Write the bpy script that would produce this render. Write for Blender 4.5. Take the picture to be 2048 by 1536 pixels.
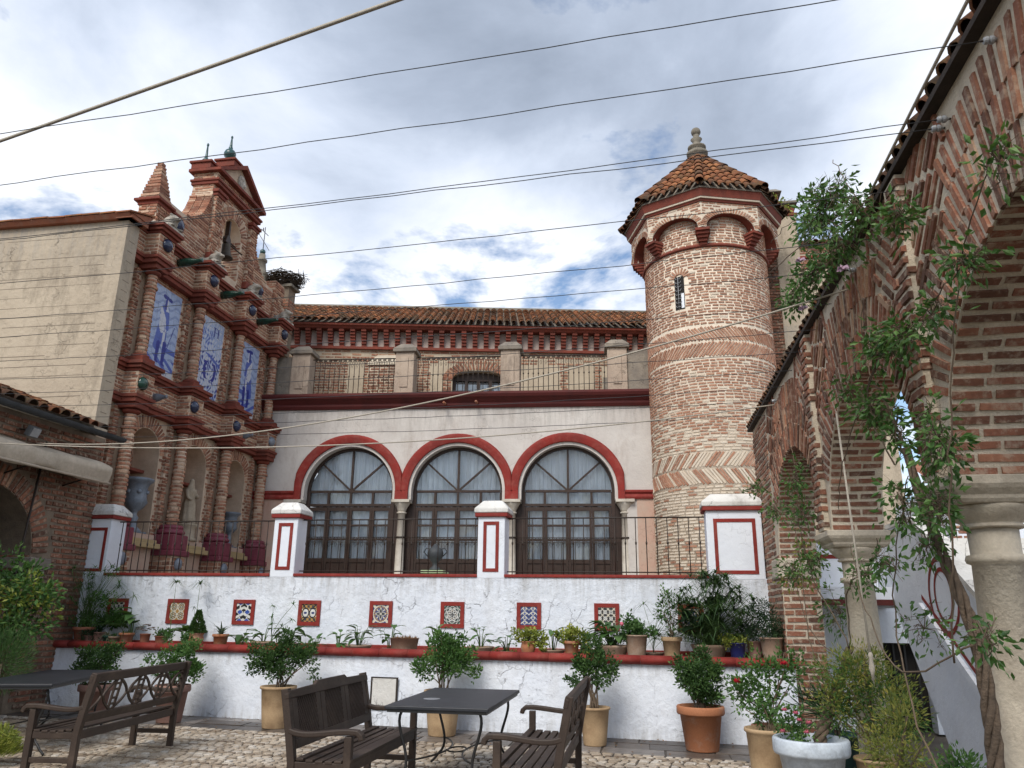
import bpy, math, random
from mathutils import Matrix, Vector
R = math.radians
for o in list(bpy.data.objects): bpy.data.objects.remove(o)
scene = bpy.context.scene
COL = scene.collection

# ---------------------------------------------------------------- camera
PITCH, ROLL, YAW, EYE = R(16.4), R(0.7), R(9.8), 1.65
cam = bpy.data.cameras.new('camera'); cam.sensor_width = 36; cam.lens = 36*1540/2048
cam.clip_start = 0.05; cam.clip_end = 2000
camo = bpy.data.objects.new('camera', cam); COL.objects.link(camo)
CAMM = Matrix.Translation((0, 0, EYE)) @ Matrix.Rotation(YAW, 4, 'Z') @ Matrix.Rotation(math.pi/2+PITCH, 4, 'X') @ Matrix.Rotation(ROLL, 4, 'Z')
camo.matrix_world = CAMM
scene.camera = camo
CAMI = CAMM.inverted()

# ---------------------------------------------------------------- sky with broken cloud
SUN_EL, SUN_AZ = R(46), R(194)          # azimuth from +Y clockwise: behind the camera
world = bpy.data.worlds.new('World'); scene.world = world; world.use_nodes = True
nt = world.node_tree; nt.nodes.clear()
def wn(t, **k):
    n = nt.nodes.new(t)
    for a, b in k.items(): setattr(n, a, b)
    return n
def wl(a, b): nt.links.new(a, b)
def wmath(op, a, b=None, c=None):
    n = wn('ShaderNodeMath', operation=op)
    for i, v in enumerate((a, b, c)):
        if v is None: continue
        if isinstance(v, (int, float)): n.inputs[i].default_value = v
        else: wl(v, n.inputs[i])
    return n.outputs[0]
out = wn('ShaderNodeOutputWorld')
sky = wn('ShaderNodeTexSky', sky_type='NISHITA'); sky.sun_disc = False
sky.sun_elevation = SUN_EL; sky.sun_rotation = SUN_AZ
bg1 = wn('ShaderNodeBackground'); bg1.inputs[1].default_value = 0.13; wl(sky.outputs[0], bg1.inputs[0])
tc = wn('ShaderNodeTexCoord'); sep = wn('ShaderNodeSeparateXYZ'); wl(tc.outputs['Generated'], sep.inputs[0])
dz = wmath('ADD', wmath('MAXIMUM', sep.outputs[2], 0.0), 0.28)
cmb = wn('ShaderNodeCombineXYZ')
wl(wmath('DIVIDE', sep.outputs[0], dz), cmb.inputs[0]); wl(wmath('DIVIDE', sep.outputs[1], dz), cmb.inputs[1])
def wnoise(scale, detail, rough, off, dist=0.0):
    mp = wn('ShaderNodeMapping'); mp.inputs['Location'].default_value = off
    wl(cmb.outputs[0], mp.inputs[0])
    n = wn('ShaderNodeTexNoise'); n.inputs['Scale'].default_value = scale; n.inputs['Detail'].default_value = detail
    n.inputs['Roughness'].default_value = rough; n.inputs['Distortion'].default_value = dist
    wl(mp.outputs[0], n.inputs['Vector']); return n.outputs[0]
def wramp(v, stops):
    r = wn('ShaderNodeValToRGB'); wl(v, r.inputs[0]); e = r.color_ramp.elements
    while len(e) < len(stops): e.new(0.5)
    for i, (p, c) in enumerate(stops): e[i].position = p; e[i].color = tuple(c)+(1,)
    return r.outputs[0]
CLOUD_OFF = (7.7, 7.1, 0.0)
big = wnoise(0.85, 2.0, 0.45, CLOUD_OFF)
fine = wnoise(2.6, 9.0, 0.58, (5.1, 1.2, 0.4), 0.25)
low = wmath('MULTIPLY', wmath('SUBTRACT', 0.56, wmath('MAXIMUM', sep.outputs[2], 0.0)), 0.36)   # thinner, brighter cloud towards the horizon
shade = wmath('ADD', wmath('ADD', wmath('MULTIPLY', big, 0.72), wmath('MULTIPLY', fine, 0.34)), low)
ccol = wramp(shade, [(0.35, (0.25, 0.295, 0.375)), (0.425, (0.36, 0.415, 0.515)), (0.485, (0.51, 0.57, 0.68)), (0.585, (0.76, 0.79, 0.85))])
cover = wramp(wmath('ADD', wmath('MULTIPLY', wnoise(2.3, 7.0, 0.60, (5.7, 2.6, 1.0), 0.2), 0.85), wmath('MULTIPLY', wmath('SUBTRACT', 0.62, shade), 0.45)),
              [(0.355, (0, 0, 0)), (0.425, (1, 1, 1))])
bg2 = wn('ShaderNodeBackground'); bg2.inputs[1].default_value = 1.0; wl(ccol, bg2.inputs[0])
mx = wn('ShaderNodeMixShader'); wl(cover, mx.inputs[0]); wl(bg1.outputs[0], mx.inputs[1]); wl(bg2.outputs[0], mx.inputs[2])
wl(mx.outputs[0], out.inputs[0])

# ---------------------------------------------------------------- sun (veiled), exposure
sl = bpy.data.lights.new('sun', 'SUN'); sl.energy = 2.2; sl.angle = R(26); sl.color = (1.0, 0.94, 0.86)
so = bpy.data.objects.new('sun', sl); COL.objects.link(so)
sd = Vector((math.sin(SUN_AZ)*math.cos(SUN_EL), math.cos(SUN_AZ)*math.cos(SUN_EL), math.sin(SUN_EL)))
so.rotation_euler = sd.to_track_quat('Z', 'Y').to_euler(); so.location = sd*60
vs = scene.view_settings; vs.view_transform = 'Standard'; vs.look = 'None'; vs.exposure = 0.52; vs.gamma = 1.0; vs.use_curve_mapping = False

# ---------------------------------------------------------------- material helpers
def new_mat(name):
    m = bpy.data.materials.new(name); m.use_nodes = True
    t = m.node_tree; b = t.nodes['Principled BSDF']
    return m, t, b
class NB:
    """tiny node builder"""
    def __init__(s, t): s.t = t
    def n(s, typ, **k):
        x = s.t.nodes.new(typ)
        for a, b in k.items(): setattr(x, a, b)
        return x
    def l(s, a, b): s.t.links.new(a, b)
    def pos(s):
        if not hasattr(s, '_p'): s._p = s.n('ShaderNodeNewGeometry').outputs['Position']
        return s._p
    def math(s, op, a, b=0.0, clamp=False):
        x = s.n('ShaderNodeMath', operation=op); x.use_clamp = clamp
        for i, v in enumerate((a, b)):
            if isinstance(v, (int, float)): x.inputs[i].default_value = v
            else: s.l(v, x.inputs[i])
        return x.outputs[0]
    def map(s, scale=(1, 1, 1), vec=None):
        x = s.n('ShaderNodeMapping'); x.inputs['Scale'].default_value = scale; s.l(vec or s.pos(), x.inputs[0]); return x.outputs[0]
    def noise(s, scale, detail=4, rough=0.55, vec=None, dist=0.0):
        x = s.n('ShaderNodeTexNoise'); x.inputs['Scale'].default_value = scale; x.inputs['Detail'].default_value = detail
        x.inputs['Roughness'].default_value = rough; x.inputs['Distortion'].default_value = dist
        s.l(vec or s.pos(), x.inputs['Vector']); return x.outputs[0]
    def voro(s, scale, vec=None, feature='F1'):
        x = s.n('ShaderNodeTexVoronoi', feature=feature); x.inputs['Scale'].default_value = scale
        s.l(vec or s.pos(), x.inputs['Vector']); return x
    def ramp(s, v, stops, interp='LINEAR'):
        r = s.n('ShaderNodeValToRGB'); s.l(v, r.inputs[0]); r.color_ramp.interpolation = interp; e = r.color_ramp.elements
        while len(e) < len(stops): e.new(0.5)
        for i, (p, c) in enumerate(stops):
            e[i].position = p; e[i].color = (tuple(c)+(1,)) if not isinstance(c, (int, float)) else (c, c, c, 1)
        return r.outputs[0]
    def mix(s, f, a, b, blend='MIX'):
        x = s.n('ShaderNodeMix', data_type='RGBA', blend_type=blend)
        for i, v in ((0, f), (6, a), (7, b)):
            if isinstance(v, (int, float)): x.inputs[i].default_value = v
            elif isinstance(v, tuple): x.inputs[i].default_value = v if len(v) == 4 else v+(1,)
            else: s.l(v, x.inputs[i])
        return x.outputs[2]
    def attr(s, name):
        return s.n('ShaderNodeAttribute', attribute_name=name)
    def bump(s, h, strength=0.4, dist=0.02, b=None):
        x = s.n('ShaderNodeBump'); x.inputs['Strength'].default_value = strength; x.inputs['Distance'].default_value = dist
        s.l(h, x.inputs['Height'])
        if b is not None: s.l(x.outputs[0], b.inputs['Normal'])
        return x.outputs[0]
MATS = {}
def surf(name, c1, c2=None, rough=0.85, scale=3.0, bump=0.3, bscale=40, bdist=0.01, dirt=None, dirt_amt=0.5, dscale=1.2, metal=0.0, spec=0.35, streak=False, fine=0.25):
    """plain surface: two tones mixed by noise, fine grain, optional stains, bump"""
    m, t, b = new_mat(name); q = NB(t)
    c2 = c2 or tuple(x*0.8 for x in c1)
    f = q.ramp(q.noise(scale, 6, 0.6), [(0.32, 0.0), (0.68, 1.0)])
    col = q.mix(f, tuple(c1), tuple(c2))
    if fine: col = q.mix(fine, col, q.mix(q.ramp(q.noise(bscale*1.3, 3, 0.6), [(0.3, 0), (0.7, 1)]), (0.55, 0.55, 0.55), (1.25, 1.25, 1.25)), 'MULTIPLY')
    if dirt:
        v = q.map((1, 1, 0.18)) if streak else None
        d = q.ramp(q.noise(dscale, 8, 0.68, v), [(0.50, 0.0), (0.72, dirt_amt)])
        col = q.mix(d, col, tuple(dirt))
    q.l(col, b.inputs['Base Color'])
    b.inputs['Roughness'].default_value = rough; b.inputs['Metallic'].default_value = metal
    b.inputs['Specular IOR Level'].default_value = spec
    if bump: q.bump(q.noise(bscale, 5, 0.6), bump, bdist, b)
    MATS[name] = m; return m
def tinted(name, stops, rough=0.9, grime=(0.05, 0.04, 0.035), grime_amt=0.5, gscale=2.0, bump=0.6, bscale=60, bdist=0.006, wash=None, wash_amt=0.0, wscale=9.0, trans=0.0, spec=0.3, vary=0.45):
    """colour picked per piece from the 'tint' attribute, weathered by noise"""
    m, t, b = new_mat(name); q = NB(t)
    tn = q.attr('tint').outputs['Fac']
    col = q.ramp(tn, stops)
    col = q.mix(vary, col, q.mix(q.ramp(q.noise(bscale*0.5, 4, 0.65), [(0.28, 0), (0.72, 1)]), (0.45, 0.45, 0.45), (1.4, 1.4, 1.4)), 'MULTIPLY')
    if wash:
        col = q.mix(q.ramp(q.noise(wscale, 6, 0.7), [(0.5, 0.0), (0.62, wash_amt)]), col, tuple(wash))
    if grime:
        col = q.mix(q.ramp(q.noise(gscale, 7, 0.68), [(0.48, 0.0), (0.72, grime_amt)]), col, tuple(grime))
    q.l(col, b.inputs['Base Color'])
    b.inputs['Roughness'].default_value = rough; b.inputs['Specular IOR Level'].default_value = spec
    if bump: q.bump(q.noise(bscale, 5, 0.6), bump, bdist, b)
    MATS[name] = m; return m
def leafmat(name, dark, mid, light, trans=0.25):
    m, t, b = new_mat(name); q = NB(t)
    tn = q.attr('tint').outputs['Fac']
    col = q.ramp(tn, [(0.0, dark), (0.55, mid), (1.0, light)])
    q.l(col, b.inputs['Base Color']); b.inputs['Roughness'].default_value = 0.5; b.inputs['Specular IOR Level'].default_value = 0.35
    tr = q.n('ShaderNodeBsdfTranslucent'); q.l(q.mix(0.5, col, (light[0]*1.2, light[1]*1.3, light[2]*0.5)), tr.inputs[0])
    ms = q.n('ShaderNodeMixShader'); ms.inputs[0].default_value = trans
    q.l(b.outputs[0], ms.inputs[1]); q.l(tr.outputs[0], ms.inputs[2])
    q.l(ms.outputs[0], t.nodes['Material Output'].inputs['Surface'])
    MATS[name] = m; return m
def printmat(name, rough=0.18, spec=0.5):
    """glazed tile: printed colours held on the mesh"""
    m, t, b = new_mat(name); q = NB(t)
    a = q.attr('print').outputs['Color']
    col = q.mix(0.35, a, q.mix(q.ramp(q.noise(14, 5, 0.65), [(0.3, 0), (0.7, 1)]), (0.6, 0.6, 0.62), (1.2, 1.2, 1.2)), 'MULTIPLY')
    q.l(col, b.inputs['Base Color']); b.inputs['Roughness'].default_value = rough; b.inputs['Specular IOR Level'].default_value = spec
    q.bump(q.noise(25, 3, 0.5), 0.15, 0.004, b)
    MATS[name] = m; return m

# bricks
tinted('brick', [(0.0, (0.11, 0.058, 0.04)), (0.3, (0.195, 0.085, 0.053)), (0.6, (0.275, 0.112, 0.068)), (0.85, (0.35, 0.165, 0.098)), (1.0, (0.43, 0.28, 0.185))], wash=(0.54, 0.45, 0.34), wash_amt=0.42, wscale=14, grime_amt=0.3)
tinted('brick_tower', [(0.0, (0.29, 0.165, 0.115)), (0.3, (0.35, 0.175, 0.112)), (0.6, (0.41, 0.205, 0.13)), (0.82, (0.45, 0.26, 0.17)), (0.86, (0.58, 0.485, 0.38)), (1.0, (0.67, 0.59, 0.485))], wash=(0.62, 0.53, 0.42), wash_amt=0.35, wscale=11, grime_amt=0.10, vary=0.3)
tinted('brick_gable', [(0.0, (0.20, 0.092, 0.062)), (0.3, (0.30, 0.132, 0.082)), (0.6, (0.385, 0.175, 0.11)), (0.85, (0.46, 0.255, 0.165)), (1.0, (0.54, 0.38, 0.27))], wash=(0.54, 0.42, 0.31), wash_amt=0.35, wscale=10, grime_amt=0.18)
tinted('roof_tile', [(0.0, (0.10, 0.062, 0.042)), (0.35, (0.21, 0.088, 0.048)), (0.7, (0.33, 0.125, 0.06)), (1.0, (0.45, 0.20, 0.09))], grime=(0.075, 0.062, 0.045), grime_amt=0.85, gscale=5.0, wash=(0.30, 0.20, 0.07), wash_amt=0.35, wscale=7)
tinted('cobble', [(0.0, (0.17, 0.125, 0.088)), (0.4, (0.38, 0.305, 0.225)), (0.75, (0.52, 0.445, 0.355)), (1.0, (0.62, 0.57, 0.50))], rough=0.5, grime=(0.15, 0.105, 0.07), grime_amt=0.65, gscale=1.3, bump=0.5, bscale=35, bdist=0.006, spec=0.4, vary=0.6)
tinted('paver', [(0.0, (0.045, 0.036, 0.030)), (0.5, (0.105, 0.085, 0.07)), (0.85, (0.16, 0.135, 0.115)), (1.0, (0.30, 0.28, 0.27))], rough=0.42, grime=(0.05, 0.036, 0.027), grime_amt=0.8, gscale=2.2, bump=0.8, bscale=11, bdist=0.02, spec=0.45, vary=0.8)
surf('mortar', (0.68, 0.59, 0.46), (0.55, 0.47, 0.36), scale=5, bump=0.9, bscale=55, bdist=0.012, dirt=(0.22, 0.185, 0.145), dirt_amt=0.45, dscale=1.5)
surf('mortar_tower', (0.72, 0.63, 0.51), (0.62, 0.53, 0.42), scale=4, bump=0.8, bscale=50, bdist=0.01, dirt=(0.42, 0.35, 0.27), dirt_amt=0.4, dscale=1.0)
surf('mortar_gable', (0.64, 0.51, 0.39), (0.52, 0.40, 0.295), scale=5, bump=0.8, bscale=55, bdist=0.01, dirt=(0.22, 0.165, 0.125), dirt_amt=0.4, dscale=1.5)
surf('mortar_dark', (0.26, 0.205, 0.15), (0.17, 0.13, 0.095), scale=4, bump=0.9, bscale=55, bdist=0.012, dirt=(0.06, 0.05, 0.04), dirt_amt=0.7, dscale=1.8)
# paint and plaster
def plaster(name, c1, c2, stain, stain_amt, crack=0.6, relief=0.5, scale=2.0, drips=None):
    m, t, b = new_mat(name); q = NB(t)
    col = q.mix(q.ramp(q.noise(scale, 6, 0.6), [(0.35, 0), (0.65, 1)]), c1, c2)
    st = q.ramp(q.noise(2.4, 9, 0.72, q.map((1, 1, 0.35))), [(0.52, 0.0), (0.75, stain_amt)])
    col = q.mix(st, col, stain)
    if drips:
        sp = q.n('ShaderNodeSeparateXYZ'); q.l(q.pos(), sp.inputs[0]); zz = sp.outputs[2]
        for (z0, z1, top) in drips:                    # run-off below an edge (top) or damp rising from the ground
            f = q.math('DIVIDE', q.math('SUBTRACT', zz, z0), z1-z0, True)
            if not top: f = q.math('SUBTRACT', 1.0, f)
            inside = q.math('LESS_THAN', zz, z1+0.01) if top else q.math('GREATER_THAN', zz, z0-1)
            d = q.ramp(q.noise(7.0, 8, 0.72, q.map((1.6, 1.6, 0.22))), [(0.42, 0.0), (0.70, 1.0)])
            col = q.mix(q.math('MULTIPLY', q.math('MULTIPLY', q.math('MULTIPLY', d, f), inside), 0.75), col, (0.30, 0.285, 0.26))
    wv = q.n('ShaderNodeVectorMath', operation='ADD'); q.l(q.pos(), wv.inputs[0])
    nz = q.n('ShaderNodeTexNoise'); nz.inputs['Scale'].default_value = 6; nz.inputs['Detail'].default_value = 5; q.l(q.pos(), nz.inputs['Vector'])
    sc = q.n('ShaderNodeVectorMath', operation='SCALE'); sc.inputs['Scale'].default_value = 0.35; q.l(nz.outputs['Color'], sc.inputs[0]); q.l(sc.outputs[0], wv.inputs[1])
    ed = q.voro(3.1, wv.outputs[0], 'DISTANCE_TO_EDGE').outputs['Distance']
    gate = q.ramp(q.noise(1.3, 5, 0.6), [(0.50, 0.0), (0.62, 1.0)])
    ck = q.math('MULTIPLY', q.ramp(ed, [(0.0, 1.0), (0.022, 0.0)]), gate)
    col = q.mix(q.math('MULTIPLY', ck, crack), col, tuple(x*0.35 for x in stain))
    # flaking patches
    fl = q.math('MULTIPLY', q.ramp(q.noise(22, 6, 0.7), [(0.60, 0.0), (0.66, 1.0)]), q.ramp(q.noise(1.1, 4, 0.6), [(0.52, 0.0), (0.66, 1.0)]))
    col = q.mix(q.math('MULTIPLY', fl, crack*0.55), col, stain)
    q.l(col, b.inputs['Base Color']); b.inputs['Roughness'].default_value = 0.85; b.inputs['Specular IOR Level'].default_value = 0.25
    h = q.math('ADD', q.math('MULTIPLY', q.noise(9, 8, 0.65), 0.8), q.math('MULTIPLY', ck, -0.35))
    h = q.math('ADD', h, q.math('MULTIPLY', fl, -0.2))
    q.bump(h, relief, 0.035, b)
    MATS[name] = m
plaster('whitewash', (0.76, 0.80, 0.865), (0.69, 0.735, 0.81), (0.40, 0.38, 0.35), 0.3, crack=0.45, relief=0.9, drips=[(1.70, 2.17, True), (0.72, 0.98, True), (0.0, 0.22, False)])
plaster('whitewash_clean', (0.77, 0.81, 0.87), (0.72, 0.76, 0.83), (0.5, 0.48, 0.45), 0.2, crack=0.25, relief=0.35)
plaster('white_stone_cap', (0.72, 0.71, 0.68), (0.6, 0.59, 0.56), (0.22, 0.20, 0.18), 0.8, crack=0.8, relief=0.6)
plaster('cream_render', (0.60, 0.57, 0.535), (0.50, 0.465, 0.435), (0.33, 0.27, 0.23), 0.6, crack=0.35, relief=0.45, scale=0.9, drips=[(5.9, 6.82, True)])
plaster('ochre_render', (0.50, 0.42, 0.315), (0.42, 0.345, 0.255), (0.17, 0.14, 0.11), 0.6, crack=0.5, relief=0.4)
plaster('grey_render', (0.50, 0.425, 0.325), (0.42, 0.35, 0.265), (0.17, 0.14, 0.105), 0.8, crack=0.35, relief=0.9, scale=0.7, drips=[(7.7, 9.05, True)])
surf('score', (0.16, 0.13, 0.10), (0.25, 0.21, 0.16), scale=3, bump=0)
plaster('pier_render', (0.46, 0.37, 0.29), (0.36, 0.28, 0.22), (0.13, 0.105, 0.085), 0.9, crack=0.6, relief=0.6)
plaster('frieze_render', (0.44, 0.36, 0.32), (0.37, 0.30, 0.265), (0.25, 0.17, 0.14), 0.5, crack=0.2, relief=0.3)  # darker tone: shade under the eave is put into the colour
plaster('old_stone', (0.30, 0.26, 0.21), (0.20, 0.175, 0.15), (0.07, 0.065, 0.06), 0.8, crack=0.7, relief=0.8)
plaster('pink_plaster', (0.50, 0.33, 0.26), (0.46, 0.36, 0.29), (0.36, 0.18, 0.12), 0.6, crack=0.3, relief=0.3)
surf('red_paint', (0.265, 0.024, 0.017), (0.19, 0.026, 0.021), scale=2.2, rough=0.75, bump=0.5, bscale=22, bdist=0.01, dirt=(0.36, 0.13, 0.10), dirt_amt=0.35, dscale=5)
surf('red_brick_paint', (0.23, 0.055, 0.034), (0.155, 0.042, 0.029), scale=4, rough=0.85, bump=0.6, bscale=26, bdist=0.012, dirt=(0.075, 0.04, 0.03), dirt_amt=0.6, dscale=2.5)
surf('dark_red_paint', (0.115, 0.02, 0.018), (0.085, 0.016, 0.015), scale=3, rough=0.7, bump=0.4, bscale=22, bdist=0.01, dirt=(0.04, 0.015, 0.014), dirt_amt=0.5)
surf('maroon_paint', (0.21, 0.045, 0.07), (0.16, 0.036, 0.055), scale=4, rough=0.5, bump=0.4, bscale=20, bdist=0.012, dirt=(0.3, 0.16, 0.16), dirt_amt=0.35, dscale=5)
surf('yellow_paint', (0.46, 0.34, 0.17), (0.36, 0.27, 0.15), scale=4, dirt=(0.3, 0.22, 0.13), dirt_amt=0.4)
surf('green_paint', (0.42, 0.52, 0.30), (0.36, 0.46, 0.27), scale=4)
surf('marble', (0.62, 0.58, 0.51), (0.50, 0.455, 0.385), scale=3.5, rough=0.6, bump=0.35, bscale=45, bdist=0.008, dirt=(0.26, 0.215, 0.165), dirt_amt=0.55, dscale=2.6)
surf('column_stone', (0.60, 0.53, 0.42), (0.49, 0.42, 0.325), scale=3, rough=0.75, bump=0.6, bscale=38, bdist=0.012, dirt=(0.24, 0.195, 0.145), dirt_amt=0.6, dscale=3.2)
surf('statue_stone', (0.44, 0.37, 0.28), (0.35, 0.29, 0.215), scale=6, bump=0.4, bscale=40, dirt=(0.14, 0.115, 0.09), dirt_amt=0.5, dscale=7)
surf('pale_stone', (0.54, 0.50, 0.44), (0.44, 0.40, 0.35), scale=6, bump=0.5, bscale=30, bdist=0.015, dirt=(0.11, 0.105, 0.09), dirt_amt=0.8, dscale=6)
surf('lion_stone', (0.46, 0.42, 0.36), (0.24, 0.22, 0.19), scale=5, bump=0.9, bscale=24, bdist=0.03, dirt=(0.06, 0.058, 0.05), dirt_amt=0.95, dscale=4.0)
surf('grey_stone', (0.25, 0.225, 0.18), (0.175, 0.155, 0.125), scale=6, bump=0.6, bscale=30, bdist=0.012, dirt=(0.075, 0.07, 0.06), dirt_amt=0.8, dscale=5)
surf('urn_glaze', (0.20, 0.235, 0.28), (0.13, 0.16, 0.20), scale=8, rough=0.35, bump=0.3, bscale=25, dirt=(0.09, 0.10, 0.11), dirt_amt=0.7, dscale=6, spec=0.5)
surf('blue_glaze', (0.022, 0.034, 0.085), (0.012, 0.018, 0.045), scale=8, rough=0.16, bump=0.12, bscale=15, spec=0.6, fine=0)
surf('green_glaze', (0.016, 0.062, 0.045), (0.01, 0.035, 0.026), scale=8, rough=0.2, bump=0.15, bscale=15, spec=0.6, fine=0)
surf('teal_glaze', (0.035, 0.10, 0.10), (0.02, 0.055, 0.06), scale=8, rough=0.3, bump=0.2, bscale=18, spec=0.5, fine=0)
surf('grey_glaze', (0.24, 0.27, 0.32), (0.14, 0.16, 0.20), scale=10, rough=0.3, bump=0.2, bscale=18, spec=0.5)
surf('bronze', (0.075, 0.062, 0.045), (0.04, 0.034, 0.027), scale=10, rough=0.5, metal=0.6, bump=0.2, bscale=30)
surf('iron', (0.033, 0.030, 0.028), (0.055, 0.036, 0.026), scale=30, rough=0.55, metal=0.3, bump=0.3, bscale=90, bdist=0.002)
surf('iron_light', (0.085, 0.072, 0.062), (0.11, 0.075, 0.055), scale=30, rough=0.6, metal=0.2, bump=0.3, bscale=90, bdist=0.002)
surf('black_iron', (0.014, 0.014, 0.015), (0.022, 0.021, 0.02), scale=20, rough=0.4, bump=0.1, bscale=60, spec=0.5, fine=0)
surf('table_top', (0.014, 0.016, 0.021), (0.022, 0.024, 0.03), scale=6, rough=0.5, bump=0.06, bscale=90, spec=0.45, dirt=(0.05, 0.052, 0.06), dirt_amt=0.4, dscale=7)
surf('table_mark', (0.26, 0.27, 0.29), (0.22, 0.23, 0.25), scale=8, rough=0.4)
surf('dark_door_wood', (0.045, 0.024, 0.016), (0.03, 0.017, 0.012), scale=10, rough=0.5, bump=0.25, bscale=60, bdist=0.004)
surf('zinc', (0.055, 0.062, 0.068), (0.035, 0.04, 0.045), scale=6, rough=0.6, bump=0.2, bscale=30)
surf('canvas', (0.53, 0.455, 0.36), (0.45, 0.385, 0.30), scale=3, rough=0.9, bump=0.4, bscale=14, bdist=0.02, dirt=(0.28, 0.235, 0.18), dirt_amt=0.45, dscale=2.5, streak=True)
surf('rope', (0.50, 0.455, 0.38), (0.38, 0.34, 0.28), scale=80, rough=0.9, bump=0.6, bscale=150, bdist=0.004)
surf('wire', (0.03, 0.032, 0.036), (0.04, 0.042, 0.045), scale=10, rough=0.6, bump=0, fine=0)
surf('porcelain', (0.36, 0.37, 0.38), (0.28, 0.29, 0.30), scale=10, rough=0.3, bump=0, spec=0.5)
surf('plastic_grey', (0.16, 0.17, 0.18), (0.13, 0.14, 0.15), scale=10, rough=0.5, bump=0)
surf('dark_void', (0.02, 0.018, 0.016), (0.014, 0.012, 0.011), bump=0, fine=0)  # near-black that stands in for the shade inside openings
surf('soil', (0.055, 0.038, 0.026), (0.035, 0.025, 0.018), scale=14, bump=1.0, bscale=50, bdist=0.02)
surf('ledge_top', (0.15, 0.085, 0.065), (0.10, 0.07, 0.055), scale=3, rough=0.5, bump=0.5, bscale=25, bdist=0.01, dirt=(0.05, 0.045, 0.038), dirt_amt=0.8, dscale=3, spec=0.5)
surf('ground', (0.15, 0.12, 0.09), (0.10, 0.08, 0.06), scale=2, rough=0.9, bump=0.6, bscale=30)
surf('joint', (0.085, 0.07, 0.055), (0.06, 0.05, 0.04), scale=5, rough=0.6, bump=0.8, bscale=60)
surf('terracotta', (0.42, 0.175, 0.085), (0.35, 0.135, 0.065), scale=5, rough=0.8, bump=0.25, bscale=50, bdist=0.004, dirt=(0.46, 0.36, 0.28), dirt_amt=0.6, dscale=5)
surf('terracotta_old', (0.33, 0.125, 0.07), (0.25, 0.095, 0.058), scale=6, rough=0.85, bump=0.3, bscale=50, bdist=0.004, dirt=(0.30, 0.22, 0.17), dirt_amt=0.5, dscale=7)
surf('clay_buff', (0.47, 0.335, 0.20), (0.40, 0.27, 0.15), scale=4, rough=0.85, bump=0.3, bscale=45, bdist=0.004, dirt=(0.24, 0.155, 0.09), dirt_amt=0.75, dscale=4)
surf('eave_shade', (0.05, 0.036, 0.028), (0.03, 0.023, 0.018), scale=6, bump=0.5, bscale=30)  # near-black brown: the coping's underside shade is painted in
surf('clay_pale', (0.36, 0.25, 0.175), (0.28, 0.19, 0.135), scale=6, rough=0.85, bump=0.35, bscale=45, bdist=0.005, dirt=(0.43, 0.37, 0.31), dirt_amt=0.6, dscale=7)
surf('clay_pink', (0.31, 0.185, 0.15), (0.26, 0.145, 0.115), scale=5, rough=0.85, bump=0.35, bscale=40, bdist=0.006, dirt=(0.2, 0.12, 0.10), dirt_amt=0.5, dscale=4)
surf('pot_blue', (0.012, 0.018, 0.11), (0.01, 0.012, 0.06), scale=6, rough=0.38, bump=0.1, bscale=20, spec=0.6, fine=0)
surf('pot_green', (0.015, 0.085, 0.055), (0.012, 0.05, 0.035), scale=6, rough=0.3, bump=0.1, bscale=20, fine=0)
surf('pot_white', (0.60, 0.66, 0.72), (0.50, 0.56, 0.63), scale=5, rough=0.5, bump=0.25, bscale=30, dirt=(0.20, 0.22, 0.24), dirt_amt=0.7, dscale=9)
surf('wicker', (0.34, 0.22, 0.11), (0.24, 0.15, 0.075), scale=40, bump=0.8, bscale=90)
surf('bark', (0.16, 0.115, 0.08), (0.095, 0.07, 0.05), scale=18, rough=0.95, bump=0.9, bscale=45, bdist=0.02)
surf('twig', (0.17, 0.125, 0.085), (0.11, 0.08, 0.055), scale=20, rough=0.95, bump=0.4, bscale=60)
surf('nest_twig', (0.075, 0.058, 0.042), (0.045, 0.036, 0.028), scale=20, bump=0)
surf('stem', (0.085, 0.15, 0.04), (0.06, 0.11, 0.03), scale=10, rough=0.6, bump=0, fine=0)
def wood(name, c1, c2, worn):
    m, t, b = new_mat(name); q = NB(t)
    tcn = q.n('ShaderNodeTexCoord').outputs['Object']
    g = q.noise(9, 6, 0.6, q.map((1.0, 9.0, 9.0), tcn), 0.6)
    col = q.mix(q.ramp(g, [(0.3, 0), (0.7, 1)]), c1, c2)
    col = q.mix(q.ramp(q.noise(3.0, 7, 0.7), [(0.5, 0.0), (0.72, 0.6)]), col, worn)
    q.l(col, b.inputs['Base Color']); b.inputs['Roughness'].default_value = 0.55; b.inputs['Specular IOR Level'].default_value = 0.35
    q.bump(g, 0.25, 0.004, b); MATS[name] = m
wood('bench_wood', (0.048, 0.031, 0.022), (0.029, 0.019, 0.014), (0.10, 0.07, 0.05))
leafmat('leaf_box', (0.016, 0.042, 0.012), (0.045, 0.10, 0.026), (0.10, 0.18, 0.05))
leafmat('leaf_vine', (0.025, 0.07, 0.018), (0.065, 0.15, 0.035), (0.15, 0.26, 0.075))
leafmat('leaf_dark', (0.008, 0.022, 0.010), (0.022, 0.052, 0.022), (0.05, 0.10, 0.042))
leafmat('leaf_yellow', (0.06, 0.10, 0.018), (0.17, 0.21, 0.045), (0.38, 0.33, 0.08))
leafmat('leaf_lime', (0.06, 0.10, 0.015), (0.20, 0.25, 0.04), (0.42, 0.42, 0.10))
leafmat('leaf_arum', (0.03, 0.075, 0.022), (0.065, 0.14, 0.04), (0.12, 0.21, 0.07))
leafmat('leaf_blue', (0.05, 0.075, 0.06), (0.10, 0.145, 0.115), (0.18, 0.23, 0.18))
leafmat('leaf_pale', (0.12, 0.14, 0.08), (0.26, 0.28, 0.18), (0.45, 0.46, 0.33))
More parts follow.
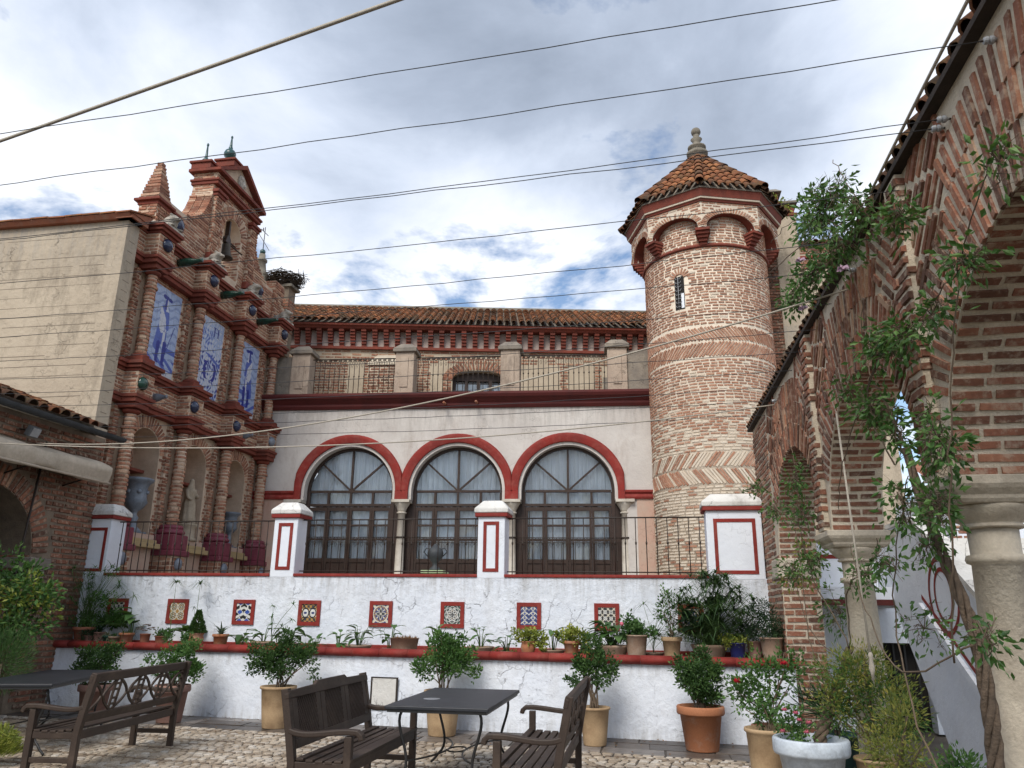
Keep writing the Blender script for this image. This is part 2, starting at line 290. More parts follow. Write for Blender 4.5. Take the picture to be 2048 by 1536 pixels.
leafmat('leaf_mauve', (0.12, 0.085, 0.085), (0.25, 0.20, 0.19), (0.38, 0.33, 0.31))
leafmat('leaf_reed', (0.02, 0.05, 0.02), (0.05, 0.10, 0.035), (0.10, 0.17, 0.06))
leafmat('leaf_dry', (0.10, 0.045, 0.018), (0.22, 0.10, 0.04), (0.32, 0.18, 0.07))
surf('petal_red', (0.52, 0.012, 0.03), (0.36, 0.008, 0.02), scale=20, rough=0.6, bump=0, fine=0)
surf('petal_pink', (0.62, 0.16, 0.22), (0.50, 0.10, 0.16), scale=20, rough=0.6, bump=0, fine=0)
surf('petal_lilac', (0.52, 0.36, 0.46), (0.42, 0.27, 0.37), scale=20, rough=0.6, bump=0, fine=0)
printmat('azulejo')
printmat('azulejo_matt', rough=0.35)
def glassmat():
    m, t, b = new_mat('glass'); q = NB(t)
    lw = q.n('ShaderNodeFresnel'); lw.inputs['IOR'].default_value = 1.6
    gl = q.n('ShaderNodeBsdfGlossy'); gl.inputs['Roughness'].default_value = 0.03
    tr = q.n('ShaderNodeBsdfTransparent'); tr.inputs[0].default_value = (0.93, 0.96, 0.97, 1)
    ms = q.n('ShaderNodeMixShader'); q.l(lw.outputs[0], ms.inputs[0]); q.l(tr.outputs[0], ms.inputs[1]); q.l(gl.outputs[0], ms.inputs[2])
    q.l(q.bump(q.noise(2.5, 2, 0.5), 0.08, 0.05), gl.inputs['Normal'])
    q.l(ms.outputs[0], t.nodes['Material Output'].inputs['Surface']); MATS['glass'] = m
glassmat()
surf('curtain', (0.84, 0.88, 0.92), (0.74, 0.79, 0.85), scale=2, rough=0.9, bump=0, fine=0.1)
# ---------------------------------------------------------------- geometry helpers
V3 = Vector
class Fr:
    """a flat frame: u along, v up, n out of the wall"""
    def __init__(s, o, u, n, v=(0, 0, 1)): s.o, s.U, s.N, s.V = V3(o), V3(u).normalized(), V3(n).normalized(), V3(v).normalized()
    def __call__(s, u, v, n=0.0): return s.o + s.U*u + s.V*v + s.N*n
class G:
    def __init__(s): s.v = []; s.f = []; s.sm = []; s.t = []
    def add(s, vs, fs, smooth=False, tint=0.5):
        b = len(s.v); s.v.extend(tuple(x) for x in vs); s.t.extend([tint]*len(vs))
        for f in fs: s.f.append(tuple(b+i for i in f)); s.sm.append(smooth)
        return s
    def box(s, c, size, rot=None, tint=0.5):
        hx, hy, hz = size[0]/2, size[1]/2, size[2]/2
        vs = [V3((x*hx, y*hy, z*hz)) for z in (-1, 1) for y in (-1, 1) for x in (-1, 1)]
        if rot is not None: vs = [rot @ q for q in vs]
        c = V3(c); return s.add([c+q for q in vs], BOXF, False, tint)
    def box2(s, a, b, tint=0.5):
        return s.box([(a[i]+b[i])/2 for i in range(3)], [abs(b[i]-a[i]) for i in range(3)], None, tint)
    def fbox(s, F, u0, u1, v0, v1, n0, n1, tint=0.5):
        vs = [F(u, v, n) for n in (n0, n1) for v in (v0, v1) for u in (u0, u1)]
        return s.add(vs, BOXF, False, tint)
    def beam(s, a, b, w, h, up=(0, 0, 1), tint=0.5):
        a, b = V3(a), V3(b); d = (b-a).normalized(); up = V3(up); x = d.cross(up)
        if x.length < 1e-4: x = d.cross(V3((0, 1, 0)))
        x.normalize(); z = x.cross(d)
        vs = [p + x*(i*w/2) + z*(j*h/2) for p in (a, b) for j in (-1, 1) for i in (-1, 1)]
        return s.add(vs, BOXF, False, tint)
    def tube(s, pts, r, seg=6, smooth=True, caps=True, tint=0.5, closed=False):
        pts = [V3(p) for p in pts]; n = len(pts); rs = r if isinstance(r, (list, tuple)) else [r]*n
        vs = []; prev = None
        for i, p in enumerate(pts):
            if closed: d = (pts[(i+1) % n]-pts[i-1]).normalized()
            else: d = (pts[min(i+1, n-1)]-pts[max(i-1, 0)]).normalized()
            x = prev - d*prev.dot(d) if prev is not None else d.orthogonal()
            if x.length < 1e-6: x = d.orthogonal()
            x.normalize(); prev = x; y = d.cross(x)
            for k in range(seg):
                a = 2*math.pi*k/seg; vs.append(p + (x*math.cos(a)+y*math.sin(a))*rs[i])
        fs = []
        for i in range(n if closed else n-1):
            j = (i+1) % n
            for k in range(seg): fs.append((i*seg+k, i*seg+(k+1) % seg, j*seg+(k+1) % seg, j*seg+k))
        if caps and not closed: fs.append(tuple(range(seg-1, -1, -1))); fs.append(tuple((n-1)*seg+k for k in range(seg)))
        return s.add(vs, fs, smooth, tint)
    def lathe(s, prof, c=(0, 0, 0), seg=20, smooth=True, mtx=None, tint=0.5, a0=0.0, a1=2*math.pi, wob=None):
        full = abs(a1-a0-2*math.pi) < 1e-6; m = seg if full else seg+1; vs = []; c = V3(c)
        for (r, z) in prof:
            for k in range(m):
                a = a0+(a1-a0)*k/seg; w = wob(a, z) if wob else 1.0
                q = V3((r*w*math.cos(a), r*w*math.sin(a), z))
                vs.append(c + (mtx @ q if mtx is not None else q))
        fs = []
        for i in range(len(prof)-1):
            for k in range(seg):
                k2 = (k+1) % m
                fs.append((i*m+k, i*m+k2, (i+1)*m+k2, (i+1)*m+k))
        if full:
            if prof[0][0] > 1e-4: fs.append(tuple(range(m-1, -1, -1)))
            if prof[-1][0] > 1e-4: fs.append(tuple((len(prof)-1)*m+k for k in range(m)))
        return s.add(vs, fs, smooth, tint)
    def prism(s, poly, F, n0, n1, tint=0.5, smooth=False):
        n = len(poly); vs = [F(u, v, n0) for u, v in poly]+[F(u, v, n1) for u, v in poly]
        fs = [tuple(range(n-1, -1, -1)), tuple(range(n, 2*n))]+[(i, (i+1) % n, n+(i+1) % n, n+i) for i in range(n)]
        return s.add(vs, fs, smooth, tint)
    def sweep(s, prof, path, closed=False, smooth=False):
        """profile points given as functions of a path frame: path = list of (point, outdir, updir)"""
        vs = []; m = len(prof)
        for (p, o, u) in path:
            for (a, b) in prof: vs.append(V3(p)+V3(o)*a+V3(u)*b)
        fs = []; n = len(path)
        for i in range(n if closed else n-1):
            j = (i+1) % n
            for k in range(m): fs.append((i*m+k, i*m+(k+1) % m, j*m+(k+1) % m, j*m+k))
        if not closed: fs.append(tuple(range(m-1, -1, -1))); fs.append(tuple((n-1)*m+k for k in range(m)))
        return s.add(vs, fs, smooth)
    def ball(s, c, r, seg=10, rings=6, mtx=None, tint=0.5, sq=(1, 1, 1)):
        pr = [(math.sin(math.pi*i/rings), -math.cos(math.pi*i/rings)) for i in range(rings+1)]
        M = Matrix.Diagonal((r*sq[0], r*sq[1], r*sq[2]))
        if mtx is not None: M = mtx.to_3x3() @ M
        pr[0] = (1e-5, -1); pr[-1] = (1e-5, 1)
        return s.lathe(pr, c, seg, True, M, tint)
BOXF = [(0, 2, 3, 1), (4, 5, 7, 6), (0, 1, 5, 4), (2, 6, 7, 3), (0, 4, 6, 2), (1, 3, 7, 5)]

def mesh_of(name, g, mat, tint=False, colors=None):
    me = bpy.data.meshes.new(name); me.from_pydata(g.v, [], g.f)
    if any(g.sm): me.polygons.foreach_set('use_smooth', g.sm)
    if tint:
        a = me.attributes.new('tint', 'FLOAT', 'POINT'); a.data.foreach_set('value', g.t)
    if colors is not None:
        a = me.attributes.new('print', 'FLOAT_COLOR', 'FACE'); a.data.foreach_set('color', [x for c in colors for x in (c[0], c[1], c[2], 1.0)])
    me.materials.append(MATS[mat]); return me
LOC = {}
def base_of(p): return LOC.get(p.name, V3((0, 0, 0))) if p else V3((0, 0, 0))
def fix_normals(me):
    import bmesh
    b = bmesh.new(); b.from_mesh(me); bmesh.ops.recalc_face_normals(b, faces=b.faces); b.to_mesh(me); b.free()
def part(name, g, mat, parent=None, local=False, tint=False, bevel=0.0, colors=None, kind=None, label=None, fix=True):
    """one mesh object; geometry in world metres unless local"""
    off = V3((0, 0, 0)) if local else base_of(parent)
    if off.length > 0: g.v = [(x-off.x, y-off.y, z-off.z) for x, y, z in g.v]
    me = mesh_of(name, g, mat, tint, colors)
    if fix and colors is None: fix_normals(me)
    o = bpy.data.objects.new(name, me); COL.objects.link(o)
    if parent: o.parent = parent; LOC[o.name] = off if not local else V3((0, 0, 0))
    if bevel:
        b = o.modifiers.new('bevel', 'BEVEL'); b.width = bevel; b.segments = 2; b.limit_method = 'ANGLE'; b.angle_limit = R(40)
    if kind: o['kind'] = kind
    if label: o['label'] = label
    return o
def thing(name, label, cat, loc=(0, 0, 0), rz=0.0, group=None):
    o = bpy.data.objects.new(name, None); COL.objects.link(o); o.empty_display_size = 0.1
    o.location = loc; o.rotation_euler = (0, 0, rz); o['label'] = label; o['category'] = cat
    if group: o['group'] = group
    LOC[o.name] = V3(loc); return o
def tag(o, label, cat, group=None):
    o['label'] = label; o['category'] = cat
    if group: o['group'] = group
    return o
def struct(name, g, mat, **k):
    o = part(name, g, mat, None, **k); o['kind'] = 'structure'; return o
def tree_copy(src, loc, rz=None, label=None, parent=None):
    c = src.copy(); COL.objects.link(c); c.parent = parent
    if parent is None:
        c.location = loc
        if rz is not None: c.rotation_euler = (0, 0, rz)
        if label: c['label'] = label
        LOC[c.name] = V3(loc)
    for ch in src.children: tree_copy(ch, None, None, None, c)
    return c
def px_of(p):
    q = CAMI @ V3(p)
    if q.z > -0.1: return None
    return (1024+1540*q.x/-q.z, 768-1540*q.y/-q.z, -q.z)
class Pieces:
    """many alike pieces of one surface: the 300 that show largest become objects, the rest one joined part"""
    def __init__(s, name, plural, mat, parent, limit=300, cull=True): s.name, s.plural, s.mat, s.parent, s.limit, s.cull = name, plural, mat, parent, limit, cull; s.p = []
    def add(s, vs, fs, tint, n=None, smooth=False): s.p.append((vs, fs, tint, n, smooth))
    def flush(s):
        rank = []
        for i, (vs, fs, tint, n, sm) in enumerate(s.p):
            c = sum((V3(v) for v in vs), V3())/len(vs); q = px_of(c); sc = 0.0
            if q and -20 < q[0] < 2068 and -20 < q[1] < 1556:
                d = max((V3(vs[0])-V3(v)).length for v in vs); f = 1.0
                if n is not None: f = max(0.0, (V3((0, 0, EYE))-c).normalized().dot(n))
                sc = d*f/q[2]
            rank.append((sc, i))
        rank.sort(reverse=True)
        pick = set(i for sc, i in rank[:s.limit] if sc > 0)
        off = base_of(s.parent); rest = G(); objs = []
        for i, (vs, fs, tint, n, sm) in enumerate(s.p):
            if i in pick:
                g = G(); g.add([V3(v)-off for v in vs], fs, sm, tint)
                me = mesh_of(s.name, g, s.mat, True)
                o = bpy.data.objects.new(s.name, me); COL.objects.link(o); o.parent = s.parent
            else: rest.add([V3(v)-off for v in vs], fs, sm, tint)
        if rest.v:
            o = part(s.plural, rest, s.mat, s.parent, local=True, tint=True, fix=False); o['kind'] = 'stuff'
        s.p = []
RND = random.Random(7)
def rj(a): return RND.uniform(-a, a)
BRF = [(0, 1, 2, 3), (0, 4, 5, 1), (1, 5, 6, 2), (2, 6, 7, 3), (3, 7, 4, 0)]
def brick(P, F, u, v, lu, lv, dep=0.012, rot=0.0, tint=None, back=0.01, jit=0.10):
    """one brick, proud of the frame's plane by dep; centre u,v"""
    c, s = math.cos(rot), math.sin(rot); vs = []
    dep = dep*RND.uniform(0.55, 1.3)
    for k, (a, b) in enumerate(((-1, -1), (1, -1), (1, 1), (-1, 1))):
        x = a*lu/2+rj(lv*jit*1.6); y = b*lv/2+rj(lv*jit)
        vs.append(F(u+x*c-y*s, v+x*s+y*c, dep+rj(0.002)))
    for k, (a, b) in enumerate(((-1, -1), (1, -1), (1, 1), (-1, 1))):
        x = a*(lu/2+0.004); y = b*(lv/2+0.004)
        vs.append(F(u+x*c-y*s, v+x*s+y*c, -back))
    P.add(vs, BRF, RND.random()**1.1 if tint is None else tint, F.N)
def courses(P, F, u0, u1, v0, v1, L=0.25, h=0.05, pitch=0.085, gap=0.03, mask=None, dep=0.012, tint=None, skip=0.0, curve=None):
    n = max(1, int(round((v1-v0)/pitch))); pv = (v1-v0)/n
    for i in range(n):
        v = v0+(i+0.5)*pv; off = (i % 2)*0.5*(L+gap)+rj(0.03); u = u0-off
        while u < u1:
            l = L*RND.uniform(0.82, 1.12); a, b = max(u, u0), min(u+l, u1); u += l+gap*RND.uniform(0.6, 1.5)
            if b-a < 0.05 or RND.random() < skip: continue
            if mask:
                if not (mask(a, v) and mask(b, v)):
                    m = (a+b)/2
                    if not mask(m, v): continue
                    if mask(a, v): b = m
                    elif mask(b, v): a = m
                    else: continue
            F2 = F; uu = (a+b)/2
            brick(P, F2, uu, v+rj(0.006), b-a, h*RND.uniform(0.85, 1.12), dep, rj(0.02), tint(uu, v) if tint else None)
def moulding(g, F, u0, u1, prof, n0=0.0):
    """straight horizontal moulding; prof = list of (n, v)"""
    poly = [(n, v) for n, v in prof]; m = len(poly)
    vs = [F(u0, v, n0+n) for n, v in poly]+[F(u1, v, n0+n) for n, v in poly]
    g.add(vs, [tuple(range(m-1, -1, -1)), tuple(range(m, 2*m))]+[(i, (i+1) % m, m+(i+1) % m, m+i) for i in range(m)])
def arch_z(u, uc, hw, vs, rise):
    d = (u-uc)/hw
    return None if abs(d) >= 1 else vs+rise*math.sqrt(max(0.0, 1-d*d))
def arch_wall(g, F, u0, u1, vtop, vbot, thick, ops, vtopf=None, du=0.12, back=True):
    """slab with arched openings: ops = (uc, half width, springing v, rise, sill v)"""
    xs = set([u0, u1]); k = int((u1-u0)/(0.05 if vtopf else 0.6))+1
    for i in range(k+1): xs.add(u0+(u1-u0)*i/k)
    for (uc, hw, vs_, rise, sill) in ops:
        for i in range(25): xs.add(uc-hw*math.cos(math.pi*i/24))
    xs = sorted(x for x in xs if u0-1e-6 <= x <= u1+1e-6)
    xs = [x for i, x in enumerate(xs) if i == 0 or x-xs[i-1] > 1e-5]
    T = vtopf or (lambda u: vtop)
    for a, b in zip(xs, xs[1:]):
        m = (a+b)/2; op = None
        for q in ops:
            if abs(m-q[0]) < q[1]: op = q
        def zz(u):
            uc, hw, vs_, rise, sill = op; d = max(-1, min(1, (u-uc)/hw)); return vs_+rise*math.sqrt(max(0, 1-d*d))
        segs = [(vbot, vbot, T(a), T(b))] if not op else [(zz(a), zz(b), T(a), T(b))]
        if op and op[4] > vbot+1e-4: segs.append((vbot, vbot, op[4], op[4]))
        for (la, lb, ha, hb) in segs:
            g.add([F(a, la, 0), F(b, lb, 0), F(b, hb, 0), F(a, ha, 0)], [(0, 1, 2, 3)])
            if back: g.add([F(a, la, -thick), F(b, lb, -thick), F(b, hb, -thick), F(a, ha, -thick)], [(3, 2, 1, 0)])
            g.add([F(a, ha, 0), F(b, hb, 0), F(b, hb, -thick), F(a, ha, -thick)], [(0, 1, 2, 3)])
            if op: g.add([F(a, la, 0), F(b, lb, 0), F(b, lb, -thick), F(a, la, -thick)], [(3, 2, 1, 0)])
    for (uc, hw, vs_, rise, sill) in ops:
        lo = max(vbot, sill)
        for u in (uc-hw, uc+hw):
            if u0 < u < u1: g.add([F(u, lo, 0), F(u, vs_, 0), F(u, vs_, -thick), F(u, lo, -thick)], [(0, 1, 2, 3)])
    for u in (u0, u1): g.add([F(u, vbot, 0), F(u, T(u), 0), F(u, T(u), -thick), F(u, vbot, -thick)], [(0, 1, 2, 3)])
def voussoirs(P, F, uc, vc, r0, r1, a0, a1, n, frac=0.62, dep=0.012, tint=None, ry=1.0, mask=None):
    """radial bricks; ry squashes the arch vertically"""
    for i in range(n):
        a = a0+(a1-a0)*(i+0.5)/n; rm = (r0+r1)/2
        du, dv = math.cos(a), math.sin(a)*ry; u, v = uc+rm*du, vc+rm*math.sin(a)*ry
        if mask and not mask(u, v): continue
        w = (a1-a0)*rm/n*frac; brick(P, F, u, v, (r1-r0)*RND.uniform(0.9, 1.0), abs(w), dep, math.atan2(dv, du)+rj(0.02), tint)
def barrel(P, a, b, up, w0, w1, tint, seg=5, th=0.012):
    """one barrel roof tile from a (low end) to b (high end)"""
    a, b, up = V3(a), V3(b), V3(up).normalized(); d = (b-a).normalized(); x = d.cross(up).normalized(); z = x.cross(d)
    vs = []
    for (p, w) in ((a, w0), (b, w1)):
        for k in range(seg+1):
            t = math.pi*k/seg; vs.append(p + x*(w/2*math.cos(t)) + z*(w*0.46*math.sin(t)))
    # thickness at the low end
    for k in range(seg+1):
        t = math.pi*k/seg; vs.append(a + x*((w0/2-th)*math.cos(t)) + z*((w0*0.46-th)*math.sin(t)) + d*0.01)
    m = seg+1; fs = [(k, k+1, m+k+1, m+k) for k in range(seg)]+[(k+1, k, 2*m+k, 2*m+k+1) for k in range(seg)]
    P.add(vs, fs, tint, z, True)
def tile_slope(P, e0, e1, r0, r1, pitch=0.22, lrow=0.34, w=0.19, lift=0.03, taper_to_point=False):
    """barrel tiles in columns from the eave e0-e1 up to the ridge r0-r1"""
    e0, e1, r0, r1 = map(V3, (e0, e1, r0, r1)); n = max(1, int((e1-e0).length/pitch))
    nrm = (e1-e0).cross(r0-e0).normalized()
    if nrm.z < 0: nrm = -nrm
    sl = ((r0+r1)/2-(e0+e1)/2); rows = max(1, int(round(sl.length/lrow)))
    for i in range(n):
        f = (i+0.5)/n; a = e0.lerp(e1, f)+(e1-e0).normalized()*rj(0.012); b = r0.lerp(r1, f)
        col_t = RND.uniform(-0.12, 0.12)
        for j in range(rows):
            p = a.lerp(b, j/rows)+nrm*(lift+rj(0.008)); q = a.lerp(b, min(1.0, (j+1.18)/rows))+nrm*(lift-0.018)
            p += (e1-e0).normalized()*rj(0.008)
            t = min(1, max(0, RND.random()*0.85+col_t+(-0.25 if j == 0 else 0)))
            barrel(P, p, q, nrm, w*RND.uniform(0.95, 1.05), w*0.86, t)
# ================================================================= ground
g = G(); g.add([(-400, -200, -0.03), (400, -200, -0.03), (400, 600, -0.03), (-400, 600, -0.03)], [(0, 1, 2, 3)])
struct('ground', g, 'ground', fix=False)
def lowy(x): return 11.68-0.09*(x+1.95)          # front face of the low wall
g = G(); g.add([(-11, -3, -0.012), (3.2, -3, -0.012), (3.2, 13, -0.012), (-11, 13, -0.012)], [(0, 1, 2, 3)])
court = struct('courtyard_paving', g, 'joint', fix=False)
# cobbles in rows that run roughly along the wall
Pc = Pieces('cobble', 'cobbles', 'cobble', court)
ca = math.atan(-0.115); CU = V3((math.cos(ca), math.sin(ca), 0)); CV = V3((-math.sin(ca), math.cos(ca), 0)); CO = V3((-2.0, 10.50, 0))
row = 0; vv = 0.0
while vv < 4.6:
    hgt = RND.uniform(0.085, 0.105); u = -9.2+RND.uniform(0, 0.1)
    grey = (row % 7) in (2,)
    while u < 5.2:
        l = RND.uniform(0.09, 0.16); c = CO+CU*(u+l/2)-CV*(vv+hgt/2); u += l
        if c.x > 3.1: continue
        pts = []; top = 0.001+rj(0.003)
        n = 7; cx, cy = l/2-0.008, hgt/2-0.007
        ring = [(-1, -0.75), (-0.3, -1.0), (0.75, -0.95), (1, -0.2), (0.9, 0.8), (0.1, 1.0), (-0.9, 0.85)]
        pr = [(a*cx*RND.uniform(0.88, 1.0), b*cy*RND.uniform(0.88, 1.0)) for a, b in ring]
        vs = [c+CU*(a*0.92)+CV*(b*0.92)+V3((0, 0, top+0.004)) for a, b in pr]+[c+CU*a+CV*b+V3((0, 0, -0.01)) for a, b in pr]
        fs = [tuple(range(n))]+[(i+n, (i+1) % n+n, (i+1) % n, i) for i in range(n)]
        Pc.add(vs, fs, (RND.uniform(0.0, 0.3) if grey else min(1, max(0, RND.gauss(0.66, 0.2)))), V3((0, 0, 1)), False)
    vv += hgt; row += 1
Pc.flush()
# wet flagstones between the cobbles and the wall
Pf = Pieces('flagstone', 'flagstones', 'paver', court)
for row in range(3):
    x = -10.6+rj(0.2)
    while x < 2.2:
        w = RND.uniform(0.35, 0.95)
        def yy(X, f, r_=row): a_, b_ = 10.50-0.115*(X+2.0)+0.012, lowy(X)+0.05; return a_+(b_-a_)*(r_+f)/3
        g0 = 0.010; z = -0.003+rj(0.004)
        vs = [(x+g0+rj(.01), yy(x, 0)+g0, z), (x+w-g0+rj(.01), yy(x+w, 0)+g0, z+rj(0.004)), (x+w-g0+rj(.01), yy(x+w, 1)-g0, z+rj(0.004)), (x+g0+rj(.01), yy(x, 1)-g0, z)]
        vs = vs+[(p[0], p[1], -0.02) for p in vs]
        Pf.add(vs, [(0, 1, 2, 3), (0, 4, 5, 1), (1, 5, 6, 2), (2, 6, 7, 3), (3, 7, 4, 0)], RND.random()**1.3, V3((0, 0, 1)))
        x += w
Pf.flush()

# ================================================================= terrace wall with its ledge
TW = 12.8; TZ = 2.17
tw = thing('terrace_wall', 'long whitewashed terrace wall with red trim, tile panels and a pot ledge', 'wall', (-4, TW, 0))
FT = Fr((0, TW, 0), (1, 0, 0), (0, -1, 0))
g = G(); g.box2((-11.2, TW, 0), (2.3, TW+0.45, TZ)); part('wall', g, 'whitewash', tw)
# low wall in front: slab between its own line and the terrace wall
x0, x1 = -11.0, 1.9
g = G(); n = 26
for i in range(n):
    a = x0+(x1-x0)*i/n; b = x0+(x1-x0)*(i+1)/n
    ya, yb = lowy(a), lowy(b)
    g.add([(a, ya-0.05, 0), (b, yb-0.05, 0), (b, yb, 1.0), (a, ya, 1.0), (b, yb+0.1, 1.0), (a, ya+0.1, 1.0)], [(0, 1, 2, 3), (3, 2, 4, 5)])
part('low_wall', g, 'whitewash', tw, fix=False)
g = G(); g.add([(x0, lowy(x0)+0.05, 1.0), (x1, lowy(x1)+0.05, 1.0), (x1, TW-0.003, 1.02), (x0, TW-0.003, 1.02)], [(0, 1, 2, 3)]); part('ledge', g, 'ledge_top', tw, fix=False)
g = G(); g.box2((-11, TW-0.028, 1.0), (1.9, TW+0.01, 1.085)); part('ledge_fillet', g, 'red_paint', tw, bevel=0.008)
# rounded coping tiles along the ledge front
i = 0; x = x0
while x < x1:
    w = RND.uniform(0.40, 0.46); a, b = x+0.0015, min(x+w-0.0015, x1); x += w
    pr = []
    for k in range(11):
        t = math.pi*(-0.42+1.42*k/10); pr.append((-0.035-0.075*math.cos(math.pi-t) if False else 0.02-0.085*math.sin(t+0.55), 1.005+0.075*-math.cos(t+0.55)))
    g = G(); m = 12; za = rj(0.0015); vs = []
    for (X, dz_) in ((a, za), (b, za+rj(0.0015))):
        for k in range(m):
            t = 2*math.pi*k/m; vs.append((X, lowy(X)-0.01+0.085*math.cos(t), 1.015+dz_+0.062*math.sin(t)))
    fs = [(k, (k+1) % m, m+(k+1) % m, m+k) for k in range(m)]+[tuple(range(m)), tuple(range(2*m-1, m-1, -1))]
    g.add(vs, fs, False)
    for q in range(m): g.sm[q] = True
    part('coping_tile', g, 'red_paint', tw)
# red string course along the terrace edge
for a, b in ((-9.6, -6.42), (-5.98, -2.76), (-2.30, 0.97)):
    g = G(); g.box2((a-0.002, TW-0.025, TZ-0.0), (b+0.002, TW+0.44, TZ+0.05)); part('edge_strip', g, 'red_paint', tw, bevel=0.01)
# pillars
def pillar(a, b, ztop, fr):
    g = G(); g.box2((a, TW-0.004, TZ-0.02), (b, TW+0.42, ztop)); p = part('pillar', g, 'whitewash_clean', tw, bevel=0.015)
    m = 0.06
    g = G(); g.box2((a-m+0.012, TW-m+0.01, ztop-0.012), (b+m-0.012, TW+0.42+m-0.01, ztop+0.055)); part('cap_band', g, 'red_paint', p, bevel=0.01)
    g = G(); z0, z1, z2 = ztop+0.055, ztop+0.13, ztop+0.27; i = 0.13 if b-a < 0.7 else 0.16
    lo = [(a-m, TW-m, z0), (b+m, TW-m, z0), (b+m, TW+0.42+m, z0), (a-m, TW+0.42+m, z0)]
    mid = [(p_[0], p_[1], z1) for p_ in lo]
    hi = [(a+i-m, TW+i-m, z2), (b-i+m, TW+i-m, z2), (b-i+m, TW+0.42-i+m, z2), (a+i-m, TW+0.42-i+m, z2)]
    g.add(lo+mid+hi, [(3, 2, 1, 0)]+[(k, (k+1) % 4, 4+(k+1) % 4, 4+k) for k in range(4)]+[(4+k, 4+(k+1) % 4, 8+(k+1) % 4, 8+k) for k in range(4)]+[(8, 9, 10, 11)])
    part('cap', g, 'white_stone_cap', p, bevel=0.015)
    f0, f1, h0, h1 = fr; w = 0.055; y0, y1 = TW-0.014, TW-0.001
    g = G(); g.box2((f0, y0, h0), (f0+w, y1, h1)); g.box2((f1-w, y0, h0), (f1, y1, h1)); g.box2((f0+w, y0, h0), (f1-w, y1, h0+w)); g.box2((f0+w, y0, h1-w), (f1-w, y1, h1))
    part('painted_frame', g, 'red_paint', p)
pillar(-10.18, -9.60, 3.19, (-10.12, -9.66, 2.24, 3.02))
pillar(-6.42, -5.98, 3.18, (-6.33, -6.06, 2.28, 3.08))
pillar(-2.76, -2.30, 3.17, (-2.665, -2.40, 2.26, 3.08))
pillar(0.97, 1.83, 3.24, (1.08, 1.73, 2.24, 3.1))
# ---- painted tile panels
CREAM, NAVY, DARK, OCH, BLUE, WHITE, BLACK, GREEN = (0.62, 0.58, 0.48), (0.035, 0.055, 0.17), (0.05, 0.052, 0.06), (0.42, 0.24, 0.07), (0.05, 0.10, 0.36), (0.66, 0.66, 0.63), (0.03, 0.03, 0.033), (0.05, 0.14, 0.10)
def pat(kind):
    def f(u, v):                                   # u,v in -1..1
        r = math.hypot(u, v); a = math.atan2(v, u); au, av = abs(u), abs(v)
        if kind == 0:                              # four rosettes
            uu, vv = (abs(u)*2-1), (abs(v)*2-1); q = math.hypot(uu, vv); aa = math.atan2(vv, uu)
            if q < 0.2: return CREAM
            if q < 0.42+0.06*math.cos(8*aa): return BLACK
            if q < 0.62: return OCH if math.cos(12*aa) > 0 else CREAM
            if q < 0.78+0.05*math.cos(8*aa): return DARK
            return CREAM if (abs(uu)+abs(vv)) < 1.5 else OCH
        if kind == 1:                              # twin blue baluster figures
            uu = au-0.5; w = 0.2+0.17*math.cos(math.pi*2*v)+0.08*math.cos(math.pi*4*v)
            if abs(uu) < w: return BLUE if abs(uu) < w-0.13 or v < 0.3 and abs(uu) < w-0.09 else WHITE
            return BLACK if math.sin(9*v+4*au) > -0.2 else WHITE
        if kind == 2:                              # interlaced ovals with ochre corners
            e = math.hypot((au-0.47)/0.42, v/0.52); d = abs(abs(u)-abs(v)*0.9)
            if abs(e-1) < 0.16: return BLACK
            if e < 0.84: return NAVY if math.hypot(au-0.5, (v)*1.8) < 0.22 else WHITE
            if d < 0.10: return BLACK
            return OCH if math.sin(11*u)*math.sin(11*v) > 0 else (CREAM if abs(v) < 0.5 else DARK)
        if kind == 3:                              # round medallion
            if abs(r-0.93) < 0.06: return CREAM
            if r > 1.0: return CREAM if abs(au-av) < 0.18 else NAVY
            if abs(r-0.78) < 0.10: return OCH if math.sin(24*a) > 0 else NAVY
            st = 0.42+0.22*math.cos(4*a)
            if r < st: return CREAM if r > st-0.12 or r < 0.12 else DARK
            return CREAM if math.cos(8*a) > 0.72 else NAVY
        if kind == 4:                              # white lace rosette on dark
            k = 0.5+0.5*math.cos(8*a+(math.pi if int(r*5) % 2 else 0)); q = (r*5) % 1.0
            ln = abs(q-0.5*k-0.15) < 0.15
            if r < 0.1: return DARK
            return WHITE if ln or abs(r-0.62) < 0.035 else (OCH if 0.42 < r < 0.5 and k > 0.5 else (GREEN if k > 0.8 and r > 0.75 else DARK))
        if kind == 5:                              # blue pointed lattice
            q = (v*1.6+abs((u*2) % 2-1)*0.7) % 0.8
            if q < 0.14: return WHITE
            s_ = math.hypot(((u*2) % 2-1), ((v*1.6) % 0.8-0.4)*2)
            return CREAM if abs(s_-0.42) < 0.09 else (NAVY if s_ > 0.2 else BLUE)
        uu, vv = ((u*1.5+0.75) % 1.0)*2-1, ((v*1.5+0.75) % 1.0)*2-1; q = math.hypot(uu, vv); aa = math.atan2(vv, uu)
        if q < 0.16: return WHITE
        if q < 0.34: return BLACK if math.cos(8*aa) > -0.3 else WHITE
        if q < 0.62+0.1*math.cos(8*aa): return WHITE
        return BLACK if abs(abs(uu)-abs(vv)) > 0.2 else CREAM
    return f
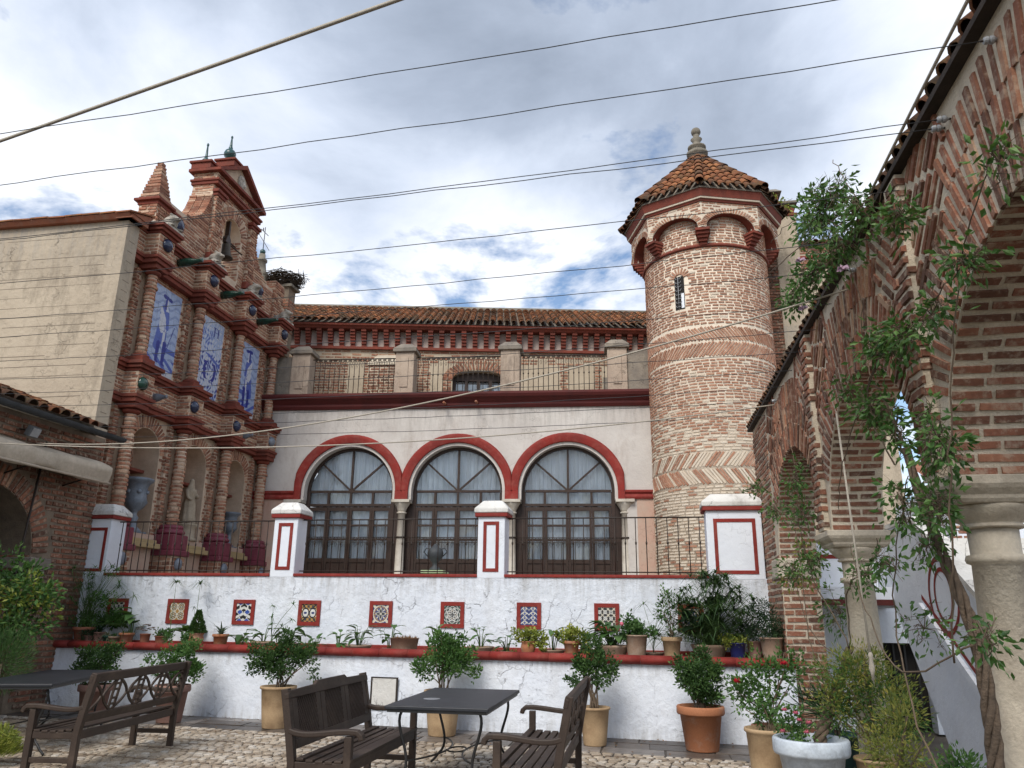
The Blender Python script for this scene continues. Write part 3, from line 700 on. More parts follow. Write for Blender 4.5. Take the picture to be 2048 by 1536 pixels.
def print_grid(F, u0, u1, v0, v1, n, m, fn, nn, parent, name, mat='azulejo', thick=0.012, uvw=None):
    """tile panel face with printed colours; a slab with a fine face grid"""
    g = G(); cols = []; vs = []; a0, a1, b0, b1 = uvw or (-1, 1, -1, 1)
    for j in range(m+1):
        for i in range(n+1): vs.append(F(u0+(u1-u0)*i/n, v0+(v1-v0)*j/m, nn))
    fs = []
    for j in range(m):
        for i in range(n):
            fs.append((j*(n+1)+i, j*(n+1)+i+1, (j+1)*(n+1)+i+1, (j+1)*(n+1)+i)); cols.append(fn(a0+(a1-a0)*(i+0.5)/n, b0+(b1-b0)*(j+0.5)/m))
    b = len(vs); vs += [F(u0, v0, nn-thick), F(u1, v0, nn-thick), F(u1, v1, nn-thick), F(u0, v1, nn-thick)]
    cn = [0, n, (m+1)*(n+1)-1, m*(n+1)]
    for k in range(4): fs.append((b+k, b+(k+1) % 4, cn[(k+1) % 4], cn[k])); cols.append((0.2, 0.2, 0.2))
    g.add(vs, fs); return part(name, g, mat, parent, colors=cols)
panels = [(-9.42, 6), (-8.26, 0), (-7.02, 1), (-5.83, 2), (-4.57, 3), (-3.35, 4), (-2.085, 5), (-0.84, 6), (0.46, 3)]
for (a, k) in panels:
    w = 0.395; z0, z1 = 1.368, 1.778; e = 0.062
    fr = G(); y0, y1 = TW-0.026, TW-0.001
    fr.box2((a, y0, z0), (a+e, y1, z1)); fr.box2((a+w-e, y0, z0), (a+w, y1, z1)); fr.box2((a+e, y0, z0), (a+w-e, y1, z0+e)); fr.box2((a+e, y0, z1-e), (a+w-e, y1, z1))
    fo = part('panel_frame', fr, 'red_paint', tw)
    h = w/2; f = pat(k); hm = (z0+z1)/2; um = a+h
    for (ua, ub, q0, q1) in ((a+e, um, -1, 0), (um, a+w-e, 0, 1)):
        for (va, vb, r0, r1) in ((z0+e, hm, -1, 0), (hm, z1-e, 0, 1)):
            print_grid(FT, ua+0.001, ub-0.001, va+0.001, vb-0.001, 17, 17, f, 0.014, fo, 'tile', uvw=(q0, q1, r0, r1))
# white service hatch set into the low wall
la = math.atan(-0.09); FLW = Fr((0, lowy(0)-0.045, 0), (math.cos(la), math.sin(la), 0), (math.sin(la), -math.cos(la), 0))
g = G(); g.fbox(FLW, -4.12, -3.74, 0.22, 0.66, 0.006, 0.022); ht = part('hatch', g, 'white_stone_cap', tw, bevel=0.004)
g = G(); g.fbox(FLW, -4.145, -3.715, 0.66, 0.675, 0.0, 0.028); g.fbox(FLW, -3.735, -3.715, 0.20, 0.66, 0.0, 0.026); g.fbox(FLW, -4.145, -4.125, 0.20, 0.66, 0.0, 0.026); part('hatch_frame', g, 'iron', ht)
# iron railings on the terrace edge
def railing(name, label, F, u0, u1, v0, v1, pitch, mat='iron', group=None, scroll=None, mid=None, r=0.008, end=True):
    t = thing(name, label, 'railing', F((u0+u1)/2, v0, 0), 0, group)
    g = G(); g.tube([F(u0, v1, 0), F(u1, v1, 0)], r*1.5, 6); part('top_rail', g, mat, t)
    g = G(); g.tube([F(u0, v0+0.04, 0), F(u1, v0+0.04, 0)], r*1.3, 6); part('bottom_rail', g, mat, t)
    if mid: g = G(); g.tube([F(u0, mid, 0), F(u1, mid, 0)], r*1.2, 6); part('middle_rail', g, mat, t)
    n = int((u1-u0)/pitch)
    for i in range(n):
        u = u0+(u1-u0)*(i+0.5)/n; g = G(); g.tube([F(u, v0, 0), F(u, v1, 0)], r, 6)
        zk = v0+(v1-v0)*0.55; g.lathe([(r, -0.03), (r*1.9, -0.012), (r*1.9, 0.012), (r, 0.03)], F(u, zk, 0), 6)
        part('bar', g, mat, t)
        if scroll and i < n-1:
            w = (u1-u0)/n; cu = u+w/2; g = G()
            for s_ in (-1, 1):
                pts = [F(cu+s_*w*0.42*math.cos(a)*(1-a/14), scroll+0.045+0.055*math.sin(a)*(1-a/14), 0.0) for a in [k*0.55 for k in range(14)]]
                g.tube(pts, r*0.62, 4)
            pts = [F(cu, scroll-0.02, 0), F(cu-w*0.2, scroll-0.075, 0), F(cu, scroll-0.15, 0), F(cu+w*0.2, scroll-0.075, 0)]
            g.tube(pts, r*0.6, 4, closed=True)
            part('scrollwork', g, mat, t)
    return t
FR = Fr((0, TW+0.2, 0), (1, 0, 0), (0, -1, 0))
railing('iron_railing', 'plain iron railing on the terrace in front of the brick gable facade', FR, -9.58, -6.43, TZ+0.06, 3.14, 0.135, group='terrace railings')
railing('iron_railing', 'plain iron railing between the two slim white pillars', FR, -5.97, -2.77, TZ+0.06, 3.15, 0.155, group='terrace railings')
railing('iron_railing', 'plain iron railing from the slim pillar to the wide pillar by the tower', FR, -2.29, 0.96, TZ+0.06, 3.15, 0.165, group='terrace railings')
g = G(); g.box2((-13, TW+0.44, TZ-0.2), (6, 20.5, TZ)); struct('terrace_floor', g, 'old_stone')

# ================================================================= palace building
pal = thing('palace_building', 'cream palace with three tall arched windows and a tiled upper storey', 'building', (-4.5, 19.4, 0))
c4, s4 = math.cos(R(4)), math.sin(R(4))
FW = Fr((-9.4, 19.0, 0), (c4, s4, 0), (s4, -c4, 0))
UC = [1.78, 4.65, 7.52]; HW = 1.19; SP = 4.60; COLU = [0.345, 3.215, 6.085, 8.955]
g = G(); arch_wall(g, FW, -1.2, 12.5, 6.9, 4.372, 0.5, [(u, HW, SP, HW, 4.372) for u in UC]); part('wall', g, 'cream_render', pal, fix=False)
g = G(); g.fbox(FW, -1.2, 0.30, TZ, 4.371, -0.5, 0.0); part('wall_foot', g, 'cream_render', pal)
g = G(); g.fbox(FW, 9.0, 12.5, TZ, 4.371, -0.5, 0.0); part('wall_foot', g, 'cream_render', pal)
for a, b in ((0.30, UC[0]-HW), (UC[0]+HW, UC[1]-HW), (UC[1]+HW, UC[2]-HW), (UC[2]+HW, 9.0)):
    g = G(); g.fbox(FW, a+0.001, b-0.001, TZ, 4.371, -0.36, -0.27); part('door_post', g, 'dark_door_wood', pal)
for u in UC:                                            # red hood mouldings, clipped where two meet
    g = G(); prof = [(0.07, 0.0), (0.30, 0.0), (0.305, 0.06), (0.26, 0.11), (0.20, 0.075), (0.14, 0.09), (0.09, 0.05), (0.07, 0.05)]
    path = []; vs = []; m = len(prof); n = 40
    for i in range(n+1):
        a = math.pi*i/n
        for (dr, dn) in prof:
            r_ = HW+0.005+dr; du = r_*math.cos(a)
            du = max(-1.434, min(1.434, du)); vs.append(FW(u+du, SP+r_*math.sin(a), dn+0.002))
    fs = [(i*m+k, i*m+(k+1) % m, (i+1)*m+(k+1) % m, (i+1)*m+k) for i in range(n) for k in range(m)]
    g.add(vs, fs, True)
    for s_ in (-1, 1):                                   # legs down to the capitals
        a, b = u+s_*(HW+0.075), u+s_*1.434
        g.fbox(FW, min(a, b), max(a, b), 4.37, SP, 0.002, 0.082)
    part('hood_moulding', g, 'red_paint', pal)
bandp = [(0, 4.38), (0.07, 4.38), (0.09, 4.43), (0.06, 4.5), (0.105, 4.55), (0.105, 4.6), (0, 4.6)]
for a, b in ((-1.2, 0.340), (8.962, 12.4)):
    g = G(); moulding(g, FW, a, b, bandp); part('impost_band', g, 'red_paint', pal)
g = G(); moulding(g, FW, -1.2, 12.4, [(0, 6.80), (0.05, 6.80), (0.10, 6.87), (0.10, 6.93), (0.20, 7.03), (0.26, 7.05), (0.30, 7.12), (0.30, 7.18), (0, 7.2)]); part('cornice', g, 'dark_red_paint', pal)
g = G(); g.fbox(FW, -1.2, 12.4, 6.9, 7.196, -4.2, -0.002); part('balcony_slab', g, 'old_stone', pal)
# marble columns between the windows
for u in COLU:
    g = G(); c = FW(u, 0, -0.10); r = 0.115
    g.lathe([(r+0.06, TZ), (r+0.06, TZ+0.1), (r+0.03, TZ+0.14), (r, TZ+0.18), (r-0.005, 3.0), (r-0.022, 4.02), (r+0.012, 4.03), (r+0.012, 4.06), (r-0.02, 4.07)], (c.x, c.y, 0), 20)
    co = part('column', g, 'marble', pal)
    g = G(); g.lathe([(r-0.02, 4.07), (r, 4.12), (r+0.04, 4.2), (r+0.085, 4.27), (r+0.09, 4.3)], (c.x, c.y, 0), 20, wob=lambda a, z: 1+0.06*math.cos(8*a))
    g.fbox(FW, u-0.235, u+0.235, 4.3, 4.371, -0.33, 0.13); part('capital', g, 'marble', co)
    g = G(); g.lathe([(r+0.0, 3.40), (r+0.014, 3.40), (r+0.014, 3.44), (r, 3.44)], (c.x, c.y, 0), 16); part('iron_clamp', g, 'iron', co)
# arched windows
def window(uc, lab, cs=0.0):
    w = G(); N0, N1 = -0.33, -0.26
    def bar(a, b, wd, n0=N0, n1=N1, gg=None):
        gg = gg or w; a, b = V3((a[0], a[1], 0)), V3((b[0], b[1], 0)); d = (b-a).normalized(); p = V3((-d.y, d.x, 0))*wd/2
        gg.prism([((a-p).x, (a-p).y), ((b-p).x, (b-p).y), ((b+p).x, (b+p).y), ((a+p).x, (a+p).y)], FW, n0, n1)
    r0, r1 = HW-0.07, HW+0.0
    n = 28
    for i in range(n):
        a, b = math.pi*i/n, math.pi*(i+1)/n
        w.prism([(uc+r0*math.cos(a), SP+r0*math.sin(a)), (uc+r1*math.cos(a), SP+r1*math.sin(a)), (uc+r1*math.cos(b), SP+r1*math.sin(b)), (uc+r0*math.cos(b), SP+r0*math.sin(b))], FW, N0, N1+0.02)
    for s_ in (-1, 1): w.fbox(FW, uc+s_*(HW-0.045)-0.045, uc+s_*(HW-0.045)+0.045, TZ, SP, N0, N1+0.02)
    w.fbox(FW, uc-HW+0.09, uc+HW-0.09, SP-0.005, SP+0.055, N0+0.002, N1+0.012)
    w.fbox(FW, uc-HW+0.09, uc+HW-0.09, 4.235, 4.30, N0+0.004, N1+0.014)
    fo = part('window', w, 'dark_door_wood', pal, label=lab, fix=False)
    b1 = G(); b1.fbox(FW, uc-0.026, uc+0.026, 4.30, SP-0.005, N0, N1+0.006); b1.fbox(FW, uc-0.026, uc+0.026, SP+0.056, SP+r0+0.02, N0, N1+0.006); part('mullion', b1, 'dark_door_wood', fo)
    for s_ in (-1, 1):
        b1 = G(); bar((uc+s_*0.03, SP+0.06), (uc+s_*r0*math.cos(R(43)), SP+r0*math.sin(R(43))), 0.045, N0+0.01, N1, b1); part('diagonal_bar', b1, 'dark_door_wood', fo)
        b1 = G(); b1.fbox(FW, uc+s_*0.60-0.03, uc+s_*0.60+0.03, 4.30, SP-0.005, N0, N1+0.003); part('mullion', b1, 'dark_door_wood', fo)
    # four door leaves
    lv = [uc-HW+0.09, uc-0.60, uc, uc+0.60, uc+HW-0.09]
    for a, b in zip(lv, lv[1:]):
        d = G(); e = 0.062
        d.fbox(FW, a+0.004, a+e, TZ+0.02, 4.215, N0+0.01, N1); d.fbox(FW, b-e, b-0.004, TZ+0.02, 4.215, N0+0.01, N1)
        for (z0, z1) in ((TZ+0.02, TZ+0.16), (2.80, 2.90), (3.36, 3.41), (3.72, 3.77), (4.12, 4.215)): d.fbox(FW, a+e, b-e, z0, z1, N0+0.012, N1-0.004)
        d.fbox(FW, a+e, b-e, TZ+0.16, 2.80, N0+0.02, N1-0.03)
        part('door_leaf', d, 'dark_door_wood', fo, fix=False)
        for (z0, z1) in ((2.90, 3.36), (3.41, 3.72), (3.77, 4.12)):
            p = G(); p.add([FW(a+e, z0, N0+0.03+rj(0.008)), FW(b-e, z0, N0+0.03+rj(0.008)), FW(b-e, z1, N0+0.03+rj(0.008)), FW(a+e, z1, N0+0.03+rj(0.008))], [(0, 1, 2, 3)]); part('pane', p, 'glass', fo, fix=False)
    for a, b in zip(lv, lv[1:]):
        p = G(); p.add([FW(a, 4.3, N0+0.03+rj(0.008)), FW(b, 4.3, N0+0.03+rj(0.008)), FW(b, SP-0.005, N0+0.03+rj(0.008)), FW(a, SP-0.005, N0+0.03+rj(0.008))], [(0, 1, 2, 3)]); part('pane', p, 'glass', fo, fix=False)
    angs = [0, 43, 90, 137, 180]
    for a0, a1 in zip(angs, angs[1:]):
        pts = [FW(uc, SP+0.06, N0+0.03)]+[FW(uc+r0*math.cos(R(a0+(a1-a0)*k/10)), max(SP+0.06, SP+r0*math.sin(R(a0+(a1-a0)*k/10))), N0+0.03) for k in range(11)]
        p = G(); p.add(pts, [tuple(range(len(pts)))]); part('pane', p, 'glass', fo, fix=False)
    # curtains in folds, and the dark room behind
    for (z0, z1, nb, arch) in ((2.35, 4.2, -0.46, False), (4.25, 5.8, -0.48, True)):
        cu = G(); n = 150; vs = []
        for i in range(n+1):
            u = uc-HW+0.02+(2*HW-0.04)*i/n; ph = u*(34+cs)+(1.6+cs*0.2)*math.sin(u*(3.1-cs*0.15)+uc); dn = 0.030*math.sin(ph)+0.018*math.sin(ph*0.37+2)+0.012*math.sin(u*90)
            zt = z1 if not arch else SP+math.sqrt(max(0.001, (HW-0.01)**2-(u-uc)**2))
            vs += [FW(u, z0, nb+dn*1.2), FW(u, zt, nb+dn)]
        gap = (lambda i: False) if arch else (lambda i: 8 < i < 11 or 140 < i < 143)
        cu.add(vs, [(2*i, 2*i+2, 2*i+3, 2*i+1) for i in range(n) if not gap(i)], True); part('curtain', cu, 'curtain', fo, fix=False)
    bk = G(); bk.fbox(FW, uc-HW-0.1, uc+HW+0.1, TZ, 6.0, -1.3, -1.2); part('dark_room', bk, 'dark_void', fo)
    return fo
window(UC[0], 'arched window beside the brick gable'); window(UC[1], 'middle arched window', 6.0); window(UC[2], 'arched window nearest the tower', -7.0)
FG = Fr(FW(0, 0, -0.08), FW.U, FW.N)
for i, u in enumerate(UC):
    railing('window_guard', ['low iron guard with scrollwork before the arched window beside the brick gable', 'low iron guard with scrollwork before the middle arched window', 'low iron guard with scrollwork before the arched window nearest the tower'][i],
            FG, u-1.30, u+1.30, TZ+0.02, 3.42, 0.165, group='window guards', scroll=3.32, mid=3.30, r=0.007)
# wall piece right of the last window and plaster of the lower wall
g = G(); g.fbox(FW, 9.25, 12.3, TZ, 4.379, 0.001, 0.03); part('plaster_panel', g, 'pink_plaster', pal)
g = G(); g.fbox(FW, -1.2, 0.12, TZ, 4.379, 0.001, 0.03); part('plaster_panel', g, 'pink_plaster', pal)
# ---- balcony piers, parapets, railings above the cornice
for k, u in enumerate((0.17, 3.10, 6.0, 8.86)):
    z0, z1 = 7.2, 8.42; a, b = u-0.26, u+0.26
    t = thing('balcony_pier', ['weathered plaster pier on the balcony next to the brick gable', 'weathered balcony pier second from the brick gable', 'weathered balcony pier right of the upper arched window', 'weathered balcony pier closest to the round tower'][k], 'pier', FW(u, z0, -0.2), 0, 'balcony piers')
    g = G(); g.fbox(FW, a, b, z0, z1, -0.5, -0.02); part('shaft', g, 'pier_render', t, bevel=0.015)
    g = G(); e = 0.07
    g.fbox(FW, a+0.15, b-0.15, z0+0.22, z1-0.16, -0.021, 0.005); part('raised_panel', g, 'pier_render', t, bevel=0.008)
    g = G(); e = 0.07
    g.fbox(FW, a-e, b+e, z1, z1+0.1, -0.57, 0.05)
    lo = [FW(a-e, z1+0.1, 0.05), FW(b+e, z1+0.1, 0.05), FW(b+e, z1+0.1, -0.57), FW(a-e, z1+0.1, -0.57)]
    hi = [FW(a+0.1, z1+0.27, -0.12), FW(b-0.1, z1+0.27, -0.12), FW(b-0.1, z1+0.27, -0.4), FW(a+0.1, z1+0.27, -0.4)]
    g.add(lo+hi, [(q, (q+1) % 4, 4+(q+1) % 4, 4+q) for q in range(4)]+[(4, 5, 6, 7)]); part('cap', g, 'old_stone', t, bevel=0.02)
FB = Fr(FW(0, 0, -0.25), FW.U, FW.N)
for k, (a, b) in enumerate(((0.44, 2.83), (3.37, 5.73), (6.27, 8.59))):
    railing('balcony_railing', ['rusty balcony railing with scrollwork nearest the brick gable', 'rusty balcony railing with scrollwork before the upper arched window', 'rusty balcony railing with scrollwork nearest the round tower'][k], FB, a, b, 7.2, 8.32, 0.135, 'iron', 'balcony railings', scroll=8.22, r=0.0105)
for a, b in ((-1.2, -0.1), (9.13, 11.0)):
    g = G(); g.fbox(FW, a, b, 7.197, 8.36, -0.42, -0.1); part('parapet', g, 'old_stone', pal)
# ---- upper storey, set back
au = R(11); FU = Fr((-9.4, 21.4, 0), (math.cos(au), math.sin(au), 0), (math.sin(au), -math.cos(au), 0))
UL, UR = -2.6, 13.5
g = G(); WU = (3.74, 5.32)
uwc, uhw = (WU[0]+WU[1])/2+0.05, 0.80
arch_wall(g, FU, UL, UR, 10.3, 7.0, 0.5, [(uwc, uhw, 8.55, 0.22, 7.0)]); part('upper_wall', g, 'ochre_render', pal, fix=False)
g = G(); g.fbox(FU, UL, UR, 9.38, 9.46, 0.002, 0.10); part('red_string', g, 'red_brick_paint', pal)
g = G(); g.fbox(FU, UL, UR, 9.46, 9.98, 0.003, 0.02); part('frieze', g, 'frieze_render', pal)
g = G(); moulding(g, FU, UL, UR, [(0, 9.98), (0.30, 9.98), (0.34, 10.03), (0.40, 10.06), (0.40, 10.12), (0, 10.12)]); part('eave_board', g, 'red_brick_paint', pal)
u = UL+0.15
while u < UR:
    g = G()
    for k in range(6):
        z = 9.463+k*0.087; g.fbox(FU, u-0.075, u+0.075, z, z+0.075, 0.02, 0.06+k*0.045)
        g.fbox(FU, u-0.06, u+0.06, z+0.075, z+0.087, 0.02, 0.045+k*0.045)
    part('corbel', g, 'red_brick_paint', pal); u += 0.345
EV, RG = 10.13, 12.0
g = G(); g.add([FU(UL, EV, 0.42), FU(UR, EV, 0.42), FU(UR, RG, -3.2), FU(UL, RG, -3.2), FU(UL, EV-0.02, -3.2), FU(UR, EV-0.02, -3.2)], [(0, 1, 2, 3), (0, 3, 4), (1, 5, 2), (3, 2, 5, 4)])
ro = part('roof', g, 'old_stone', pal, fix=False)
Pt = Pieces('roof_tile', 'roof_tiles', 'roof_tile', ro); tile_slope(Pt, FU(UL, EV+0.02, 0.50), FU(UR, EV+0.02, 0.50), FU(UL, RG+0.04, -3.2), FU(UR, RG+0.04, -3.2), 0.225, 0.36, 0.20); Pt.flush()
g = G(); g.tube([FU(UL, RG+0.06, -3.2), FU(UR, RG+0.06, -3.2)], 0.12, 8); part('ridge', g, 'grey_stone', ro)
# brick bands and patches of the upper wall
Pu = Pieces('brick', 'bricks', 'brick', pal, 300)
inwin = lambda u, v: abs(u-uwc) > uhw+0.02 or v > 8.80
FU2 = Fr(FU(0, 0, 0.0), FU.U, FU.N)
courses(Pu, FU2, UL, UR, 8.98, 9.38, 0.25, 0.05, 0.09, 0.03, tint=lambda u, v: RND.uniform(0.5, 1.0), skip=0.2)
for (a, b) in ((-0.6, 0.55), (1.05, 1.45), (2.05, 3.1), (8.2, 8.4), (7.1, 7.35), (10.0, 11.4)):
    courses(Pu, FU2, a, b, 7.2, 8.98, 0.22, 0.05, 0.09, 0.028, tint=lambda u, v: RND.uniform(0.25, 0.95))
for k in range(26):
    a = math.pi*(k+0.5)/26; u_, v_ = uwc+(uhw+0.16)*math.cos(a), 8.45+0.50*math.sin(a)
    brick(Pu, FU2, u_, v_, 0.30, 0.06, 0.03, math.atan2(math.sin(a)*0.75, math.cos(a)), RND.uniform(0.3, 0.9))
for s_ in (-1, 1): courses(Pu, FU2, uwc+s_*(uhw+0.16)-0.13, uwc+s_*(uhw+0.16)+0.13, 7.2, 8.42, 0.26, 0.055, 0.09, 0.03, dep=0.025, tint=lambda u, v: RND.uniform(0.3, 0.9))
Pu.flush()
# upper window
N0, N1 = -0.32, -0.24
w = G(); w.fbox(FU, uwc-uhw, uwc+uhw, 7.2, 8.78, -0.4, -0.37); bo = part('upper_window', w, 'dark_void', pal, label='small arched window behind the balcony railing')
for k in range(5):
    u = uwc-uhw+0.05+k*(2*uhw-0.1)/4; m = G(); m.fbox(FU, u-0.05, u+0.05, 7.2, 8.8, N0, N1); part('mullion', m, 'dark_door_wood', bo)
for z in (7.75, 8.15): m = G(); m.fbox(FU, uwc-uhw, uwc+uhw, z-0.025, z+0.025, N0+0.01, N1-0.01); part('muntin', m, 'dark_door_wood', bo)
m = G(); m.fbox(FU, uwc-uhw, uwc+uhw, 8.5, 8.8, N0+0.005, N1-0.005); part('valance', m, 'dark_door_wood', bo)
for k in range(4):
    u = uwc-uhw+0.05+k*(2*uhw-0.1)/4; p = G(); p.add([FU(u+0.05, 7.2, N0), FU(u+(2*uhw-0.1)/4-0.05, 7.2, N0), FU(u+(2*uhw-0.1)/4-0.05, 8.5, N0), FU(u+0.05, 8.5, N0)], [(0, 1, 2, 3)]); part('pane', p, 'glass', bo, fix=False)
    p = G(); p.add([FU(u+0.05, 7.2, N0-0.03), FU(u+(2*uhw-0.1)/4-0.05, 7.2, N0-0.03), FU(u+(2*uhw-0.1)/4-0.05, 8.42, N0-0.03), FU(u+0.05, 8.42, N0-0.03)], [(0, 1, 2, 3)]); part('curtain', p, 'curtain', bo, fix=False)
# brick chimney stack with sloped top standing on the balcony, and a blocked door
st = thing('brick_buttress', 'brick buttress with sloped tile top behind the balcony railing', 'buttress', FW(2.2, 7.2, -1.4))
FS = Fr(FW(0, 0, -1.2), FW.U, FW.N)
g = G(); g.fbox(FS, 1.75, 2.75, 7.2, 8.55, -0.9, 0); g.add([FS(1.72, 8.5, 0.05), FS(2.78, 8.5, 0.05), FS(2.78, 9.05, -0.9), FS(1.72, 9.05, -0.9), FS(1.72, 8.44, 0.05), FS(2.78, 8.44, 0.05), FS(2.78, 8.44, -0.9), FS(1.72, 8.44, -0.9)], [(0, 1, 2, 3), (0, 4, 5, 1), (1, 5, 6, 2), (0, 3, 7, 4), (3, 2, 6, 7)]); part('core', g, 'mortar', st, fix=False)
Pb = Pieces('brick', 'bricks', 'brick', st, 300); courses(Pb, FS, 1.75, 2.75, 7.2, 8.45, 0.24, 0.055, 0.085, 0.025, tint=lambda u, v: RND.uniform(0, 0.6)); Pb.flush()
dr = G(); dr.fbox(FU, 8.45, 9.35, 7.0, 8.62, 0.003, 0.03); part('blocked_door', dr, 'old_stone', pal)
# rain stains run from two spouts
for (u, z) in ((4.30, 6.82), (5.15, 6.84)):
    g = G(); g.tube([FW(u, z+0.1, -0.05), FW(u, z+0.05, 0.36)], 0.035, 8); part('spout', g, 'terracotta_old', pal)
# ================================================================= round tower
TX, TY, TR = 1.81, 19.3, 1.56
tow = thing('round_tower', 'round brick tower with octagonal corbelled head and tiled cap', 'tower', (TX, TY, TZ))
FACE = R(-95)
g = G(); g.lathe([(TR, TZ-0.1), (TR, 11.9)], (TX, TY, 0), 48); part('shaft', g, 'mortar_tower', tow)
def FC(th, rad=TR): return Fr((TX+rad*math.cos(th), TY+rad*math.sin(th), 0), (-math.sin(th), math.cos(th), 0), (math.cos(th), math.sin(th), 0))
Pk = Pieces('brick', 'bricks', 'brick_tower', tow, 300)
WA = R(-119)
def slit(th, z): return abs((th-WA)*TR) < 0.13 and 8.72 < z < 9.62
def white(z):
    p = 0.80 if z < 4.5 else (0.55 if z < 5.7 else (0.28 if z < 6.4 else 0.05))
    return RND.uniform(0.87, 1.0) if RND.random() < p else min(0.84, max(0, RND.gauss(0.48, 0.17)))
z = TZ+0.06; i = 0; pitch = 0.0715
while z < 11.3:
    if not (7.42 < z < 8.24 or 4.38 < z < 5.21):
        th = FACE-R(112)+(i % 2)*0.09+rj(0.02)
        while th < FACE+R(112):
            l = RND.uniform(0.115, 0.195); a = th+l/2/TR; th += (l+RND.uniform(0.022, 0.05))/TR
            if slit(a-0.045, z) or slit(a+0.045, z) or slit(a, z): continue
            if 9.58 <= z < 9.84 and abs((a-WA)*TR) < 0.30: continue
            brick(Pk, FC(a), 0, z+rj(0.006)+0.010*math.sin(a*3+i*0.4), l, 0.036*RND.uniform(0.85, 1.15), 0.012, rj(0.03), white(z))
    i += 1; z += pitch
for (zb, flip) in ((7.45, 1), (4.425, -1)):
    for r_ in range(2):
        zc = zb+0.19+r_*0.39; sg = flip*(1 if r_ == 0 else -1); th = FACE-R(112)
        while th < FACE+R(112):
            brick(Pk, FC(th), 0, zc, RND.uniform(0.38, 0.45), 0.040, 0.013, sg*R(52)+rj(0.05), white(zc) if zb < 6 else RND.uniform(0.2, 0.8)); th += 0.079/TR
for k in range(9):                                               # little arch over the slit
    a = math.pi*(k+0.5)/9; F = FC(WA+0.20*math.cos(a)/TR)
    brick(Pk, F, 0, 9.58+0.17*math.sin(a), 0.17, 0.034, 0.02, a, RND.uniform(0.3, 0.8))
Pk.flush()
F = FC(WA)
g = G(); g.fbox(F, -0.125, 0.125, 8.75, 9.61, -0.02, 0.009); so_ = part('slit_window', g, 'dark_void', tow)  # flat dark panel; the shade of the recess is only its colour
g = G(); g.tube([F(-0.02, 8.75, 0.03), F(-0.02, 9.6, 0.03)], 0.008, 5)
for k in range(8):
    zz = 8.80+k*0.105; g.tube([F(-0.10, zz+0.05, 0.03), F(-0.07, zz, 0.03), F(-0.02, zz+0.02, 0.035), F(0.03, zz, 0.03), F(0.06, zz+0.05, 0.03)], 0.007, 4)
part('grille', g, 'porcelain', so_)
g = G(); g.fbox(F, 0.04, 0.115, 8.77, 9.15, 0.009, 0.015); part('pane', g, 'curtain', so_)
# red string under the head
g = G(); g.lathe([(TR, 10.28), (TR+0.05, 10.28), (TR+0.06, 10.32), (TR+0.03, 10.36), (TR, 10.38)], (TX, TY, 0), 48); part('string_course', g, 'red_brick_paint', tow)
# octagonal head on corbels
RO = 1.90; head = part('head_core', G().lathe([(1.5, 11.15), (1.75, 11.35), (1.75, 11.45)], (TX, TY, 0), 8, False, Matrix.Rotation(FACE, 3, 'Z')), 'mortar_tower', tow)
corner = [V3((TX+RO*math.cos(FACE+k*math.pi/4), TY+RO*math.sin(FACE+k*math.pi/4), 0)) for k in range(8)]
Ph = Pieces('brick', 'bricks', 'brick_tower', head, 300)
SPR, RISE, AH = 10.68, 0.42, 0.62
for k in range(8):
    a, b = corner[k], corner[(k+1) % 8]; L = (b-a).length; n = V3(((a+b)/2-V3((TX, TY, 0)))).normalized()
    F = Fr(a, b-a, n); g = G(); uc = L/2
    arch_wall(g, F, 0, L, 11.47, SPR, 0.2, [(uc, AH, SPR, RISE, SPR)]); part('head_panel', g, 'mortar_tower', head, fix=False)
    g = G(); ns = 20; vs = []
    for i in range(ns+1):
        t = math.pi*i/ns; u, v = uc+(AH-0.006)*math.cos(t), SPR+(RISE-0.006)*math.sin(t)
        vs += [F(u, v, -0.012), F(u+0.0, v, -0.46)]
    g.add(vs, [(2*i, 2*i+1, 2*i+3, 2*i+2) for i in range(ns)], True); part('arch_soffit', g, 'red_brick_paint', head, fix=False)
    if k in (6, 7, 0, 1, 5, 2):
        voussoirs(Ph, F, uc, SPR, AH+0.01, AH+0.15, R(4), R(176), 30, 0.5, 0.014, None, RISE/AH)
        courses(Ph, F, 0.02, L-0.02, SPR+0.05, 11.36, 0.17, 0.037, 0.072, 0.028, mask=lambda u, v: ((u-uc)/(AH+0.17))**2+((v-SPR)/(RISE+0.17))**2 > 1, tint=lambda u, v: RND.random()*0.9)
Ph.flush()
for k in range(8):                                               # stepped corbels under the corners
    th = FACE+k*math.pi/4; F = FC(th, 0.0); g = G()
    for s_ in range(5):
        r1 = 1.58+0.060*(s_+1); w = 0.085+0.022*s_; z0 = 10.32+s_*0.072
        g.fbox(F, -w, w, z0, z0+0.064, 1.38, r1); g.fbox(F, -w+0.01, w-0.01, z0+0.064, z0+0.072, 1.38, r1-0.012)
    part('corbel', g, 'red_brick_paint', tow)
def octring(g, prof):
    M_ = Matrix.Rotation(FACE, 3, 'Z'); g.lathe(prof, (TX, TY, 0), 8, False, M_)
g = G(); octring(g, [(1.7, 11.36), (RO+0.04, 11.36), (RO+0.06, 11.42), (1.7, 11.42)]); part('red_band', g, 'red_brick_paint', tow)
g = G(); octring(g, [(1.7, 11.421), (RO+0.09, 11.421), (RO+0.10, 11.46), (1.7, 11.46)]); part('white_band', g, 'mortar_tower', tow)
g = G(); octring(g, [(1.7, 11.461), (RO+0.11, 11.461), (RO+0.14, 11.60), (RO+0.15, 11.66), (1.6, 11.67)]); part('eave', g, 'red_brick_paint', tow)
RE, ZE, ZA = 2.08, 11.68, 13.75
g = G(); octring(g, [(RE, ZE-0.02), (RE, ZE), (0.12, ZA)]); rf = part('roof', g, 'old_stone', tow)
Pr = Pieces('roof_tile', 'roof_tiles', 'roof_tile', rf, 300)
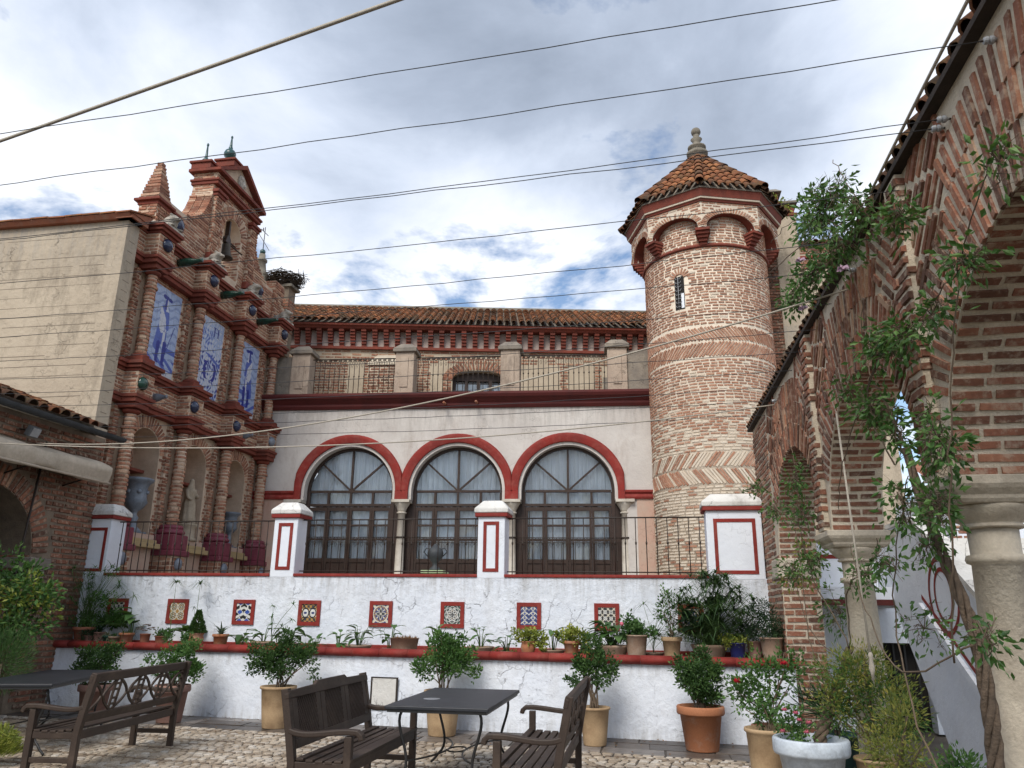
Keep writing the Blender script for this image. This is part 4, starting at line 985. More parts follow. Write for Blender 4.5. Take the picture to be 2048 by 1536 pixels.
apex = V3((TX, TY, ZA))
for k in range(8):
    a = V3((TX+RE*math.cos(FACE+k*math.pi/4), TY+RE*math.sin(FACE+k*math.pi/4), ZE)); b = V3((TX+RE*math.cos(FACE+(k+1)*math.pi/4), TY+RE*math.sin(FACE+(k+1)*math.pi/4), ZE))
    mid = (a+b)/2; up = apex-mid; nrm = (b-a).cross(up).normalized(); n = 7
    out = (mid-V3((TX, TY, ZE))).normalized()
    for i in range(n):
        f = (i+0.5)/n; ln = (1-abs(2*f-1)); base = a.lerp(b, f)+out*0.06; tot = up*ln*0.97
        rows = max(1, int(round(tot.length/0.30)))
        for j in range(rows):
            p = base+tot*(j/rows)+nrm*(0.03+rj(0.01)); q = base+tot*min(1, (j+1.15)/rows)+nrm*0.012
            barrel(Pr, p, q, nrm, 0.205, 0.17, min(1, max(0, RND.gauss(0.6, 0.25)-(0.35 if j == 0 else 0))))
    nr = V3(((a-V3((TX, TY, ZE))).normalized()*0.5)+V3((0, 0, 1))).normalized()
    o2 = (a-V3((TX, TY, ZE))).normalized()
    for j in range(7):
        p = (a+o2*0.08).lerp(apex, j/7)+nr*(0.075+rj(0.008)); q = (a+o2*0.08).lerp(apex, min(1, (j+1.12)/7))+nr*0.055
        barrel(Pr, p, q, nr, 0.235, 0.20, RND.uniform(0.1, 0.7))
Pr.flush()
g = G(); g.lathe([(0.30, 13.48), (0.24, 13.58), (0.22, 13.78), (0.285, 13.82), (0.295, 13.90), (0.21, 13.93), (0.19, 14.01), (0.25, 14.04), (0.25, 14.09), (0.13, 14.13), (0.10, 14.26), (0.16, 14.34), (0.07, 14.42), (0.09, 14.48)], (TX, TY, 0), 16)
g.ball((TX, TY, 14.58), 0.135, 12, 8); part('finial', g, 'grey_stone', tow)
# ================================================================= chimney stack and wall stump right of the tower
ch = thing('chimney_stack', 'tall pale rendered chimney stack standing right of the round tower', 'chimney', (4.3, 20.3, 4))
g = G(); g.box2((3.86, 20.3, 0.0), (4.47, 20.9, 12.32)); part('stack', g, 'grey_render', ch, bevel=0.02)
g = G(); g.box2((4.0, 20.27, 12.32), (4.5, 20.94, 12.39)); part('collar', g, 'red_brick_paint', ch)
for x in (4.04, 4.36):
    for y in (20.34, 20.82): g = G(); g.box2((x, y, 12.39), (x+0.08, y+0.08, 12.70)); part('pot_leg', g, 'red_brick_paint', ch)
g = G(); g.box2((3.98, 20.25, 12.70), (4.54, 20.96, 12.77)); g.box2((4.08, 20.4, 12.77), (4.44, 20.82, 12.84)); part('cap_slab', g, 'grey_stone', ch, bevel=0.01)
c2 = thing('small_chimney', 'small red louvred chimney with flat dark cap behind the tower roof', 'chimney', (3.95, 21.2, 11))
g = G(); g.box2((3.82, 21.2, 10.8), (4.22, 21.6, 13.30)); part('shaft', g, 'red_brick_paint', c2)
for x in (3.83, 3.98, 4.14): g = G(); g.box2((x, 21.2, 13.30), (x+0.07, 21.6, 13.57)); part('louvre', g, 'red_brick_paint', c2)
g = G(); g.add([(3.72, 21.1, 13.57), (4.32, 21.1, 13.57), (4.32, 21.7, 13.57), (3.72, 21.7, 13.57), (3.85, 21.25, 13.72), (4.19, 21.25, 13.72), (4.19, 21.55, 13.72), (3.85, 21.55, 13.72)], [(3, 2, 1, 0), (4, 5, 6, 7)]+[(k, (k+1) % 4, 4+(k+1) % 4, 4+k) for k in range(4)]); part('cap', g, 'grey_stone', c2)
bs = thing('brick_stump', 'rough dark brick wall stump between tower and pale chimney', 'wall', (3.6, 20.3, 3))
g = G(); g.box2((2.9, 20.34, 2.5), (3.87, 20.9, 11.1)); part('core', g, 'mortar_dark', bs)
Pb = Pieces('brick', 'bricks', 'brick', bs, 300); courses(Pb, Fr((0, 20.34, 0), (1, 0, 0), (0, -1, 0)), 2.95, 3.86, 5.5, 11.05, 0.22, 0.06, 0.09, 0.025, dep=0.03, tint=lambda u, v: RND.uniform(0, 0.6)); Pb.flush()
rb = thing('rear_brick_building', 'low brick building with tiled eave seen behind the pale chimney', 'building', (8, 25, 0))
g = G(); g.box2((4.6, 25, 0), (7.8, 30, 13.6)); part('wall', g, 'grey_render', rb)
FRB = Fr((0, 25, 0), (1, 0, 0), (0, -1, 0))
Pb = Pieces('brick', 'bricks', 'brick', rb, 300); courses(Pb, FRB, 4.9, 7.78, 13.3, 13.58, 0.27, 0.055, 0.095, 0.03, dep=0.03); courses(Pb, FRB, 4.9, 7.78, 12.75, 13.1, 0.27, 0.055, 0.095, 0.03, dep=0.03); Pb.flush()
g = G(); moulding(g, FRB, 4.6, 7.8, [(0, 13.12), (0.08, 13.14), (0.08, 13.22), (0, 13.24)]); part('string_course', g, 'red_brick_paint', rb)
Pb = Pieces('roof_tile', 'roof_tiles', 'roof_tile', rb, 300); tile_slope(Pb, (4.6, 24.8, 13.62), (7.9, 24.8, 13.62), (4.6, 27.5, 14.7), (7.9, 27.5, 14.7), 0.24, 0.45, 0.21); Pb.flush()
g = G(); g.add([(4.6, 24.85, 13.6), (7.9, 24.85, 13.6), (7.9, 27.5, 14.68), (4.6, 27.5, 14.68)], [(0, 1, 2, 3)]); part('roof', g, 'old_stone', rb, fix=False)
# ================================================================= brick bell gable of the church (faces the courtyard from the left)
gab = thing('bell_gable', 'ornate brick church front with columns, niches, blue tile panels and bell arch', 'facade', (-10.2, 16, TZ))
XW = -10.17                                             # wall plane
FF = Fr((XW, 0, 0), (0, 1, 0), (1, 0, 0))              # u = y, n = +x
CY = [13.3, 15.13, 16.97, 18.8]; BAYS = [(CY[i]+CY[i+1])/2 for i in range(3)]
Y0, Y1 = 12.72, 19.35
Pg = Pieces('brick', 'bricks', 'brick_gable', gab, 300)
NH = 0.50                                               # niche half width
NS, NSILL = 4.72, 3.06
g = G(); arch_wall(g, FF, Y0, Y1, 9.3, TZ, 0.62, [(u, NH, NS, NH, NSILL) for u in BAYS]); part('wall', g, 'mortar_gable', gab, fix=False)
g = G(); g.box2((XW-1.3, Y0, TZ), (XW-0.621, Y1, 9.3)); part('niche_back', g, 'pink_plaster', gab)
for u in BAYS:
    voussoirs(Pg, FF, u, NS, NH+0.01, NH+0.27, R(2), R(178), 24, 0.62, 0.012, None)
    courses(Pg, FF, u-0.70, u+0.70, NSILL, 5.35, 0.19, 0.046, 0.074, 0.022, mask=lambda a, b, u=u: ((abs(a-u) > NH+0.02) if b < NS else (math.hypot(a-u, b-NS) > NH+0.30)), tint=lambda a, b: RND.random()**1.2)
    fn = Fr((XW-0.62, 0, 0), (0, 1, 0), (1, 0, 0)); courses(Pg, fn, u-NH, u+NH, 4.25, 5.15, 0.24, 0.05, 0.085, 0.02, dep=0.006, mask=lambda a, b, u=u: b < NS or math.hypot(a-u, b-NS) < NH, tint=lambda a, b: RND.uniform(0.3, 0.7))
    g = G(); g.fbox(FF, u-NH-0.02, u+NH+0.02, 4.36, 4.42, -0.6, -0.3); part('niche_string', g, 'red_brick_paint', gab)
# surrounds of the upper panels
PW, PZ0, PZ1 = 0.50, 6.42, 8.33
for u in BAYS:
    courses(Pg, FF, u-0.70, u+0.70, 6.28, 8.55, 0.19, 0.046, 0.074, 0.022, dep=0.02, mask=lambda a, b, u=u: not (abs(a-u) < PW+0.03 and PZ0-0.02 < b < PZ1+0.02), tint=lambda a, b: RND.random()**1.2)
# pilaster strips behind the columns
for u in CY:
    for (z0, z1) in ((3.2, 5.42), (6.42, 8.35)):
        for s_ in (-1, 1):
            F2 = Fr((XW+0.07, 0, 0), (0, 1, 0), (1, 0, 0)); a = u+s_*0.20
            g = G(); g.fbox(FF, a-0.07, a+0.07, z0, z1, 0, 0.07); part('pilaster', g, 'mortar_gable', gab)
            courses(Pg, F2, a-0.08, a+0.08, z0, z1, 0.17, 0.046, 0.074, 0.022, dep=0.02, tint=lambda a, b: RND.random()**1.3*0.8)
            F3 = Fr((XW+0.03, a-0.07, 0), (1, 0, 0), (0, -1, 0)); courses(Pg, F3, -0.03, 0.05, z0, z1, 0.1, 0.046, 0.074, 0.022, dep=0.014, tint=lambda a, b: RND.random()*0.6)
# columns built of brick rings
def ring_column(cx, cy, z0, z1, r0, r1, rings):
    g = G(); g.lathe([(r0-0.012, z0), (r1-0.012, z1)], (cx, cy, 0), 16); co = part('column', g, 'mortar_gable', gab)
    P = Pieces('brick', 'bricks', 'brick_gable', co, 90); n = int((z1-z0)/0.078)
    for i in range(n):
        z = z0+(z1-z0)*(i+0.5)/n; r = r0+(r1-r0)*(i+0.5)/n
        if any(abs(z-q) < 0.06 for q in rings): r += 0.025
        th = rj(1.0)
        for k in range(5):
            a0, a1 = th+k*2*math.pi/5+0.04, th+(k+1)*2*math.pi/5-0.04; vs = []; rr = r+rj(0.007); m = 5; hz = 0.024*RND.uniform(0.9, 1.12); zz = z+rj(0.004)
            for (q, dz_) in ((rr-0.03, -hz-0.004), (rr, -hz), (rr+0.004, 0), (rr, hz), (rr-0.03, hz+0.004)):
                for j in range(m+1):
                    a = a0+(a1-a0)*j/m; vs.append((cx+q*math.cos(a), cy+q*math.sin(a), zz+dz_))
            fs = [(s_*(m+1)+j, s_*(m+1)+j+1, (s_+1)*(m+1)+j+1, (s_+1)*(m+1)+j) for s_ in range(4) for j in range(m)]
            am = (a0+a1)/2; P.add(vs, fs, min(1, max(0, RND.gauss(0.72, 0.2))) if RND.random() < 0.85 else RND.random()*0.4, V3((math.cos(am), math.sin(am), 0)), False)
    P.flush(); return co
XC = -9.93
for u in CY:
    for (z0, z1, r0, r1, pz) in ((3.30, 5.28, 0.132, 0.118, TZ), (6.52, 8.25, 0.118, 0.104, None)):
        co = ring_column(XC, u, z0, z1, r0, r1, [z1-0.26])
        g = G(); g.lathe([(r1-0.02, z1), (r1+0.02, z1+0.01), (r1+0.055, z1+0.04), (r1+0.055, z1+0.075), (r1+0.02, z1+0.10)], (XC, u, 0), 18)
        w = r1+0.10; g.box2((XC-w, u-w, z1+0.10), (XC+w, u+w, z1+0.20)); part('capital', g, 'red_brick_paint', co, bevel=0.01)
        if pz is None:
            g = G(); w = r0+0.09; g.box2((XC-w, u-w, 6.30), (XC+w, u+w, 6.44)); g.lathe([(r0+0.02, 6.44), (r0+0.06, 6.455), (r0+0.06, 6.50), (r0+0.01, 6.525)], (XC, u, 0), 18); part('base', g, 'red_brick_paint', co, bevel=0.01)
        else:
            g = G(); w = r0+0.13
            g.lathe([(w-0.02, 3.10), (w+0.02, 3.12), (w+0.03, 3.16), (w, 3.20), (w-0.03, 3.21), (w, 3.25), (w-0.04, 3.30), (r0, 3.31)], (XC, u, 0), 20)
            g.box2((XC-w, u-w, 2.78), (XC+w, u+w, 3.10)); g.box2((XC-w-0.05, u-w-0.05, 2.66), (XC+w+0.05, u+w+0.05, 2.78)); part('base', g, 'maroon_paint', co, bevel=0.02)
            g = G(); g.box2((XC-w+0.02, u-w+0.02, TZ), (XC+w-0.02, u+w-0.02, 2.66)); part('pedestal', g, 'mortar_gable', gab)
            for (F2, a, b) in ((Fr((XC+w-0.02, 0, 0), (0, 1, 0), (1, 0, 0)), u-w+0.03, u+w-0.03), (Fr((0, u-w+0.02, 0), (1, 0, 0), (0, -1, 0)), XC-w+0.02, XC+w-0.03)):
                courses(Pg, F2, a, b, TZ+0.02, 2.64, 0.22, 0.06, 0.085, 0.02, tint=lambda a, b: RND.random())
            g = G(); g.ball((XC+w, u, 2.50), 0.12, 14, 8, sq=(0.6, 1, 1.1)); part('glazed_boss', g, 'grey_glaze', gab)
# altars below the niches
for k, u in enumerate(BAYS):
    g = G(); g.fbox(FF, u-0.5, u+0.5, TZ, 2.78, 0.0, 0.12); part('niche_base', g, 'pink_plaster', gab)
    g = G(); g.fbox(FF, u-0.55, u+0.55, 2.78, 2.88, -0.1, 0.29); g.fbox(FF, u-0.47, u+0.47, 2.88, 2.95, -0.1, 0.25); part('niche_sill', g, 'yellow_paint', gab, bevel=0.012)
    g = G(); g.fbox(FF, u-0.40, u+0.40, 2.95, 3.048, -0.6, 0.22); part('niche_step', g, 'pink_plaster', gab, bevel=0.01)
# entablatures that break forward over the columns
def entab(z0, z1, deep=0.0):
    """red architrave, brick frieze, red cornice; z0 underside, z1 top"""
    segs = []; hw = 0.26
    for i, u in enumerate(CY):
        segs.append((u-hw, u+hw, 0.47))
        if i < 3: segs.append((u+hw, CY[i+1]-hw, 0.16))
    segs.append((Y0, CY[0]-hw, 0.16)); segs.append((CY[3]+hw, Y1, 0.16))
    for (a, b, d) in segs:
        g = G(); e = 0.0 if d < 0.3 else 0.05
        h = z1-z0
        def ring(zz, zt, o_, a=a, b=b, d=d, e=e): g.fbox(FF, a-(o_ if e else 0), b+(o_ if e else 0), zz, zt, -0.05, d+o_)
        ring(z0, z0+0.09, 0.015); ring(z0+0.09, z0+0.16, 0.05)
        part('architrave', g, 'red_brick_paint', gab, bevel=0.008)
        g = G(); g.fbox(FF, a, b, z0+0.16, z1-0.20, -0.05, d-0.012); part('frieze', g, 'mortar_gable', gab)
        F2 = Fr((XW+d-0.012, 0, 0), (0, 1, 0), (1, 0, 0)); courses(Pg, F2, a+0.01, b-0.01, z0+0.17, z1-0.21, 0.19, 0.046, 0.074, 0.022, tint=lambda a, b: RND.random())
        if e:
            F3 = Fr((XW+0.15, a, 0), (1, 0, 0), (0, -1, 0)); courses(Pg, F3, 0, d-0.17, z0+0.17, z1-0.21, 0.19, 0.046, 0.074, 0.022, tint=lambda a, b: RND.random())
        g = G(); ring(z1-0.20, z1-0.14, 0.02); ring(z1-0.14, z1-0.07, 0.075); ring(z1-0.07, z1, 0.12)
        part('cornice', g, 'red_brick_paint', gab, bevel=0.01)
XB = -10.0
entab(5.48, 6.30); entab(8.45, 9.30)
# glazed bosses on the friezes
def boss(y, z, x, r=0.125, mat='blue_glaze'):
    g = G(); g.lathe([(r*1.0, 0), (r*1.06, 0.02), (r*0.9, 0.06), (r*0.5, 0.10), (0.001, 0.115)], (0, 0, 0), 18, True, Matrix.Rotation(math.pi/2, 3, 'Y')); g.v = [(a+x, b+y, c+z) for a, b, c in g.v]; part('glazed_boss', g, mat, gab)
for i, u in enumerate(CY):
    boss(u-0.12, 5.87, XW+0.465, 0.13, ['green_glaze', 'blue_glaze', 'blue_glaze', 'grey_glaze'][i]); boss(u, 8.93, XW+0.465, 0.14)
boss(13.95, 9.78, XB+0.02, 0.17); boss(17.70, 9.80, XB+0.02, 0.15)
# glazed spouts between the columns
for i, u in enumerate(BAYS):
    for (z, mat, ln, dy, rr) in ((8.98, 'green_glaze', 0.56, 0.0, 1.05), (5.80, 'grey_glaze', 0.34, -0.25, 0.95)):
        if mat == 'grey_glaze' and i == 1: continue
        g = G(); M_ = Matrix.Rotation(R(90), 3, 'Y') @ Matrix.Identity(3)
        pr = [(0.09*rr, 0), (0.095*rr, ln*0.2), (0.085*rr, ln*0.24), (0.095*rr, ln*0.3), (0.08*rr, ln*0.5), (0.05*rr, ln*0.75), (0.035*rr, ln*0.95), (0.045*rr, ln)]
        g.lathe(pr, (0, 0, 0), 14, True, M_); g.v = [(a+XW+0.16, b+u+dy, c+z+0.06*(a)) for a, b, c in g.v]; part('glazed_spout', g, mat, gab)
# ---- attic and belfry
XB = -10.0; FBY = Fr((XB, 0, 0), (0, 1, 0), (1, 0, 0)); BC = 16.15; BT = 0.56
def attic_top(u):
    d = abs(u-BC)
    if d > 2.75: return 9.886
    if d > 1.05:
        t = (2.05-min(d, 2.05))/1.0; return 10.155 + (1-math.sqrt(max(0, 1-t*t)))*1.25
    return 11.830
BH, BS = 0.40, 10.660
g = G(); arch_wall(g, FBY, 13.45, Y1-0.1, 0, 9.3, BT, [(BC, BH, BS, BH, 9.55)], vtopf=attic_top); part('belfry_wall', g, 'mortar_gable', gab, fix=False)
g = G(); g.prism([(BC-1.05, 11.480), (BC+1.05, 11.480), (BC+1.05, 11.830), (BC, 12.500), (BC-1.05, 11.830)], FBY, -BT, -BT+0.001)
part('gable_back', g, 'mortar_gable', gab)
def inb(u, v):
    if v > attic_top(u)-0.05: return False
    if v < BS: return abs(u-BC) > BH+0.02
    return math.hypot(u-BC, v-BS) > BH+0.33
courses(Pg, FBY, 13.47, Y1-0.12, 9.32, 11.500, 0.19, 0.046, 0.074, 0.022, mask=inb, tint=lambda a, b: RND.random()**1.1)
voussoirs(Pg, FBY, BC, BS, BH+0.01, BH+0.31, R(2), R(178), 24, 0.6, 0.014, None)
FSL = Fr((XB-BT, BC-1.05, 0), (1, 0, 0), (0, -1, 0)); courses(Pg, FSL, 0, BT, 10.980, 11.530, 0.19, 0.046, 0.074, 0.022)
fj = Fr((XB-BT, BC+BH, 0), (1, 0, 0), (0, -1, 0)); courses(Pg, fj, 0, BT, 9.57, BS, 0.19, 0.046, 0.074, 0.022, dep=0.008)
# stepped courses of the volutes
for sgn in (-1, 1):
    z = 10.172
    while z < 11.280:
        c_ = 1-(z-10.155)/1.25; t = math.sqrt(max(0, 1-c_*c_)); d = 2.05-t
        ua, ub = BC+sgn*(d+0.035+rj(0.012)), BC+sgn*1.06
        if abs(ua-ub) > 0.03:
            nseg = 3
            for k in range(nseg):
                n0, n1 = 0.025-(BT+0.05)*k/nseg-0.008, 0.025-(BT+0.05)*(k+1)/nseg+0.008
                vs = [FBY(u, v, n) for n in (n0, n1) for (u, v) in ((ua, z), (ub, z), (ub, z+0.045), (ua, z+0.045))]
                Pg.add(vs, [(0, 1, 2, 3), (4, 5, 6, 7), (3, 2, 6, 7), (0, 3, 7, 4), (0, 1, 5, 4)], RND.random(), V3((0.7, -0.7, 0)))
        z += 0.065
# belfry pilasters with red bases and capitals
for s_ in (-1, 1):
    a = BC+s_*0.86; F2 = Fr((XB+0.09, 0, 0), (0, 1, 0), (1, 0, 0))
    g = G(); g.fbox(FBY, a-0.15, a+0.15, 9.55, 11.380, 0, 0.09); part('pilaster', g, 'mortar_gable', gab)
    courses(Pg, F2, a-0.16, a+0.16, 9.723, 11.200, 0.19, 0.046, 0.074, 0.022, dep=0.02)
    F3 = Fr((XB, a-0.15, 0), (1, 0, 0), (0, -1, 0)); courses(Pg, F3, 0, 0.09, 9.723, 11.200, 0.1, 0.046, 0.074, 0.022)
    g = G(); g.fbox(FBY, a-0.19, a+0.19, 9.50, 9.698, 0, 0.14); part('pilaster_base', g, 'red_brick_paint', gab, bevel=0.015)
    g = G(); g.fbox(FBY, a-0.19, a+0.19, 11.200, 11.280, 0, 0.13); g.fbox(FBY, a-0.23, a+0.23, 11.280, 11.360, 0, 0.17); part('pilaster_capital', g, 'red_brick_paint', gab, bevel=0.01)
g = G(); g.box2((XB-BT-0.04, BC-1.09, 11.500), (XB+0.12, BC+1.09, 11.580)); g.box2((XB-BT-0.06, BC-1.12, 11.580), (XB+0.15, BC+1.12, 11.640)); part('belfry_string', g, 'red_brick_paint', gab, bevel=0.012)
courses(Pg, Fr((XB+0.06, 0, 0), (0, 1, 0), (1, 0, 0)), BC-1.05, BC+1.05, 11.650, 11.810, 0.22, 0.05, 0.075, 0.02, dep=0.02)
g = G(); g.box2((XB-BT, BC-1.05, 11.640), (XB+0.06, BC+1.05, 11.820)); part('pediment_frieze', g, 'mortar_gable', gab)
courses(Pg, Fr((XB-BT, BC-1.05, 0), (1, 0, 0), (0, -1, 0)), 0, BT, 11.650, 11.810, 0.22, 0.05, 0.075, 0.02, dep=0.02)
g = G(); g.box2((XB-BT-0.1, BC-1.17, 11.820), (XB+0.20, BC+1.17, 11.900)); part('pediment_cornice', g, 'red_brick_paint', gab, bevel=0.012)
g = G(); g.prism([(BC-1.0, 11.900), (BC+1.0, 11.900), (BC, 12.520)], FBY, -BT, 0.03); part('tympanum', g, 'mortar_gable', gab)
for s_ in (-1, 1):
    g = G(); g.prism([(BC+s_*1.17, 11.900), (BC+s_*1.02, 11.900), (BC, 12.520), (BC, 12.640)], FBY, -BT-0.08, 0.19); part('raking_cornice', g, 'red_brick_paint', gab)
g = G(); g.ball((XB+0.04, BC+0.05, 12.160), 0.20, 12, 8, sq=(0.35, 0.9, 1.1)); g.ball((XB+0.07, BC+0.02, 12.240), 0.09, 10, 6, sq=(0.6, 1, 1)); g.ball((XB+0.06, BC+0.12, 12.110), 0.08, 10, 6); part('carved_shield', g, 'pale_stone', gab)
for (y, zb, ball) in ((BC-0.98, 11.900, 0), (BC, 12.580, 1), (BC+0.98, 11.900, 0)):
    g = G(); g.box2((XB-0.62, y-0.17, zb), (XB-0.1, y+0.17, zb+0.16)); g.box2((XB-0.66, y-0.21, zb+0.16), (XB-0.06, y+0.21, zb+0.22)); b_ = part('finial_block', g, 'red_brick_paint', gab, bevel=0.012)
    z = zb+0.22; g = G()
    if ball: g.lathe([(0.10, 0), (0.06, 0.05), (0.07, 0.09), (0.145, 0.16), (0.155, 0.24), (0.12, 0.32), (0.05, 0.38), (0.055, 0.42), (0.04, 0.45), (0.018, 0.70), (0.03, 0.72), (0.028, 0.76), (0.002, 0.79)], (XB-0.36, y, z), 16)
    else: g.lathe([(0.11, 0), (0.05, 0.05), (0.09, 0.10), (0.06, 0.14), (0.035, 0.2), (0.018, 0.50), (0.03, 0.53), (0.028, 0.57), (0.002, 0.60)], (XB-0.36, y, z), 14)
    part('glazed_finial', g, 'teal_glaze', b_)
# stepped brick pinnacles at both ends
def pinnacle(y, x, z0, h0, h1, w, crown=True):
    g = G(); g.box2((x-w, y-w, z0), (x+w, y+w, z0+h0)); part('pinnacle_base', g, 'mortar_gable', gab)
    for (F2, a, b) in ((Fr((0, y-w, 0), (1, 0, 0), (0, -1, 0)), x-w, x+w), (Fr((x+w, 0, 0), (0, 1, 0), (1, 0, 0)), y-w, y+w)): courses(Pg, F2, a, b, z0, z0+h0, 0.19, 0.046, 0.074, 0.022, dep=0.02)
    if not crown: return
    g = G(); g.box2((x-w-0.09, y-w-0.09, z0+h0), (x+w+0.09, y+w+0.09, z0+h0+0.06)); g.box2((x-w-0.03, y-w-0.03, z0+h0-0.08), (x+w+0.03, y+w+0.03, z0+h0)); part('pinnacle_cornice', g, 'red_brick_paint', gab, bevel=0.01)
    n = int(h1/0.078)
    for i in range(n):
        t = i/n; q = (w+0.02)*(1-t)+0.045*t; z = z0+h0+0.06+i*h1/n; hh = h1/n
        g = [(x+a*(q+rj(0.01)), y+b*(q+rj(0.01)), zz) for zz in (z, z+hh*0.72) for (a, b) in ((-1, -1), (1, -1), (1, 1), (-1, 1))]
        Pg.add(g, [(4, 5, 6, 7), (0, 1, 5, 4), (1, 2, 6, 5), (2, 3, 7, 6), (3, 0, 4, 7)], RND.random()**1.2, V3((0, -1, 0)))
    g = G(); g.lathe([(w*1.3, z0+h0+0.06), (0.04, z0+h0+h1)], (x, y, 0), 4, False, Matrix.Rotation(math.pi/4, 3, 'Z')); part('pinnacle_core', g, 'mortar_gable', gab)
pinnacle(13.36, -10.18, 9.3, 0.64, 1.0, 0.215)
pinnacle(18.75, -10.2, 9.3, 1.15, 0.2, 0.26, False)
g = G(); g.fbox(FBY, Y0+0.1, BC-2.05, 10.2, 10.30, -BT, 0.05) if False else g.box2((XB-BT, 13.35, 9.951), (XB+0.05, 14.0, 10.0)); part('attic_coping', g, 'red_brick_paint', gab)
Pg.flush()
# blue and white figure panels, tile by tile
LB, MB_, DB = (0.36, 0.45, 0.65), (0.08, 0.13, 0.44), (0.022, 0.035, 0.26)
PWHT = (0.55, 0.58, 0.66)
rb_ = random.Random(3)
def seg_d(px, py, a, b):
    ax, ay = a; bx, by = b; dx, dy = bx-ax, by-ay; t = max(0, min(1, ((px-ax)*dx+(py-ay)*dy)/(dx*dx+dy*dy+1e-9))); return math.hypot(px-ax-t*dx, py-ay-t*dy), t
def figure(flip, hold):
    def f(u, v):
        u = u*flip; x = u*0.42; y = (v+1)/2                      # x metres-ish, y 0..1
        if y < 0.065: return DB if (hold and 0.015 < y < 0.05 and abs(x) < 0.24 and math.sin(x*95)*math.sin(x*41+2) > 0.15) else (0.56, 0.58, 0.62)
        if y < 0.075: return MB_
        def limb(a, b, r0, r1): d, t = seg_d(x, y*1.9, (a[0], a[1]*1.9), (b[0], b[1]*1.9)); return d < r0+(r1-r0)*t
        if limb((-0.12, 0.14), (-0.10, 0.34), 0.035, 0.055) or limb((0.07, 0.13), (0.08, 0.36), 0.04, 0.06): return DB
        if limb((0.07, 0.125), (0.14, 0.115), 0.03, 0.02) or limb((-0.12, 0.135), (-0.06, 0.125), 0.03, 0.02): return DB
        if limb((-0.02, 0.78), (-0.01, 0.86), 0.05, 0.05): return PWHT if u > 0.0 else DB
        if limb((-0.10, 0.905), (0.10, 0.89), 0.045, 0.04): return DB
        if limb((-0.13, 0.66), (-0.02, 0.53), 0.045, 0.04) : return PWHT
        if limb((0.05, 0.72), (0.09, 0.55), 0.05, 0.045): return MB_
        if limb((-0.05, 0.74), (-0.06, 0.52), 0.12, 0.09): return MB_ if (u+y*3) % 0.5 < 0.22 else PWHT
        if limb((-0.10, 0.52), (-0.15, 0.30), 0.09, 0.10): return MB_
        if limb((0.0, 0.50), (0.03, 0.36), 0.09, 0.08): return PWHT if math.sin(x*60) > -0.4 else MB_
        if hold and limb((0.30, 0.60), (0.14, 0.30), 0.010, 0.010): return DB
        if y < 0.2: return MB_ if math.sin(x*22+y*60) > 0.1 else LB
        if 0.27 < y < 0.33 and x > 0.12: return MB_
        return LB if math.sin(y*60+math.sin(x*15)*2) > -0.6 else (0.24, 0.31, 0.52)
    return f
def townscape(u, v):
    y = (v+1)/2
    if 0.80 < y < 0.92 and 0.12 < u < 0.62: return DB if (abs(abs(u-0.37)-0.15) < 0.04 or abs(y-0.86) < 0.006 or y > 0.905 and math.sin(u*50) > 0) else LB
    k = math.sin(u*17+math.sin(y*31)*2.2)*math.sin(y*47+math.sin(u*9)*2.0)
    if y > 0.55: return (MB_ if k > 0.45 and u < 0.35 and y < 0.85 else (PWHT if k < -0.3 else LB))
    if abs(y-0.53+0.09*u) < 0.02: return MB_
    if 0.22 < y < 0.45 and abs(math.hypot((u-0.15), (y-0.34)*3)-0.45) < 0.09: return DB
    return DB if k > 0.42 else (PWHT if k < -0.12 else LB)
for k, (u, fn) in enumerate(zip(BAYS, (figure(1, True), townscape, figure(-1, False)))):
    fr = G(); fr.fbox(FF, u-PW-0.012, u+PW+0.012, PZ0-0.012, PZ1+0.012, -0.02, 0.02); po = part('tile_panel', fr, 'mortar_gable', gab, label=['blue tile picture of a standing man leaning on a staff', 'blue tile picture of a town under a crowned shield', 'blue tile picture of a standing robed figure'][k])
    nu, nv = 5, 10
    for i in range(nu):
        for j in range(nv):
            a, b = u-PW+2*PW*i/nu, u-PW+2*PW*(i+1)/nu; c, d = PZ0+(PZ1-PZ0)*j/nv, PZ0+(PZ1-PZ0)*(j+1)/nv
            print_grid(FF, a+0.0015, b-0.0015, c+0.0015, d-0.0015, 14, 14, fn, 0.028+rj(0.001), po, 'tile', 'azulejo_matt', uvw=(-1+2*i/nu, -1+2*(i+1)/nu, -1+2*j/nv, -1+2*(j+1)/nv))
# ---- bell
bl = thing('bell', 'small dark bronze bell hanging in the brick gable arch', 'bell', (XB-0.10, BC-0.06, 10.0))
g = G(); g.lathe([(0.20, 0.0), (0.195, 0.03), (0.15, 0.10), (0.12, 0.22), (0.11, 0.36), (0.07, 0.42), (0.01, 0.43)], (0, 0, 0.0), 20); part('bell_body', g, 'bronze', bl, local=True)
g = G(); g.tube([(0, 0, -0.02), (0, 0, 0.3)], 0.015, 6); g.ball((0, 0, -0.02), 0.035, 8, 6); part('clapper', g, 'bronze', bl, local=True)
g = G(); g.prism([(-0.13, 0.40), (0.13, 0.40), (0.09, 0.55), (0.035, 0.62), (0.03, 1.02), (-0.03, 1.02), (-0.035, 0.62), (-0.09, 0.55)], Fr((0, 0, 0), (0, 1, 0), (1, 0, 0)), -0.06, 0.06); part('headstock', g, 'dark_door_wood', bl, local=True, bevel=0.01)
g = G(); g.tube([(0, -0.42, 0.5), (0, 0.42, 0.5)], 0.02, 6); g.tube([(0.02, 0.1, 0.42), (0.28, 0.32, 0.22)], 0.018, 6); part('axle', g, 'iron', bl, local=True)
